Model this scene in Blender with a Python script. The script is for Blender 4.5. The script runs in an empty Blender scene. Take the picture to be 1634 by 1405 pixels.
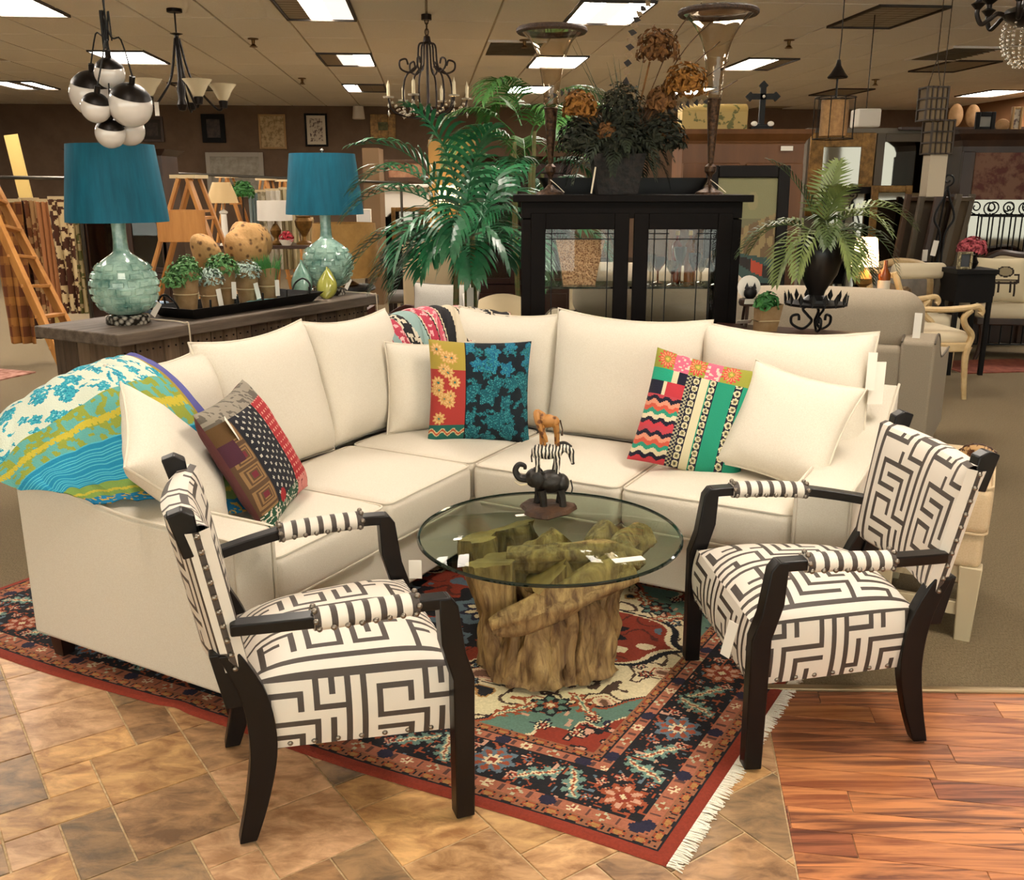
import bpy, bmesh, math, random
import numpy as np
from mathutils import Vector, Matrix

SC = bpy.context.scene
COL = SC.collection
PI = math.pi
rnd = random.Random(7)

# ------------------------------------------------------------------ camera, world, exposure
F_PX, CAM_H = 1520.0, 1.6
TH = math.atan((702.5 - 298) / F_PX)
_c, _s = math.cos(TH), math.sin(TH)
cam_d = bpy.data.cameras.new('camera'); cam = bpy.data.objects.new('camera', cam_d); COL.objects.link(cam)
cam.location = (0, 0, CAM_H); cam.rotation_euler = (PI / 2 - TH, 0, 0)
cam_d.sensor_width = 36; cam_d.lens = F_PX / 1634 * 36; cam_d.clip_start = .05; cam_d.clip_end = 200
SC.camera = cam
SC.view_settings.view_transform = 'Standard'; SC.view_settings.look = 'None'
SC.view_settings.gamma = 1; SC.view_settings.use_curve_mapping = False
SC.view_settings.exposure = 0.52
w = bpy.data.worlds.new('world'); SC.world = w; w.use_nodes = True
w.node_tree.nodes['Background'].inputs[0].default_value = (1.0, .95, .88, 1)
w.node_tree.nodes['Background'].inputs[1].default_value = 3.2
LAMP_COL = (1.0, .90, .785)
LAMP_W = 36.0                     # radiance of a lit troffer lens

def ray(x, y):
    u = (x - 817) / F_PX; v = -(y - 702.5) / F_PX
    return u, _c + v * _s, -_s + v * _c
def px(x, y, Y):                 # a point of the place seen at pixel x, y and standing Y metres away
    a, b, d = ray(x, y); t = Y / b
    return Vector((a * t, Y, CAM_H + d * t))
def gp(x, y, z=0.0):             # the same on the level z
    a, b, d = ray(x, y); t = (z - CAM_H) / d
    return Vector((a * t, b * t, z))

cy = SC.cycles
cy.max_bounces = 6; cy.diffuse_bounces = 4; cy.glossy_bounces = 2; cy.transmission_bounces = 4; cy.transparent_max_bounces = 10
cy.caustics_reflective = False; cy.caustics_refractive = False; cy.use_adaptive_sampling = True; cy.adaptive_threshold = .1; cy.adaptive_min_samples = 16
cy.use_denoising = True; cy.sample_clamp_indirect = 6

# ------------------------------------------------------------------ colours and materials
def lin(h):
    h = h.lstrip('#'); o = []
    for i in (0, 2, 4):
        c = int(h[i:i + 2], 16) / 255
        o.append(c / 12.92 if c <= .04045 else ((c + .055) / 1.055) ** 2.4)
    return tuple(o)
def lina(h): return np.array(lin(h))
_mats = {}
def M(name, col, rough=.6, metal=0., col2=None, nscale=8., detail=4., lo=.35, hi=.65, bump=0., bscale=None,
      coat=0., sheen=0., trans=0., ior=1.45, emit=0., stretch=(1, 1, 1), vary=0., world=False, voro=False, spec=.5, distort=0., emitcol=None, wave=None, wrot=(0,0,0)):
    if name in _mats: return _mats[name]
    m = bpy.data.materials.new(name); m.use_nodes = True; _mats[name] = m
    nt = m.node_tree; n = nt.nodes; L = nt.links; b = n['Principled BSDF']
    c = lin(col) if isinstance(col, str) else col
    b.inputs['Base Color'].default_value = (*c, 1); b.inputs['Roughness'].default_value = rough
    b.inputs['Metallic'].default_value = metal; b.inputs['IOR'].default_value = ior
    b.inputs['Transmission Weight'].default_value = trans; b.inputs['Coat Weight'].default_value = coat
    b.inputs['Sheen Weight'].default_value = sheen; b.inputs['Specular IOR Level'].default_value = spec
    if emit:
        b.inputs['Emission Color'].default_value = (*(emitcol or c), 1); b.inputs['Emission Strength'].default_value = emit
    vec = None
    if col2 or bump:
        if world:
            g = n.new('ShaderNodeNewGeometry'); vec = g.outputs['Position']
        else:
            t = n.new('ShaderNodeTexCoord'); vec = t.outputs['Object']
        if vary:
            oi = n.new('ShaderNodeObjectInfo'); mm = n.new('ShaderNodeMath'); mm.operation = 'MULTIPLY'; mm.inputs[1].default_value = 40
            L.new(oi.outputs['Random'], mm.inputs[0]); va = n.new('ShaderNodeVectorMath'); L.new(vec, va.inputs[0]); L.new(mm.outputs[0], va.inputs[1]); vec = va.outputs[0]
        mp = n.new('ShaderNodeMapping'); mp.inputs['Scale'].default_value = stretch; mp.inputs['Rotation'].default_value = wrot; L.new(vec, mp.inputs[0]); vec = mp.outputs[0]
    out = None
    if col2:
        if voro:
            t = n.new('ShaderNodeTexVoronoi'); t.inputs['Scale'].default_value = nscale; fac = t.outputs['Distance']
        elif wave:
            t = n.new('ShaderNodeTexWave'); t.wave_type = 'BANDS'; t.bands_direction = wave; t.inputs['Scale'].default_value = nscale
            t.inputs['Distortion'].default_value = distort; t.inputs['Detail'].default_value = detail; fac = t.outputs[1]
        else:
            t = n.new('ShaderNodeTexNoise'); t.inputs['Scale'].default_value = nscale; t.inputs['Detail'].default_value = detail
            t.inputs['Roughness'].default_value = .62; t.inputs['Distortion'].default_value = distort; fac = t.outputs[0]
        L.new(vec, t.inputs['Vector'])
        mr = n.new('ShaderNodeMapRange'); mr.inputs[1].default_value = lo; mr.inputs[2].default_value = hi; L.new(fac, mr.inputs[0])
        mx = n.new('ShaderNodeMix'); mx.data_type = 'RGBA'; L.new(mr.outputs[0], mx.inputs[0])
        mx.inputs[6].default_value = (*c, 1); c2 = lin(col2) if isinstance(col2, str) else col2; mx.inputs[7].default_value = (*c2, 1)
        out = mx.outputs[2]
    if vary:
        oi = n.new('ShaderNodeObjectInfo'); hs = n.new('ShaderNodeHueSaturation'); mr2 = n.new('ShaderNodeMapRange')
        mr2.inputs[3].default_value = 1 - vary; mr2.inputs[4].default_value = 1 + vary
        L.new(oi.outputs['Random'], mr2.inputs[0]); L.new(mr2.outputs[0], hs.inputs['Value'])
        if out: L.new(out, hs.inputs['Color'])
        else: hs.inputs['Color'].default_value = (*c, 1)
        out = hs.outputs[0]
    if out: L.new(out, b.inputs['Base Color'])
    if bump:
        bt = n.new('ShaderNodeTexNoise'); bt.inputs['Scale'].default_value = bscale or nscale; bt.inputs['Detail'].default_value = 3; L.new(vec, bt.inputs['Vector'])
        bn = n.new('ShaderNodeBump'); bn.inputs['Strength'].default_value = bump; bn.inputs['Distance'].default_value = .01
        L.new(bt.outputs[0], bn.inputs['Height']); L.new(bn.outputs[0], b.inputs['Normal'])
    return m
def VM(name, rough=.85, bump=.3, bscale=300., sheen=.0):      # woven or printed: the thread colours come with the mesh
    if name in _mats: return _mats[name]
    m = M(name, '#ffffff', rough, bump=bump, bscale=bscale, sheen=sheen)
    n = m.node_tree.nodes; a = n.new('ShaderNodeAttribute'); a.attribute_name = 'thread'
    m.node_tree.links.new(a.outputs['Color'], n['Principled BSDF'].inputs['Base Color'])
    return m
def glass(name, tint='#ffffff', rough=0., ior=1.45, edge=.8, pw_=4.0):           # thin clear sheet: mirror part by fresnel, the rest passes through
    if name in _mats: return _mats[name]
    m = bpy.data.materials.new(name); m.use_nodes = True; _mats[name] = m
    nt = m.node_tree; n = nt.nodes; L = nt.links; n.remove(n['Principled BSDF'])
    t = n.new('ShaderNodeBsdfTransparent'); t.inputs[0].default_value = (*lin(tint), 1)
    g = n.new('ShaderNodeBsdfGlossy'); g.inputs['Roughness'].default_value = rough
    f0 = ((ior - 1) / (ior + 1)) ** 2
    lw = n.new('ShaderNodeLayerWeight'); lw.inputs[0].default_value = .5
    pw = n.new('ShaderNodeMath'); pw.operation = 'POWER'; pw.inputs[1].default_value = pw_; L.new(lw.outputs['Facing'], pw.inputs[0])
    f = n.new('ShaderNodeMath'); f.operation = 'MULTIPLY_ADD'; f.inputs[1].default_value = edge; f.inputs[2].default_value = f0; L.new(pw.outputs[0], f.inputs[0])
    x = n.new('ShaderNodeMixShader'); L.new(f.outputs[0], x.inputs[0]); L.new(t.outputs[0], x.inputs[1]); L.new(g.outputs[0], x.inputs[2])
    L.new(x.outputs[0], n['Material Output'].inputs[0])
    return m

# ------------------------------------------------------------------ mesh helpers
def vmat(c=(0, 0, 0), rx=0, ry=0, rz=0):
    return Matrix.Translation(c) @ Matrix.Rotation(rz, 4, 'Z') @ Matrix.Rotation(ry, 4, 'Y') @ Matrix.Rotation(rx, 4, 'X')
class MB:
    def __init__(s): s.v = []; s.f = []; s.c = []; s.mi = []
    def add(s, v, f, col=None, mi=0, T=None):
        o = len(s.v)
        if T is not None: v = [T @ Vector(p) for p in v]
        s.v += [tuple(p) for p in v]; s.f += [tuple(i + o for i in q) for q in f]
        s.c += [col] * len(f) if not isinstance(col, list) else col
        s.mi += [mi] * len(f) if not isinstance(mi, list) else mi
        return s
    def box(s, c, d, T=None, mi=0, col=None, rz=0, rx=0, ry=0, taper=1.0):
        x, y, z = d[0] / 2, d[1] / 2, d[2] / 2; k = taper
        v = [(-x*k, -y*k, -z), (x*k, -y*k, -z), (x*k, y*k, -z), (-x*k, y*k, -z), (-x, -y, z), (x, -y, z), (x, y, z), (-x, y, z)]
        A = vmat(c, rx, ry, rz)
        if T is not None: A = T @ A
        return s.add(v, [(3, 2, 1, 0), (4, 5, 6, 7), (0, 1, 5, 4), (1, 2, 6, 5), (2, 3, 7, 6), (3, 0, 4, 7)], col, mi, A)
    def rbox(s, c, d, r, n=6, rs=3, crown=(0, 0, 0), T=None, shape=None):
        # rounded, puffed box: every surface point is pulled back to the inner box and pushed out by r
        def cuts(h):
            inner = [-(h - r) + 2 * (h - r) * i / n for i in range(n + 1)]
            e = [r * math.tan(PI / 4 * k / rs) for k in range(1, rs + 1)]
            return [-(h - r) - q for q in reversed(e)] + inner + [(h - r) + q for q in e]
        h = [q / 2 for q in d]; cs = [cuts(q) for q in h]; key = {}; V = []; Fq = []
        def vert(p):
            k = tuple(round(q, 5) for q in p)
            if k in key: return key[k]
            q = Vector([max(-(h[i] - r), min(h[i] - r, p[i])) for i in range(3)]); dd = Vector(p) - q
            if dd.length > 1e-9: q = q + dd.normalized() * r
            u = [q[i] / h[i] for i in range(3)]
            for i in range(3):
                j, k2 = (i + 1) % 3, (i + 2) % 3
                q[i] += crown[i] * u[i] * max(0, 1 - u[j] ** 2) * max(0, 1 - u[k2] ** 2)
            if shape: q = Vector(shape(q, u))
            key[k] = len(V); V.append(q + Vector(c)); return key[k]
        for ax in range(3):
            j, k = (ax + 1) % 3, (ax + 2) % 3
            for sg in (-1, 1):
                for a in range(len(cs[j]) - 1):
                    for b in range(len(cs[k]) - 1):
                        q = []
                        for (aa, bb) in ((a, b), (a + 1, b), (a + 1, b + 1), (a, b + 1)):
                            p = [0, 0, 0]; p[ax] = sg * h[ax]; p[j] = cs[j][aa]; p[k] = cs[k][bb]; q.append(vert(p))
                        Fq.append(tuple(q) if sg > 0 else tuple(reversed(q)))
        return s.add(V, Fq, T=T)
    def tube(s, pts, r, n=8, closed=False, T=None, flat=1.0, col=None, mi=0):
        P = [Vector(p) for p in pts]; N = len(P)
        R = r if isinstance(r, (list, tuple)) else [r] * N
        tg = []
        for i in range(N):
            a = P[(i - 1) % N] if (closed or i > 0) else P[i]; b = P[(i + 1) % N] if (closed or i < N - 1) else P[i]
            d = b - a; tg.append(d.normalized() if d.length > 1e-9 else Vector((0, 0, 1)))
        up = Vector((0, 0, 1)) if abs(tg[0].z) < .9 else Vector((1, 0, 0))
        nx = tg[0].cross(up).normalized(); V = []
        for i in range(N):
            nx = (nx - tg[i] * nx.dot(tg[i]));
            nx = nx.normalized() if nx.length > 1e-6 else tg[i].orthogonal().normalized()
            ny = tg[i].cross(nx)
            for k in range(n):
                a = 2 * PI * k / n + PI / n
                V.append(P[i] + nx * (math.cos(a) * R[i]) + ny * (math.sin(a) * R[i] * flat))
        Fq = []
        for i in range(N if closed else N - 1):
            j = (i + 1) % N
            for k in range(n):
                Fq.append((i * n + k, i * n + (k + 1) % n, j * n + (k + 1) % n, j * n + k))
        if not closed:
            Fq.append(tuple(reversed(range(n)))); Fq.append(tuple(range((N - 1) * n, N * n)))
        return s.add(V, Fq, T=T, col=col, mi=mi)
    def lathe(s, prof, n=20, c=(0, 0, 0), T=None, sx=1, sy=1, fn=None, mi=0):
        V = []; Fq = []
        for i, (r, z) in enumerate(prof):
            for k in range(n):
                a = 2 * PI * k / n; rr = r * (fn(a, z) if fn else 1)
                V.append((c[0] + math.cos(a) * rr * sx, c[1] + math.sin(a) * rr * sy, c[2] + z))
        for i in range(len(prof) - 1):
            for k in range(n):
                Fq.append((i * n + k, i * n + (k + 1) % n, (i + 1) * n + (k + 1) % n, (i + 1) * n + k))
        if prof[0][0] > 1e-6: Fq.append(tuple(reversed(range(n))))
        if prof[-1][0] > 1e-6: Fq.append(tuple(range((len(prof) - 1) * n, len(prof) * n)))
        return s.add(V, Fq, T=T, mi=mi)
    def ball(s, c, r, n=12, m=8, sc=(1, 1, 1), T=None, mi=0):
        V = [(c[0], c[1], c[2] - r * sc[2])]; Fq = []
        for i in range(1, m):
            ph = -PI / 2 + PI * i / m
            for k in range(n):
                a = 2 * PI * k / n
                V.append((c[0] + math.cos(a) * math.cos(ph) * r * sc[0], c[1] + math.sin(a) * math.cos(ph) * r * sc[1], c[2] + math.sin(ph) * r * sc[2]))
        V.append((c[0], c[1], c[2] + r * sc[2])); e = len(V) - 1
        for k in range(n):
            Fq.append((0, 1 + (k + 1) % n, 1 + k)); Fq.append((e, 1 + (m - 2) * n + k, 1 + (m - 2) * n + (k + 1) % n))
            for i in range(m - 2):
                Fq.append((1 + i * n + k, 1 + i * n + (k + 1) % n, 1 + (i + 1) * n + (k + 1) % n, 1 + (i + 1) * n + k))
        return s.add(V, Fq, T=T, mi=mi)
    def prism(s, poly, z0, z1, T=None, inset=0., mi=0):   # poly counter-clockwise in xy
        n = len(poly); V = [(p[0], p[1], z0) for p in poly] + [(p[0], p[1], z1 - inset) for p in poly]
        Fq = [tuple(reversed(range(n)))] + [(i, (i + 1) % n, n + (i + 1) % n, n + i) for i in range(n)]
        if inset:
            cx = sum(p[0] for p in poly) / n; cy = sum(p[1] for p in poly) / n
            for p in poly:
                d = Vector((cx - p[0], cy - p[1])); d = d.normalized() * min(inset * 1.4, d.length * .3); V.append((p[0] + d.x, p[1] + d.y, z1))
            Fq += [(n + i, n + (i + 1) % n, 2 * n + (i + 1) % n, 2 * n + i) for i in range(n)] + [tuple(range(2 * n, 3 * n))]
        else: Fq += [tuple(range(n, 2 * n))]
        return s.add(V, Fq, T=T, mi=mi)
    def extrude(s, poly, axis, d0, d1, T=None, mi=0):      # outline in a plane, thickness along axis 'x' or 'y'
        n = len(poly)
        if axis == 'x': V = [(d0, p[0], p[1]) for p in poly] + [(d1, p[0], p[1]) for p in poly]
        else: V = [(p[0], d0, p[1]) for p in poly] + [(p[0], d1, p[1]) for p in poly]
        Fq = [tuple(range(n)), tuple(reversed(range(n, 2 * n)))] + [(n + i, n + (i + 1) % n, (i + 1) % n, i) for i in range(n)]
        return s.add(V, Fq, T=T, mi=mi)
    def grid(s, P, col=None, mi=None, closed=False):           # P[i][j] points
        a, b = len(P), len(P[0]); V = [p for row in P for p in row]; Fq = []
        for i in range(a - 1):
            for j in range(b - (0 if closed else 1)):
                j2 = (j + 1) % b
                Fq.append((i * b + j, (i + 1) * b + j, (i + 1) * b + j2, i * b + j2))
        return s.add(V, Fq, col=col, mi=mi if mi is not None else 0)
    def loft(s, rings, caps=True, T=None, mi=0):
        n = len(rings[0]); V = [p for r in rings for p in r]; Fq = []
        for i in range(len(rings) - 1):
            for k in range(n): Fq.append((i * n + k, i * n + (k + 1) % n, (i + 1) * n + (k + 1) % n, (i + 1) * n + k))
        if caps: Fq.append(tuple(reversed(range(n)))); Fq.append(tuple(range((len(rings) - 1) * n, len(rings) * n)))
        return s.add(V, Fq, T=T, mi=mi)
    def build(s, name, mat, parent=None, smooth=True, bevel=0., loc=None, rz=0., ang=38, kind=None, label=None, fix=True):
        me = bpy.data.meshes.new(name); me.from_pydata([tuple(p) for p in s.v], [], s.f)
        for m in (mat if isinstance(mat, (list, tuple)) else [mat]): me.materials.append(m)
        if any(s.mi): me.polygons.foreach_set('material_index', s.mi)
        if s.c and s.c[0] is not None:
            at = me.attributes.new('thread', 'FLOAT_COLOR', 'FACE')
            at.data.foreach_set('color', [q for c in s.c for q in (*c, 1.0)])
        if fix:
            bm = bmesh.new(); bm.from_mesh(me); bmesh.ops.recalc_face_normals(bm, faces=bm.faces); bm.to_mesh(me); bm.free()
        if smooth:
            me.shade_smooth(); me.set_sharp_from_angle(angle=math.radians(ang))
        me.update()
        return link(name, me, parent, loc, rz, bevel, kind, label)
def link(name, me, parent=None, loc=None, rz=0., bevel=0., kind=None, label=None):
    o = bpy.data.objects.new(name, me); COL.objects.link(o)
    if parent: o.parent = parent
    if loc is not None: o.location = loc
    if rz: o.rotation_euler.z = rz
    if bevel:
        b = o.modifiers.new('bevel', 'BEVEL'); b.width = bevel; b.segments = 2; b.limit_method = 'ANGLE'; b.angle_limit = math.radians(40)
    if kind: o['kind'] = kind
    if label: o['label'] = label
    return o
def tag(o, label, cat, group=None):
    o['label'] = label; o['category'] = cat
    if group: o['group'] = group
    return o
def thing(name, label, cat, loc=(0, 0, 0), rz=0., group=None):
    o = bpy.data.objects.new(name, None); COL.objects.link(o); o.empty_display_size = .1
    o.location = loc; o.rotation_euler = (0, 0, rz); return tag(o, label, cat, group)
def struct(o): o['kind'] = 'structure'; return o
def copy_tree(o, parent=None):
    c = o.copy(); COL.objects.link(c); c.parent = parent
    for ch in list(o.children): copy_tree(ch, c)
    return c
def catmull(P, n=8, closed=False):
    P = [Vector(p) for p in P]; out = []; N = len(P)
    for i in range(N if closed else N - 1):
        p0 = P[(i - 1) % N] if (closed or i > 0) else P[i]; p1 = P[i]; p2 = P[(i + 1) % N]; p3 = P[(i + 2) % N] if (closed or i + 2 < N) else P[(i + 1) % N]
        for k in range(n):
            t = k / n
            out.append(.5 * ((2 * p1) + (p2 - p0) * t + (2 * p0 - 5 * p1 + 4 * p2 - p3) * t * t + (3 * p1 - p0 - 3 * p2 + p3) * t ** 3))
    if not closed: out.append(P[-1])
    return out
def interp_grid(C, n):                              # smooth sheet through a small net of points
    rows = [catmull(r, n) for r in C]; cols = list(zip(*rows)); cols = [catmull(c, n) for c in cols]
    return [list(r) for r in zip(*cols)]
def rect_path(w, d, r, n=4, z=0., fn=None):
    out = []
    for (sx, sy, a0) in ((1, 1, 0), (-1, 1, 90), (-1, -1, 180), (1, -1, 270)):
        for k in range(n + 1):
            a = math.radians(a0 + 90 * k / n)
            out.append((sx * (w / 2 - r) + math.cos(a) * r, sy * (d / 2 - r) + math.sin(a) * r, z))
    return out
def tagcard(parent, p, w=.035, h=.07, rx=0., ry=0., rz=0., d=.0015):     # paper price tag hanging on a thing
    mb = MB(); mb.box((0, 0, 0), (w, d, h)); o = mb.build('price_tag', M('tag_paper', '#e8e2d6', .8), parent)
    o.location = p; o.rotation_euler = (rx, ry, rz); return o
def hsh(a):                                         # deterministic noise on arrays
    x = np.sin(a * 12.9898 + 4.1) * 43758.5453; return x - np.floor(x)
def vnoise(x, y, s=0):
    xi, yi = np.floor(x), np.floor(y); fx, fy = x - xi, y - yi; fx = fx * fx * (3 - 2 * fx); fy = fy * fy * (3 - 2 * fy)
    h = lambda a, b: hsh(a * 1.37 + b * 57.31 + s * 7.7)
    return (h(xi, yi) * (1 - fx) + h(xi + 1, yi) * fx) * (1 - fy) + (h(xi, yi + 1) * (1 - fx) + h(xi + 1, yi + 1) * fx) * fy
# ================================================================== the shop's shell
GA = math.radians(4.9)            # the building stands a little askew to the view
CEIL = 3.2
def G(X, Y, z=0): return Vector((X * math.cos(GA) - Y * math.sin(GA), X * math.sin(GA) + Y * math.cos(GA), z))
XL, XR, YF, YB = -9.5, 11.0, -3.0, 20.9
m_wall = M('wall_brown_paint', '#6b5542', .85, col2='#604b39', nscale=3, bump=.05, bscale=120)
m_wallr = M('wall_ochre_paint', '#7d5634', .85, col2='#754f2f', nscale=3, bump=.05, bscale=120)
m_ceil = M('ceiling_tile_board', '#eeebe6', .95, col2='#e4dfd7', nscale=90, detail=6, bump=.12, bscale=160, vary=.03)
m_tbar = M('ceiling_grid_paint', '#a99c89', .7)
m_carpet = M('carpet_loop_pile', '#7f6f54', .97, col2='#5f5138', nscale=240, detail=2, lo=.3, hi=.7, bump=.6, bscale=260, stretch=(1, .35, 1), world=True)
m_white = M('white_paint', '#e4ddcf', .6)
o = MB(); o.box((0, 0, -.0535), (XR - XL, YB - YF, .1)); struct(o.build('floor', M('grout', '#d8c09a', .9, col2='#b89d76', nscale=60, world=True), loc=G((XL + XR) / 2, (YB + YF) / 2), rz=GA)); floor = bpy.data.objects['floor']
slab = MB(); slab.box((0, 0, CEIL + .065), (XR - XL, YB - YF, .1)); ceiling = struct(slab.build('ceiling', m_tbar, loc=G((XL + XR) / 2, (YB + YF) / 2), rz=GA))
def wall(name, X0, X1, Y0, Y1, m, z1=CEIL + .05):
    b = MB(); b.box((0, 0, z1 / 2), (X1 - X0, Y1 - Y0, z1)); return struct(b.build(name, m, loc=G((X0 + X1) / 2, (Y0 + Y1) / 2), rz=GA))
wall_back = wall('wall_back', XL, XR, YB, YB + .2, m_wall)
wall('wall_right', XR, XR + .2, YF, YB, m_wallr); wall('wall_left', XL - .2, XL, YF, YB, m_wall)
b = MB(); b.box((0, 0, .05), (XR - XL, .02, .1)); struct(b.build('baseboard_back', M('dark_trim', '#3a2c20', .5), loc=G((XL + XR) / 2, YB - .01), rz=GA))
# shop front behind the viewer: piers, sill and header round big panes
fb = MB()
for X in np.linspace(XL, XR, 7): fb.box((X - (XL + XR) / 2, 0, CEIL / 2), (.35, .2, CEIL))
fb.box((0, 0, .25), (XR - XL, .2, .5)); fb.box((0, 0, CEIL - .15), (XR - XL, .2, .4))
struct(fb.build('wall_front', m_white, loc=G((XL + XR) / 2, YF - .1), rz=GA))
gx = np.linspace(XL, XR, 7)
for i in range(6):
    wdt = gx[i + 1] - gx[i] - .35; b = MB(); b.box((0, 0, (CEIL - .35 + .5) / 2), (wdt, .012, CEIL - .85))
    struct(b.build('window_%d' % (i + 1), glass('window_glass', '#f4f8f6'), loc=G((gx[i] + gx[i + 1]) / 2, YF - .1), rz=GA))

# ---- ceiling boards, one by one where they can be told apart
TX, TY, X00, Y00 = .686, 1.233, -1.345, 9.07
FIX = {(-4, 0): 'LLL', (0, 0): 'dLh', (4, 0): 'LhL', (8, 0): 'ddd', (-4, 3): 'LLL', (0, 3): 'dhL', (4, 3): 'LLL', (8, 3): 'LLd', (12, 3): 'ddd', (-8, 6): 'LdL',
       (0, 6): 'Ldd', (4, 6): 'LLL', (8, 6): 'dLL', (12, 6): 'ddd', (16, 6): 'LLL', (-8, 3): 'LLL', (-4, 6): 'ddd', (12, 9): 'LLd', (-8, 0): 'LLL', (12, 0): 'LLL'}
for k in (-8, -4, 0, 4, 8, 12):
    for j in (-3, -6, -9): FIX[(k, j)] = 'ddd'
for q_ in ((-4, -3), (0, -3), (4, -3)): FIX[q_] = 'LdL'
FIX[(8, -3)] = 'dLd'; FIX[(4, -6)] = 'LdL'; FIX[(0, -6)] = 'dLd'
VENT = {(3, 2): 1, (11, 2): 1}
tile_me = None
for j in range(0, 10):
    for k in range(-14, 19):
        if (k, j) in FIX or (k, j) in VENT: continue
        cx, cy = X00 + TX * (k + .5), Y00 + TY * (j + .5)
        if not (XL + .3 < cx < XR - .3) or cy > YB: continue
        p = G(cx, cy, CEIL)
        f = p.y * _c + (p.z - CAM_H) * -_s
        if abs(p.x) / f > .575: continue
        dy = min(TY, (YB - (Y00 + TY * j))) if cy + TY / 2 > YB else TY
        if tile_me is None:
            b = MB(); b.prism([(-TX/2 + .011, -TY/2 + .011), (TX/2 - .011, -TY/2 + .011), (TX/2 - .011, TY/2 - .011), (-TX/2 + .011, TY/2 - .011)], .001, .016, inset=.004)
            # board hangs with its bevelled face down
            b.v = [(x, y, .017 - z) for x, y, z in b.v]
            o = b.build('ceiling_tile', m_ceil); tile_me = o.data
        else: o = link('ceiling_tile', tile_me)
        o.parent = ceiling; o.matrix_parent_inverse = Matrix.Identity(4)
        rel = Vector((cx - (XL + XR) / 2, cy - (YB + YF) / 2, CEIL)); o.location = rel
b = MB(); b.box((0, 0, 0), (XR - XL, Y00 - YF - .02, .012)); o = b.build('ceiling_board_field', m_ceil, ceiling); o.location = (0, (Y00 + YF) / 2 - (YB + YF) / 2, CEIL + .008)

# ---- fluorescent troffers
m_lit = M('troffer_lens_lit', '#fff3df', .5, emit=LAMP_W, emitcol=LAMP_COL)
m_half = M('troffer_lens_dim', '#d9cfbd', .5, emit=.8, emitcol=LAMP_COL)
m_dark = M('troffer_louver_unlit', '#a89d8b', .45, col2='#7d725f', wave='Y', nscale=2.6, lo=.35, hi=.5)
m_tfr = M('troffer_frame_dark', '#2e251c', .5)
lens_me = {}
def fixture_label(k, j, st):
    col = {-8: 'far left', -4: 'left', 0: 'centre left', 4: 'centre right', 8: 'right of the tall vases', 12: 'right', 16: 'far right'}[k]
    lit = {0: 'unlit'}.get(st.count('L') + st.count('h'), 'fully lit' if st == 'LLL' else 'partly lit')
    row = {0: 'nearest row in view', 3: 'second row in view', 6: 'third row in view', 9: 'row by the back wall', -3: 'row above the coffee table', -6: 'row above the viewer', -9: 'row by the shop front'}[j]
    return f'{lit} ceiling troffer, {row}, {col} column'
for (k, j), st in FIX.items():
    cx, cy = X00 + TX * (k + .5), Y00 + TY * (j + .5)
    if cy > YB - .6: continue
    t = thing('ceiling_light', fixture_label(k, j, st), 'ceiling light', G(cx, cy, CEIL - .012), GA, 'fluorescent troffers in the ceiling')
    fr = MB()
    for sx in (-1, 1): fr.box((sx * (TX / 2 - .012), 0, .008), (.022, TY - .01, .03))
    for sy in (-1, 1): fr.box((0, sy * (TY / 2 - .012), .008), (TX - .01, .022, .03))
    fr.build('frame', m_tfr, t, smooth=False)
    for i, ch in enumerate(st):
        if ch not in lens_me:
            lb = MB(); lb.box((0, 0, 0), (.205, TY - .05, .006)); lo_ = lb.build('lens', {'L': m_lit, 'h': m_half, 'd': m_dark}[ch], t, smooth=False); lens_me[ch] = lo_.data
        else: lo_ = link('lens', lens_me[ch], t)
        lo_.location = ((i - 1) * .212, 0, .012)
for (k, j) in VENT:
    t = thing('ceiling_vent', 'louvred air vent set into the ceiling ' + ('between the trumpet vases' if k == 3 else 'above the right hand lanterns'), 'vent', G(X00 + TX * (k + .5), Y00 + TY * (j + .5), CEIL - .01), GA)
    fr = MB()
    for sx in (-1, 1): fr.box((sx * .32, 0, .006), (.03, 1.2, .03))
    for sy in (-1, 1): fr.box((0, sy * .59, .006), (.66, .03, .03))
    fr.build('frame', m_ceil, t, smooth=False)
    for q in range(9):
        sl = MB(); sl.box((0, 0, 0), (.6, .09, .004), rx=.5); s_ = sl.build('slat', M('vent_metal', '#8d806b', .5, .3), t, smooth=False); s_.location = (0, -.5 + q * .125, .008)
    bk = MB(); bk.box((0, 0, .03), (.62, 1.16, .004)); bk.build('backing', m_tfr, t, smooth=False)
# ---- sprinkler heads
SPR = [((404, 66), 'above the bell shade chandelier'), ((482, 128), 'above the pale map print'), ((795, 130), 'left of the nearer trumpet vase'), ((837, 68), 'behind the left trumpet vase rim'), ((1259, 68), 'right of the taller trumpet vase'), ((1397, 130), 'left of the bamboo lanterns')]
for (q, wh) in SPR:
    p = gp(q[0], q[1], CEIL - .03); t = thing('sprinkler_head', 'small brass sprinkler head in the ceiling ' + wh, 'sprinkler', (p.x, p.y, CEIL - .09), 0, 'ceiling sprinklers')
    b = MB(); b.lathe([(.0, .09), (.06, .088), (.06, .08), (.02, .074), (.016, .03), (.03, .02), (.034, .012), (0, .01)], 12); b.build('body', M('aged_brass', '#6d4f2c', .4, .8), t)
    b = MB(); b.lathe([(0, .004), (.045, .004), (.045, 0), (0, 0)], 12); b.build('deflector', M('aged_brass', '#6d4f2c', .4, .8), t)

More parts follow.
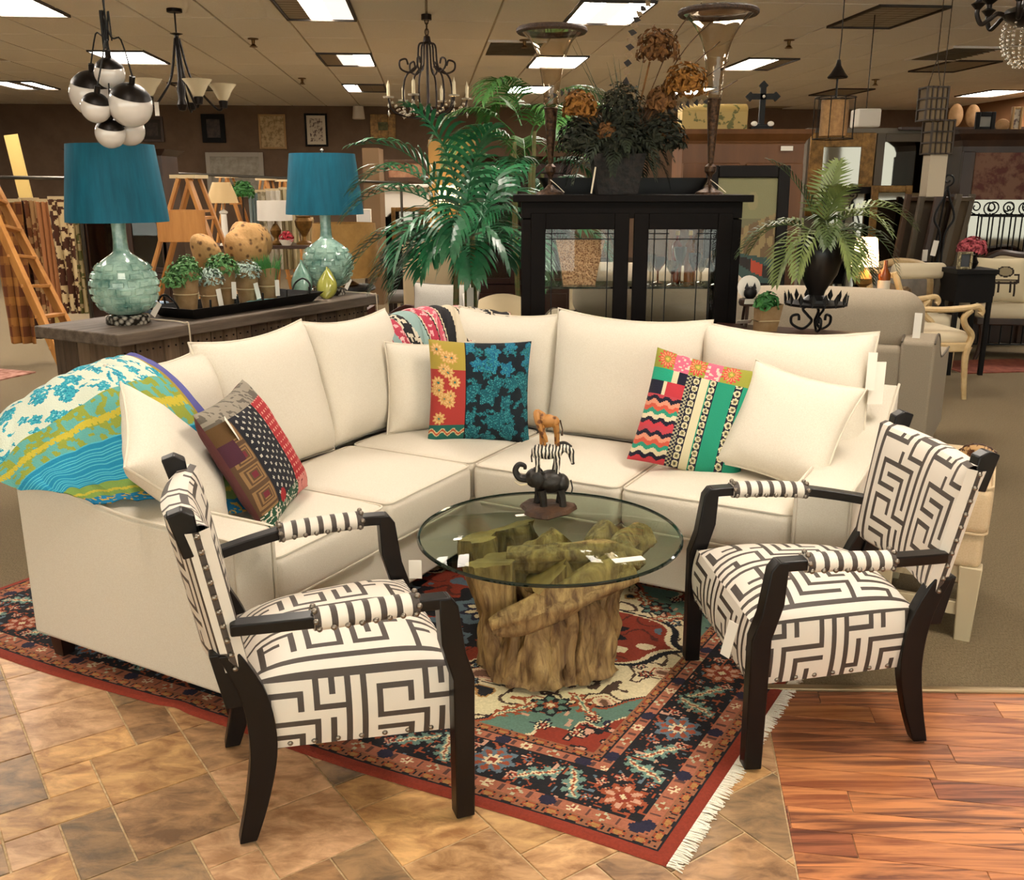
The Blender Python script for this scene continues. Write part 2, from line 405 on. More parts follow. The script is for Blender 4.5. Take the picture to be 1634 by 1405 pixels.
# ---- carpet, vinyl tiles and laminate planks
def lamX(Y): return .685 + (Y - 1.927) * .1567        # seam between tiles and laminate
CY = 2.83                                             # laminate ends at the carpet
cm = MB(); x1 = lamX(CY)
poly = [(-16, 3.15), (x1, 3.15), (x1, CY), (16, CY - .4), (16, 26), (-16, 26)]
cm.prism(poly, -.012, .004); struct(cm.build('floor_carpet', m_carpet, smooth=False))
sill = MB(); a = math.atan2(-.4, 16 - x1); sill.rbox((2.2, 0, .004), (4.4, .03, .014), .005, 2, 2); struct(sill.build('trim_1', M('seam_strip_metal', '#a08c6c', .35, .7), loc=(x1 - .02, CY - .005, 0), rz=a))
def clip(poly, nx, ny, d):                            # keep nx*x+ny*y <= d
    out = []
    for i in range(len(poly)):
        p, q = poly[i], poly[(i + 1) % len(poly)]; a = nx * p[0] + ny * p[1] - d; b = nx * q[0] + ny * q[1] - d
        if a <= 0: out.append(p)
        if a * b < 0: t = a / (a - b); out.append((p[0] + (q[0] - p[0]) * t, p[1] + (q[1] - p[1]) * t))
    return out
m_tiles = [M('vinyl_stone_%d' % i, c1, .42, col2=c2, nscale=10, detail=13, lo=.36, hi=.64, bump=.15, bscale=50, vary=.12, world=True, distort=.5, stretch=(1.0, 2.0, 1), wrot=(0, 0, -.5))
           for i, (c1, c2) in enumerate((('#d6aa79', '#8c623d'), ('#daad74', '#9a6d45'), ('#b78e65', '#74563c'), ('#dbb188', '#a07753'), ('#ab8862', '#6e5a45')))]
TA = math.radians(35); U = .1305
nx_, ny_ = 1 / math.hypot(1, .1567), -.1567 / math.hypot(1, .1567)
occ = set(); tr = random.Random(11)
ca, sa = math.cos(TA), math.sin(TA)
for jj in range(-6, 44):
    for ii in range(-24, 34):
        if (ii, jj) in occ: continue
        opts = [(2, 2), (2, 2), (2, 2), (2, 1), (1, 2), (2, 1), (1, 1)] if (ii + jj) % 3 else [(2, 1), (2, 2), (2, 2)]
        w_, h_ = tr.choice(opts)
        if (ii + 1, jj) in occ: w_ = 1
        for a_ in range(w_):
            for b_ in range(h_): occ.add((ii + a_, jj + b_))
        g = .0026; q = [(ii * U + g, jj * U + g), ((ii + w_) * U - g, jj * U + g), ((ii + w_) * U - g, (jj + h_) * U - g), (ii * U + g, (jj + h_) * U - g)]
        q = [(x * ca - y * sa - .3, x * sa + y * ca + .2) for x, y in q]
        cx, cy = sum(p[0] for p in q) / 4, sum(p[1] for p in q) / 4
        if not (-3.0 < cx < 1.1 and 1.25 < cy < 3.25): continue
        q = clip(clip(q, nx_, ny_, nx_ * lamX(0) - .003), 0, 1, 3.15)
        if len(q) < 3: continue
        cx, cy = sum(p[0] for p in q) / len(q), sum(p[1] for p in q) / len(q)
        b = MB(); b.prism([(x - cx, y - cy) for x, y in q], -.012, 0, inset=.0012)
        o = b.build('floor_tile', tr.choice(m_tiles), smooth=False); o.parent = floor; o.matrix_parent_inverse = (Matrix.Translation(floor.location) @ Matrix.Rotation(GA, 4, 'Z')).inverted(); o.location = (cx, cy, 0)
m_pl = [M('laminate_strip_%d' % i, c1, .42, col2=c2, nscale=2.6, detail=9, lo=.40, hi=.60, bump=.03, bscale=30, vary=.12, world=True, distort=.8, stretch=(.8, 13, 1), wrot=(0, 0, .15), spec=.35)
        for i, (c1, c2) in enumerate((('#cb8656', '#8f5236'), ('#d6945e', '#9f623e'), ('#995c40', '#583226'), ('#c98454', '#6e4230'), ('#be7b52', '#764834')))]
PA = math.radians(-9); pc, ps = math.cos(PA), math.sin(PA)
for r_ in range(-14, 20):
    x = -1.0 - tr.random() * .4
    while x < 3.4:
        ln = tr.uniform(.34, .62); g = .0009
        q = [(x + g, r_ * .0925 + g), (x + ln - g, r_ * .0925 + g), (x + ln - g, (r_ + 1) * .0925 - g), (x + g, (r_ + 1) * .0925 - g)]; x += ln
        q = [(u * pc - v * ps + .6, u * ps + v * pc + 1.95) for u, v in q]
        q = clip(q, -nx_, -ny_, -(nx_ * lamX(0)) - .001)
        if len(q) >= 3: q = clip(q, -math.sin(a), math.cos(a), -math.sin(a) * x1 + math.cos(a) * CY - .02)
        if len(q) < 3: continue
        cx, cy = sum(p[0] for p in q) / len(q), sum(p[1] for p in q) / len(q)
        if cx > 2.9 or cy < 1.2: continue
        b = MB(); b.prism([(u - cx, v - cy) for u, v in q], -.012, 0, inset=.0008)
        o = b.build('floor_plank', tr.choice(m_pl), smooth=False); o.parent = floor; o.matrix_parent_inverse = (Matrix.Translation(floor.location) @ Matrix.Rotation(GA, 4, 'Z')).inverted(); o.location = (cx, cy, 0)
for nm, poly, mm in (('floor_tile_field', [(-9, -3), (-.45, -3), (lamX(1.2) - .75, 1.22), (-9, 1.22)], m_tiles[0]), ('floor_plank_field', [(2.9, -3), (9, -3), (9, 2.35), (2.95, 2.5)], m_pl[0])):
    b = MB(); b.prism(poly, -.012, -.004); o = b.build(nm, mm, smooth=False); o.parent = floor; o.matrix_parent_inverse = (Matrix.Translation(floor.location) @ Matrix.Rotation(GA, 4, 'Z')).inverted()
# ================================================================== patterned rug
def pal(*hs): return [lina(h) for h in hs]
def put(out, mask, col): out[mask] = col
def rosette(out, x, y, cx, cy, r, cols, n=8, rot=0.):
    dx, dy = x - cx, y - cy; d = np.hypot(dx, dy); a = np.arctan2(dy, dx) + rot
    lob = r * (.84 + .16 * np.cos(n * a))
    put(out, d < lob, cols[0]); put(out, (d < lob * .78) & (np.cos(n * a) > -.2), cols[1]); put(out, d < lob * .42, cols[2]); put(out, d < lob * .2, cols[3])
def leaf(out, x, y, cx, cy, L_, W_, rot, cols):
    c, s = math.cos(rot), math.sin(rot); u = (x - cx) * c + (y - cy) * s; v = -(x - cx) * s + (y - cy) * c
    t = np.clip(u / L_, -1, 1); v = v - .35 * W_ * np.sin(t * 2.6)
    wd = W_ * (1 - t * t) * (.75 + .25 * np.sign(np.sin(u * 170)))
    ins = (np.abs(v) < wd) & (np.abs(u) < L_)
    put(out, ins, cols[0]); put(out, (np.abs(v) < wd * .35) & (np.abs(u) < L_ * .8), cols[1]); put(out, (np.abs(v) < wd * .12) & (np.abs(u) < L_ * .7), cols[2])
RL, RW = 3.0, 1.95
def rug_colours(p, q):
    red, black, salmon, navy, cream, teal, rust, pink, blue, ochre = pal('#8c3320', '#14131a', '#a8654c', '#232038', '#d9c8a2', '#5f7d6f', '#9a4a2c', '#c99a82', '#5c6f7c', '#a97b45')
    out = np.empty(p.shape + (3,)); out[:] = cream
    d0 = np.minimum(p, RL - p); d1 = np.minimum(q, RW - q); d = np.minimum(d0, d1)
    s = np.where(d0 < d1, q, p)
    FX = .368                                    # border width
    # field: ivory with dark scrolling vines
    n1 = vnoise(p * 11, q * 11, 1) + .5 * vnoise(p * 23, q * 23, 2)
    put(out, np.abs(n1 - .72) < .045, lina('#4a3428')); put(out, np.abs(n1 - .98) < .03, rust); put(out, (n1 > 1.15), pink); put(out, n1 > 1.26, lina('#6f4a36'))
    put(out, (n1 < .30), ochre); put(out, n1 < .22, black)
    fr = random.Random(3)
    for _ in range(60):
        cx, cy = fr.uniform(.4, RL - .4), fr.uniform(.4, RW - .4); rosette(out, p, q, cx, cy, fr.uniform(.02, .035), [black, fr.choice([rust, blue, pink]), cream, red], 6)
    # centre medallion: red lobed star, dark flower rings inside
    mx, my = RL / 2 - .34, RW / 2 + .12
    dx, dy = np.abs(p - mx), np.abs(q - my)
    lob = dx / .80 + dy / .50 + .10 * np.cos(np.arctan2(dy, dx) * 12)
    put(out, lob < 1.10, black); put(out, lob < 1.06, cream); put(out, lob < 1.03, red)
    m = (lob < 1.0); nn = vnoise(p * 14, q * 14, 5)
    put(out, m & (nn > .8), blue); put(out, m & (np.abs(nn - .55) < .035), lina('#5a241a')); put(out, m & (nn < .14), cream)
    for (ax, ay) in ((mx - .42, my), (mx + .42, my), (mx, my), (mx, my - .28), (mx, my + .28)):
        r = .15 if (ax, ay) != (mx, my) else .24
        a = np.arctan2(q - ay, p - ax); dd = np.hypot(p - ax, q - ay)
        put(out, dd < r * (.85 + .15 * np.cos(10 * a)), black); put(out, dd < r * .62 * (.9 + .1 * np.cos(8 * a)), blue); rosette(out, p, q, ax, ay, r * .46, [navy, cream, red, ochre], 8)
    # corner spandrels
    for (cx, cy, sx, sy) in ((FX, FX, 1, 1), (RL - FX, FX, -1, 1), (FX, RW - FX, 1, -1), (RL - FX, RW - FX, -1, -1)):
        u, v = (p - cx) * sx, (q - cy) * sy; ins = (u > 0) & (v > 0)
        step = u / .42 + v / .33; w_ = step + .08 * np.cos(np.arctan2(v, u) * 10)
        put(out, ins & (w_ < 1.05), black); put(out, ins & (w_ < 1.02), rust); put(out, ins & (w_ < .98), teal)
        n2 = vnoise(u * 30, v * 30, 6); put(out, ins & (w_ < .93) & (n2 > .78), navy); put(out, ins & (w_ < .93) & (n2 < .16), pink)
        put(out, ins & (w_ < .60), cream); put(out, ins & (w_ < .57), red); put(out, ins & (w_ < .55) & (n2 > .72), black); put(out, ins & (w_ < .55) & (n2 > .84), pink)
        for kx, ky in ((.09, .075), (.20, .07), (.08, .17)): rosette(out, u, v, kx, ky, .03, [black, cream, red, pink], 8)
        rosette(out, u, v, .235, .185, .07, [black, teal, rust, cream], 6); leaf(out, u, v, .15, .235, .09, .035, .5, [rust, cream, teal]); leaf(out, u, v, .32, .11, .09, .035, -1.2, [rust, cream, teal])
    # borders
    def band(a, b, base):
        m = (d >= a) & (d < b); put(out, m, base); return m
    def guard(a, b):
        m = band(a, b, salmon); c = (a + b) / 2; t = (s / .085) % 1; k = np.floor(s / .085) % 3
        y = d - c; x = (t - .5) * .085; rr = np.hypot(x, y); aa = np.arctan2(y, x)
        put(out, m & (k == 0) & (rr < .021 * (.75 + .25 * np.cos(6 * aa))), cream); put(out, m & (k == 0) & (rr < .006), red)
        put(out, m & (k == 1) & (rr < .02 - .012 * (x / .03)) , navy); put(out, m & (k == 2) & (rr < .022 * (.7 + .3 * np.cos(4 * aa))), lina('#b7b394')); put(out, m & (k == 2) & (rr < .01), rust)
        put(out, m & (np.abs(np.abs(x) - .041) < .0035) & (np.abs(y) < .014), lina('#5a3a34'))
    def beads(a, b):
        m = band(a, b, ochre); c = (a + b) / 2; y = d - c; x = ((s / .062) % 1 - .5) * .062; e = (x / .026) ** 2 + (y / ((b - a) * .42)) ** 2
        put(out, m, lina('#946044')); put(out, m & (e < 1), black); put(out, m & (e < .72), rust); put(out, m & (e < .3), ochre)
    band(0, .035, red); band(.035, .040, black); beads(.040, .076); band(.076, .080, black); guard(.080, .119); band(.119, .123, black)
    m = band(.123, .288, black); P_ = .40; t = (s / P_) % 1; c = .2055; y = d - c
    o2 = out.copy(); x = (t - .5) * P_
    n3 = vnoise(s * 42, d * 42, 9); put(o2, (np.abs(n3 - .52) < .03), rust); put(o2, n3 > .86, pink); put(o2, n3 < .09, blue)
    par = (np.floor(s / P_) % 2) == 0
    oA, oB = o2.copy(), o2
    rosette(oA, x, y, 0, 0, .072, [rust, pink, red, cream], 8); rosette(oB, x, y, 0, 0, .072, [blue, rust, cream, red], 8)
    o2 = np.where(par[..., None], oA, oB)
    for sg in (-1, 1): leaf(o2, x, y, sg * .15, 0, .085, .034, sg * .9, [lina('#6d8b80'), cream, rust]); rosette(o2, x, y, sg * .085, sg * .042, .02, [pink, red, black, cream], 6); rosette(o2, x, y, sg * .09, -sg * .045, .017, [rust, blue, black, cream], 6)
    out = np.where(m[..., None], o2, out)
    band(.288, .292, black); guard(.292, .330); band(.330, .334, black); beads(.334, .364); band(.364, .368, black)
    return out
RK = gp(1063, 1385); Av = Vector((math.cos(math.radians(153.8)), math.sin(math.radians(153.8)), 0)); Bv = Vector((math.cos(math.radians(58.5)), math.sin(math.radians(58.5)), 0))
def rug_point(p, q, z):
    return RK + Av * p + Bv * q + Vector((0, 0, z))
rug_t = thing('area_rug', 'red and navy floral medallion rug with ivory fringe under the coffee table', 'rug', RK)
NP, NQ = 500, 325
ps_ = np.linspace(0, RL, NP + 1); qs_ = np.linspace(0, RW, NQ + 1); PP, QQ = np.meshgrid(ps_, qs_, indexing='ij')
edge = np.minimum(np.minimum(PP, RL - PP), np.minimum(QQ, RW - QQ))
ZZ = .001 + .006 * np.clip(edge / .012, 0, 1) + .0008 * hsh(PP * 913 + QQ * 377)
wob = .008 * np.sin(PP * 5.1) * np.clip(1 - QQ / .4, 0, 1)                                 # the hand-knotted edge is not quite straight
wob = wob + .012 * np.exp(-((PP - 1.62) / .05) ** 2) * np.clip(1 - QQ / .12, 0, 1)
V = np.stack([Av.x * PP + Bv.x * (QQ + wob), Av.y * PP + Bv.y * (QQ + wob), ZZ], -1).reshape(-1, 3)
ii, jj = np.meshgrid(np.arange(NP), np.arange(NQ), indexing='ij'); base = ii * (NQ + 1) + jj
FQ = np.stack([base, base + 1, base + NQ + 2, base + NQ + 1], -1).reshape(-1, 4)
me = bpy.data.meshes.new('pile'); me.vertices.add(len(V)); me.vertices.foreach_set('co', V.ravel()); me.loops.add(FQ.size); me.loops.foreach_set('vertex_index', FQ.ravel().astype(np.int32))
me.polygons.add(len(FQ)); me.polygons.foreach_set('loop_start', np.arange(0, FQ.size, 4, dtype=np.int32)); me.update(calc_edges=True)
pc_ = (ps_[:-1] + ps_[1:]) / 2; qc_ = (qs_[:-1] + qs_[1:]) / 2; CP, CQ = np.meshgrid(pc_, qc_, indexing='ij')
cc = rug_colours(CP, CQ) * (.9 + .2 * hsh(CP * 511 + CQ * 1733))[..., None]
at = me.attributes.new('thread', 'FLOAT_COLOR', 'FACE'); at.data.foreach_set('color', np.concatenate([cc.reshape(-1, 3), np.ones((len(FQ), 1))], 1).astype(np.float32).ravel())
me.materials.append(VM('rug_wool', .95, .5, 420)); me.flip_normals(); link('pile', me, rug_t)
for pe in (0,):                                                        # fringe of the visible short end
    fb = MB(); fr = random.Random(5)
    for i in range(520):
        q = RW * (i + fr.random() * .8) / 520; L_ = fr.uniform(.030, .044); sk = fr.uniform(-.012, .012)
        a0 = Bv * q; a1 = Bv * (q + sk * .5) - Av * L_ * .55; a2 = Bv * (q + sk) - Av * L_
        fb.tube([(a0.x, a0.y, .004), (a1.x, a1.y, .0035 + fr.uniform(0, .002)), (a2.x, a2.y, .003)], [.0022, .0022, .0014], 4)
    fb.build('fringe', M('fringe_cotton', '#ece5d6', .95), rug_t, kind='stuff', fix=False)

# ================================================================== sectional sofa
C0 = gp(752, 737, .5); C0.z = 0
SA = math.radians(-28.8)
m_linen = M('sofa_linen_ivory', '#dcd4c4', .9, col2='#d4cab8', nscale=260, detail=2, bump=.18, bscale=420, sheen=.15)
m_pipe = M('sofa_piping', '#d6ccba', .9)
m_esp = M('espresso_wood', '#1c1210', .28, col2='#2a1a15', nscale=6, stretch=(1, 1, .15), coat=.25)
sofa = thing('sectional_sofa', 'ivory linen L-shaped sectional sofa with loose back cushions', 'sofa', C0 + Vector((0, 0, .0005)), SA)
def S(x, y, z): return C0 + Matrix.Rotation(SA, 3, 'Z') @ Vector((x, y, z))
DEP, LX, RX = .98, -1.19, 1.32          # depth, end of the left run, end of the right run
base = MB()
def lpoly(i, o=0): return [(-DEP + .06, LX + i), (-i + 0, LX + i), (-i, -i + .0), (RX, -i + .0), (RX, DEP - .06), (-DEP + .06, DEP - .06)]
base.prism([(-DEP + .06, LX - .05), (-.05, LX - .05), (-.05, .05), (RX + .05, .05), (RX + .05, DEP - .06), (-DEP + .06, DEP - .06)], .09, .325)
base.build('base', m_linen, sofa, bevel=.012)
def seatc(name, cx, cy, w, d, bulge=.02):
    mb = MB(); mb.rbox((0, 0, 0), (w, d, .17), .035, 8, 3, crown=(.008, .008, .03)); o = mb.build(name, m_linen, sofa); o.location = (cx, cy, .408)
    for z in (.078, -.075):
        pp = MB(); pts = rect_path(w - .012, d - .012, .035, 4, z); pp.tube(pts, .005, 6, closed=True); c = pp.build('piping', m_pipe, o)
    return o
sw = (0 - LX) / 2
seatc('seat_cushion', -.31, LX + sw / 2, .64, sw - .006); seatc('seat_cushion', -.31, LX + sw * 1.5, .64, sw - .006)
seatc('seat_cushion', -.32, .32, .63, .63)
rw = RX / 2
seatc('seat_cushion', rw / 2 + .003, .31, rw - .006, .64); seatc('seat_cushion', rw * 1.5 + .003, .31, rw - .006, .64)
# back frames behind the loose cushions
bk = MB(); bk.rbox((-DEP + .09, (LX + DEP) / 2, .42), (.17, DEP - LX, .66), .03, 6, 2); bk.build('back_frame', m_linen, sofa)
bk = MB(); bk.rbox(((RX - DEP) / 2 + .09, DEP - .09, .42), (RX + DEP - .1, .17, .66), .03, 6, 2); bk.build('back_frame', m_linen, sofa)
# sloping track arms: outline in the depth direction
def arm_outline():
    top = catmull([(.02, .605), (-.22, .605), (-.45, .61), (-.63, .64), (-.80, .715), (-.97, .80)], 5)
    return [(p[0], p[1]) for p in [Vector((q.x, q.y, 0)) for q in top]]
def arm(name, along, pos, wdt=.19):
    top = arm_outline(); out = [(top[0][0], .085)] + top + [(top[-1][0], .085)]
    mb = MB()
    if along == 'x': mb.extrude(out, 'y', pos - wdt / 2, pos + wdt / 2)          # left arm: outline runs in local x
    else: mb.extrude([(-p[0], p[1]) for p in out], 'x', pos - wdt / 2, pos + wdt / 2)
    o = mb.build(name, m_linen, sofa, bevel=.014)
    for sg in (-1, 1):
        pp = MB(); path = [(.02, .10)] + top
        if along == 'x': pts = [(p[0] + .002, pos + sg * (wdt / 2 - .003), p[1] + .001) for p in path]
        else: pts = [(pos + sg * (wdt / 2 - .003), -p[0] - .002, p[1] + .001) for p in path]
        pp.tube(pts, .0055, 6); pp.build('piping', m_pipe, o)
arm('arm', 'x', LX - .09, .165); arm('arm', 'y', RX + .095)
for (x, y) in ((-.06, LX - .13), (-.88, LX - .13), (-.88, .88), (RX + .14, .06), (RX + .14, .88), (-.10, -.02), (-.88, -.1), (.5, .9)):
    lg = MB(); lg.box((x, y, .053), (.06, .06, .082), taper=.75); lg.build('foot', m_esp, sofa, smooth=False)
# loose back cushions: fat, with drawn-out corners
def pillow_mesh(w, h, t, n=26, ear=.07, colfn=None, sag=.0, power=3.2):
    P = []; mb = MB(); us = [-math.cos(PI * i / n) * .5 + .5 for i in range(n + 1)]; us = [.5 * (u + i / n) * 2 - 1 for i, u in enumerate(us)]
    def pt(u, v, sd):
        pu, pv = 1 - abs(u) ** power, 1 - abs(v) ** power
        th = t / 2 * max(0, pu) ** .55 * max(0, pv) ** .55
        kx = 1 - ear * (1 - v * v); kz = 1 - ear * (1 - u * u)
        z = v * h / 2 * kz - sag * (1 - u * u) * (v + 1) / 2
        wr = .006 * math.sin(u * 9 + v * 4) * math.sin(v * 7 - u * 3) * (abs(u) ** 2 + abs(v) ** 2) * .5 * (1 if th > .003 else 0)
        return (u * w / 2 * kx, sd * (th + wr), z)
    for sd in (-1, 1):
        rows = [[pt(u, v, sd) for v in us] for u in us]
        if sd > 0: rows = rows[::-1]
        cols = None
        if colfn is not None:
            uu = np.array([(us[i] + us[i + 1]) / 4 + .5 for i in range(n)]); U_, V_ = np.meshgrid(uu, uu, indexing='ij')
            if sd > 0: U_ = U_[::-1]
            cols = [tuple(q) for q in colfn(U_, V_, sd).reshape(-1, 3)]
        mb.grid(rows, col=cols)
    return mb
def pillow(name, label, cat, w, h, t, mat, loc, R, colfn=None, n=26, ear=.07, parent=None, pipe=None, group=None, piper=.0045, sag=0., fuzz=False, power=3.2):
    mb = pillow_mesh(w, h, t, n, ear, colfn, sag, power)
    o = mb.build(name, mat, parent)
    bm = bmesh.new(); bm.from_mesh(o.data); bmesh.ops.remove_doubles(bm, verts=bm.verts, dist=.0004); bm.to_mesh(o.data); bm.free()
    o.data.shade_smooth()
    o.matrix_local = Matrix.Translation(loc) @ R
    if label: tag(o, label, cat, group)
    if pipe:
        pts = []
        for k in range(4):
            for i in range(12):
                a = -1 + 2 * i / 12; u, v = [(a, -1), (1, a), (-a, 1), (-1, -a)][k]
                kx = 1 - ear * (1 - v * v); kz = 1 - ear * (1 - u * u); pts.append((u * w / 2 * kx, 0, v * h / 2 * kz - sag * (1 - u * u) * (v + 1) / 2))
        pp = MB(); pp.tube(pts, piper, 6, closed=True); pp.build('piping', pipe, o)
    return o
def Rm(rz=0., rx=0., ry=0.): return Matrix.Rotation(rz, 4, 'Z') @ Matrix.Rotation(rx, 4, 'X') @ Matrix.Rotation(ry, 4, 'Y')
# pillow local: x width, y thickness (front -y), z height.  Right run faces -y; left run faces +x
def bcush(side, pos, w, h=.56, lean=.22, d=.0, tilt=0., z=.495):
    cz = z + h / 2 * math.cos(lean) - .015
    if side == 'R': loc = (pos, .645 + d + h / 2 * math.sin(lean), cz); R = Rm(0, -lean, tilt)
    else: loc = (-.645 - d - h / 2 * math.sin(lean), pos, cz); R = Rm(PI / 2, -lean, tilt)
    return pillow('back_cushion', None, None, w, h, .25, m_linen, loc, R, parent=sofa, pipe=m_pipe, ear=.05, piper=.005, sag=.02, n=22, power=4.)
bcush('L', -.88, .44, .55, .26); bcush('L', -.41, .63, .58, .24, 0, -.02)
bcush('L', .19, .62, .57, .22, .02, .02); bcush('R', -.24, .60, .56, .20, .03)
bcush('R', .39, .74, .58, .19, 0, .01); bcush('R', 1.08, .72, .57, .20, 0, -.01)
tagcard(sofa, (1.435, .66, .90), .035, .15, rz=.4); tagcard(sofa, (1.455, .69, .85), .06, .17, rz=.5)

# ---- plain throw pillows
def wpos(x, y, Y): return px(x, y, Y)
def place(o, p, R): o.matrix_local = Matrix.Translation(p) @ R
p1 = pillow('throw_pillow', 'plain ivory throw pillow propped on the sloping left sofa arm', 'pillow', .45, .45, .17, m_linen, (0, 0, 0), Rm(), pipe=m_pipe, ear=.1)
place(p1, S(-.42, LX + .03, .735), Matrix.Rotation(SA, 4, 'Z') @ Rm(math.radians(122), -.62, -.5))
p2 = pillow('throw_pillow', 'plain ivory throw pillow in the sofa corner beside the teal floral pillow', 'pillow', .42, .42, .17, m_linen, (0, 0, 0), Rm(), pipe=m_pipe, ear=.08)
place(p2, S(-.43, .36, .705), Matrix.Rotation(SA, 4, 'Z') @ Rm(math.radians(43), -.22, .03))
p3 = pillow('throw_pillow', 'plain ivory throw pillow slumped against the right sofa arm', 'pillow', .45, .45, .17, m_linen, (0, 0, 0), Rm(), pipe=m_pipe, ear=.1)
place(p3, S(1.19, .36, .715), Matrix.Rotation(SA, 4, 'Z') @ Rm(math.radians(-4), -.55, .17))

# ---- patchwork pillows
def pat_dark(u, v, sd):
    out = np.empty(u.shape + (3,)); out[:] = lina('#7d6b58')
    n = vnoise(u * 40, v * 40, 2)
    blk = (u > .17) & (u < .58) & (v < .86) & (v > .14); red = (u >= .58) & (u < .92) & (v > .12); tan = (u < .17) & (v > .12)
    put(out, tan, lina('#8a6a45')); k = np.maximum(np.abs((u * 12) % 2 - 1), np.abs((v * 12) % 2 - 1)); put(out, tan & (np.floor(k * 7) % 2 == 0), lina('#57402a')); put(out, tan & (k < .25), lina('#6e2430'))
    put(out, (u < .08) & (v > .55), lina('#46202f')); put(out, (u < .14) & (v > .72), lina('#5a4020'))
    put(out, blk, lina('#16161f')); dx = (u * 32) % 2 - 1; dy = (v * 32 + np.floor(u * 16)) % 2 - 1; put(out, blk & (np.hypot(dx, dy) < .42), lina('#b9b4a8'))
    put(out, red, lina('#a3242c')); put(out, red & (np.hypot((u * 36) % 2 - 1, (v * 36) % 2 - 1) < .38), lina('#d8a08c')); put(out, u >= .93, lina('#2c5b52'))
    put(out, v >= .86, lina('#8b8274')); put(out, (v >= .86) & (n > .62), lina('#5d564c'))
    bot = v <= .14; put(out, bot, lina('#1f4a34')); put(out, bot & (np.abs(vnoise(u * 34, v * 34, 8) - .5) < .08), lina('#d8d0c0')); put(out, bot & (u > .6), lina('#c97f78')); put(out, bot & (u > .6) & (n < .2), lina('#7a2f34'))
    put(out, (np.hypot(u - .26, v - .15) < .05), lina('#9a1f24'))
    if sd > 0: out[:] = lina('#5a3030')
    return out
def pat_teal(u, v, sd):
    out = np.empty(u.shape + (3,)); out[:] = lina('#0b1720')
    fr = random.Random(12)
    for k_ in range(24):
        cx, cy, r = .42 + .19 * (k_ % 4) + fr.uniform(-.05, .05), .08 + .17 * (k_ // 4) + fr.uniform(-.05, .05), fr.uniform(.07, .12); dx, dy = u - cx, v - cy; d = np.hypot(dx, dy); a = np.arctan2(dy, dx)
        lob = r * (.78 + .16 * np.cos(5 * a + cx * 9) + .06 * np.cos(11 * a)); t1 = lina('#0e5a66') if cy < .7 else lina('#1a6f8c'); t2 = lina('#0d4652') if cy < .7 else lina('#0f5474'); t3 = lina('#3f8f92')
        put(out, d < lob, t1); ph = (d / lob * 4 + a * .8) % 1; put(out, (d < lob) & (ph < .3), t2); put(out, (d < lob) & (ph > .85), t3)
    for _ in range(40):
        leaf(out, u, v, fr.uniform(.38, 1), fr.uniform(0, 1), .055, .028, fr.uniform(0, 6.2), [lina('#125e68'), lina('#2f8288'), lina('#0d3f4c')])
    lft = u < .34; put(out, lft, lina('#a2352f')); put(out, lft & (v > .72), lina('#a6913c'))
    o2 = out.copy()
    for _ in range(15):
        cx, cy = fr.uniform(.02, .24), fr.uniform(.12, .98); rosette(o2, u, v, cx, cy, .065, [lina('#c89a5c'), lina('#d8b27a'), lina('#b98a4c'), lina('#1f6f6c')], 9)
    out = np.where(lft[..., None], o2, out)
    bt = lft & (v < .17); put(out, bt, lina('#1b5f55')); put(out, bt & (np.abs(v - .1 - .02 * np.sin(u * 60)) < .022), lina('#c9b98c')); put(out, bt & (np.abs(v - .1 - .02 * np.sin(u * 60)) < .01), lina('#b4502f'))
    put(out, np.abs(u - .345) < .008, lina('#0a0f16'))
    if sd > 0: out[:] = lina('#12343c')
    return out
def pat_stripe(u, v, sd):
    out = np.empty(u.shape + (3,)); out[:] = lina('#1d8a6c'); nav = lina('#17162a'); cr = lina('#cfc5a2')
    def circ(c, w_):
        m = np.abs(u - c) < w_; put(out, m, nav); x = (u - c) / w_; y = ((v / (w_ * 2)) % 1 - .5) * 2; d = np.hypot(x, y); put(out, m & (d < .85), cr); put(out, m & (d < .5), lina('#8d8560')); put(out, m & (d < .25), nav)
    put(out, (u > .46) & (u < .53), cr); circ(.42, .034); circ(.57, .032); circ(.80, .036); m = (u > .33) & (u < .385); put(out, m, lina('#a8a184')); put(out, m & ((np.floor(u * 150) + np.floor(v * 60)) % 2 == 0), nav)
    lf = u <= .33; cols = pal('#c23a44', '#17162a', '#d8c7a6', '#2b8f74', '#c9553f', '#d98f74', '#17162a', '#b6404a')
    k = np.floor(v * 26 + .35 * np.sin(u * 55)).astype(int) % 8; o2 = out.copy()
    for i in range(8): put(o2, k == i, cols[i])
    put(o2, (v > .60), lina('#b9343e')); put(o2, (v > .60) & (u < .13), nav); put(o2, (v > .60) & (u > .13) & (u < .16), cr); put(o2, v > .72, lina('#1d9a78')); put(o2, (v > .72) & (u > .2), cr); put(o2, (v > .72) & (u > .25), nav)
    out = np.where(lf[..., None], o2, out)
    top = v > .83; put(out, top, lina('#8f8f34')); o3 = out.copy()
    for cx in (.12, .40, .70, .97): rosette(o3, u, v, cx, .92, .09, [lina('#c23a3a'), lina('#d98f5c'), lina('#8f8f34'), lina('#c9a64c')], 14)
    put(o3, (np.abs(u - .26) < .07) | (np.abs(u - .55) < .07), lina('#d4607a')); put(o3, ((np.abs(u - .26) < .07) | (np.abs(u - .55) < .07)) & (vnoise(u * 40, v * 40, 3) > .65), lina('#e8b8a8'))
    out = np.where(top[..., None], o3, out)
    if sd > 0: out[:] = lina('#b4522e')
    return out
def pat_edge(fn):
    return fn
m_cot = VM('pillow_cotton', .9, .25, 260)
q1 = pillow('patchwork_pillow', 'dark patchwork pillow with dotted navy and red panels on the left seat', 'pillow', .46, .46, .16, m_cot, (0, 0, 0), Rm(), colfn=pat_dark, n=110, ear=.07)
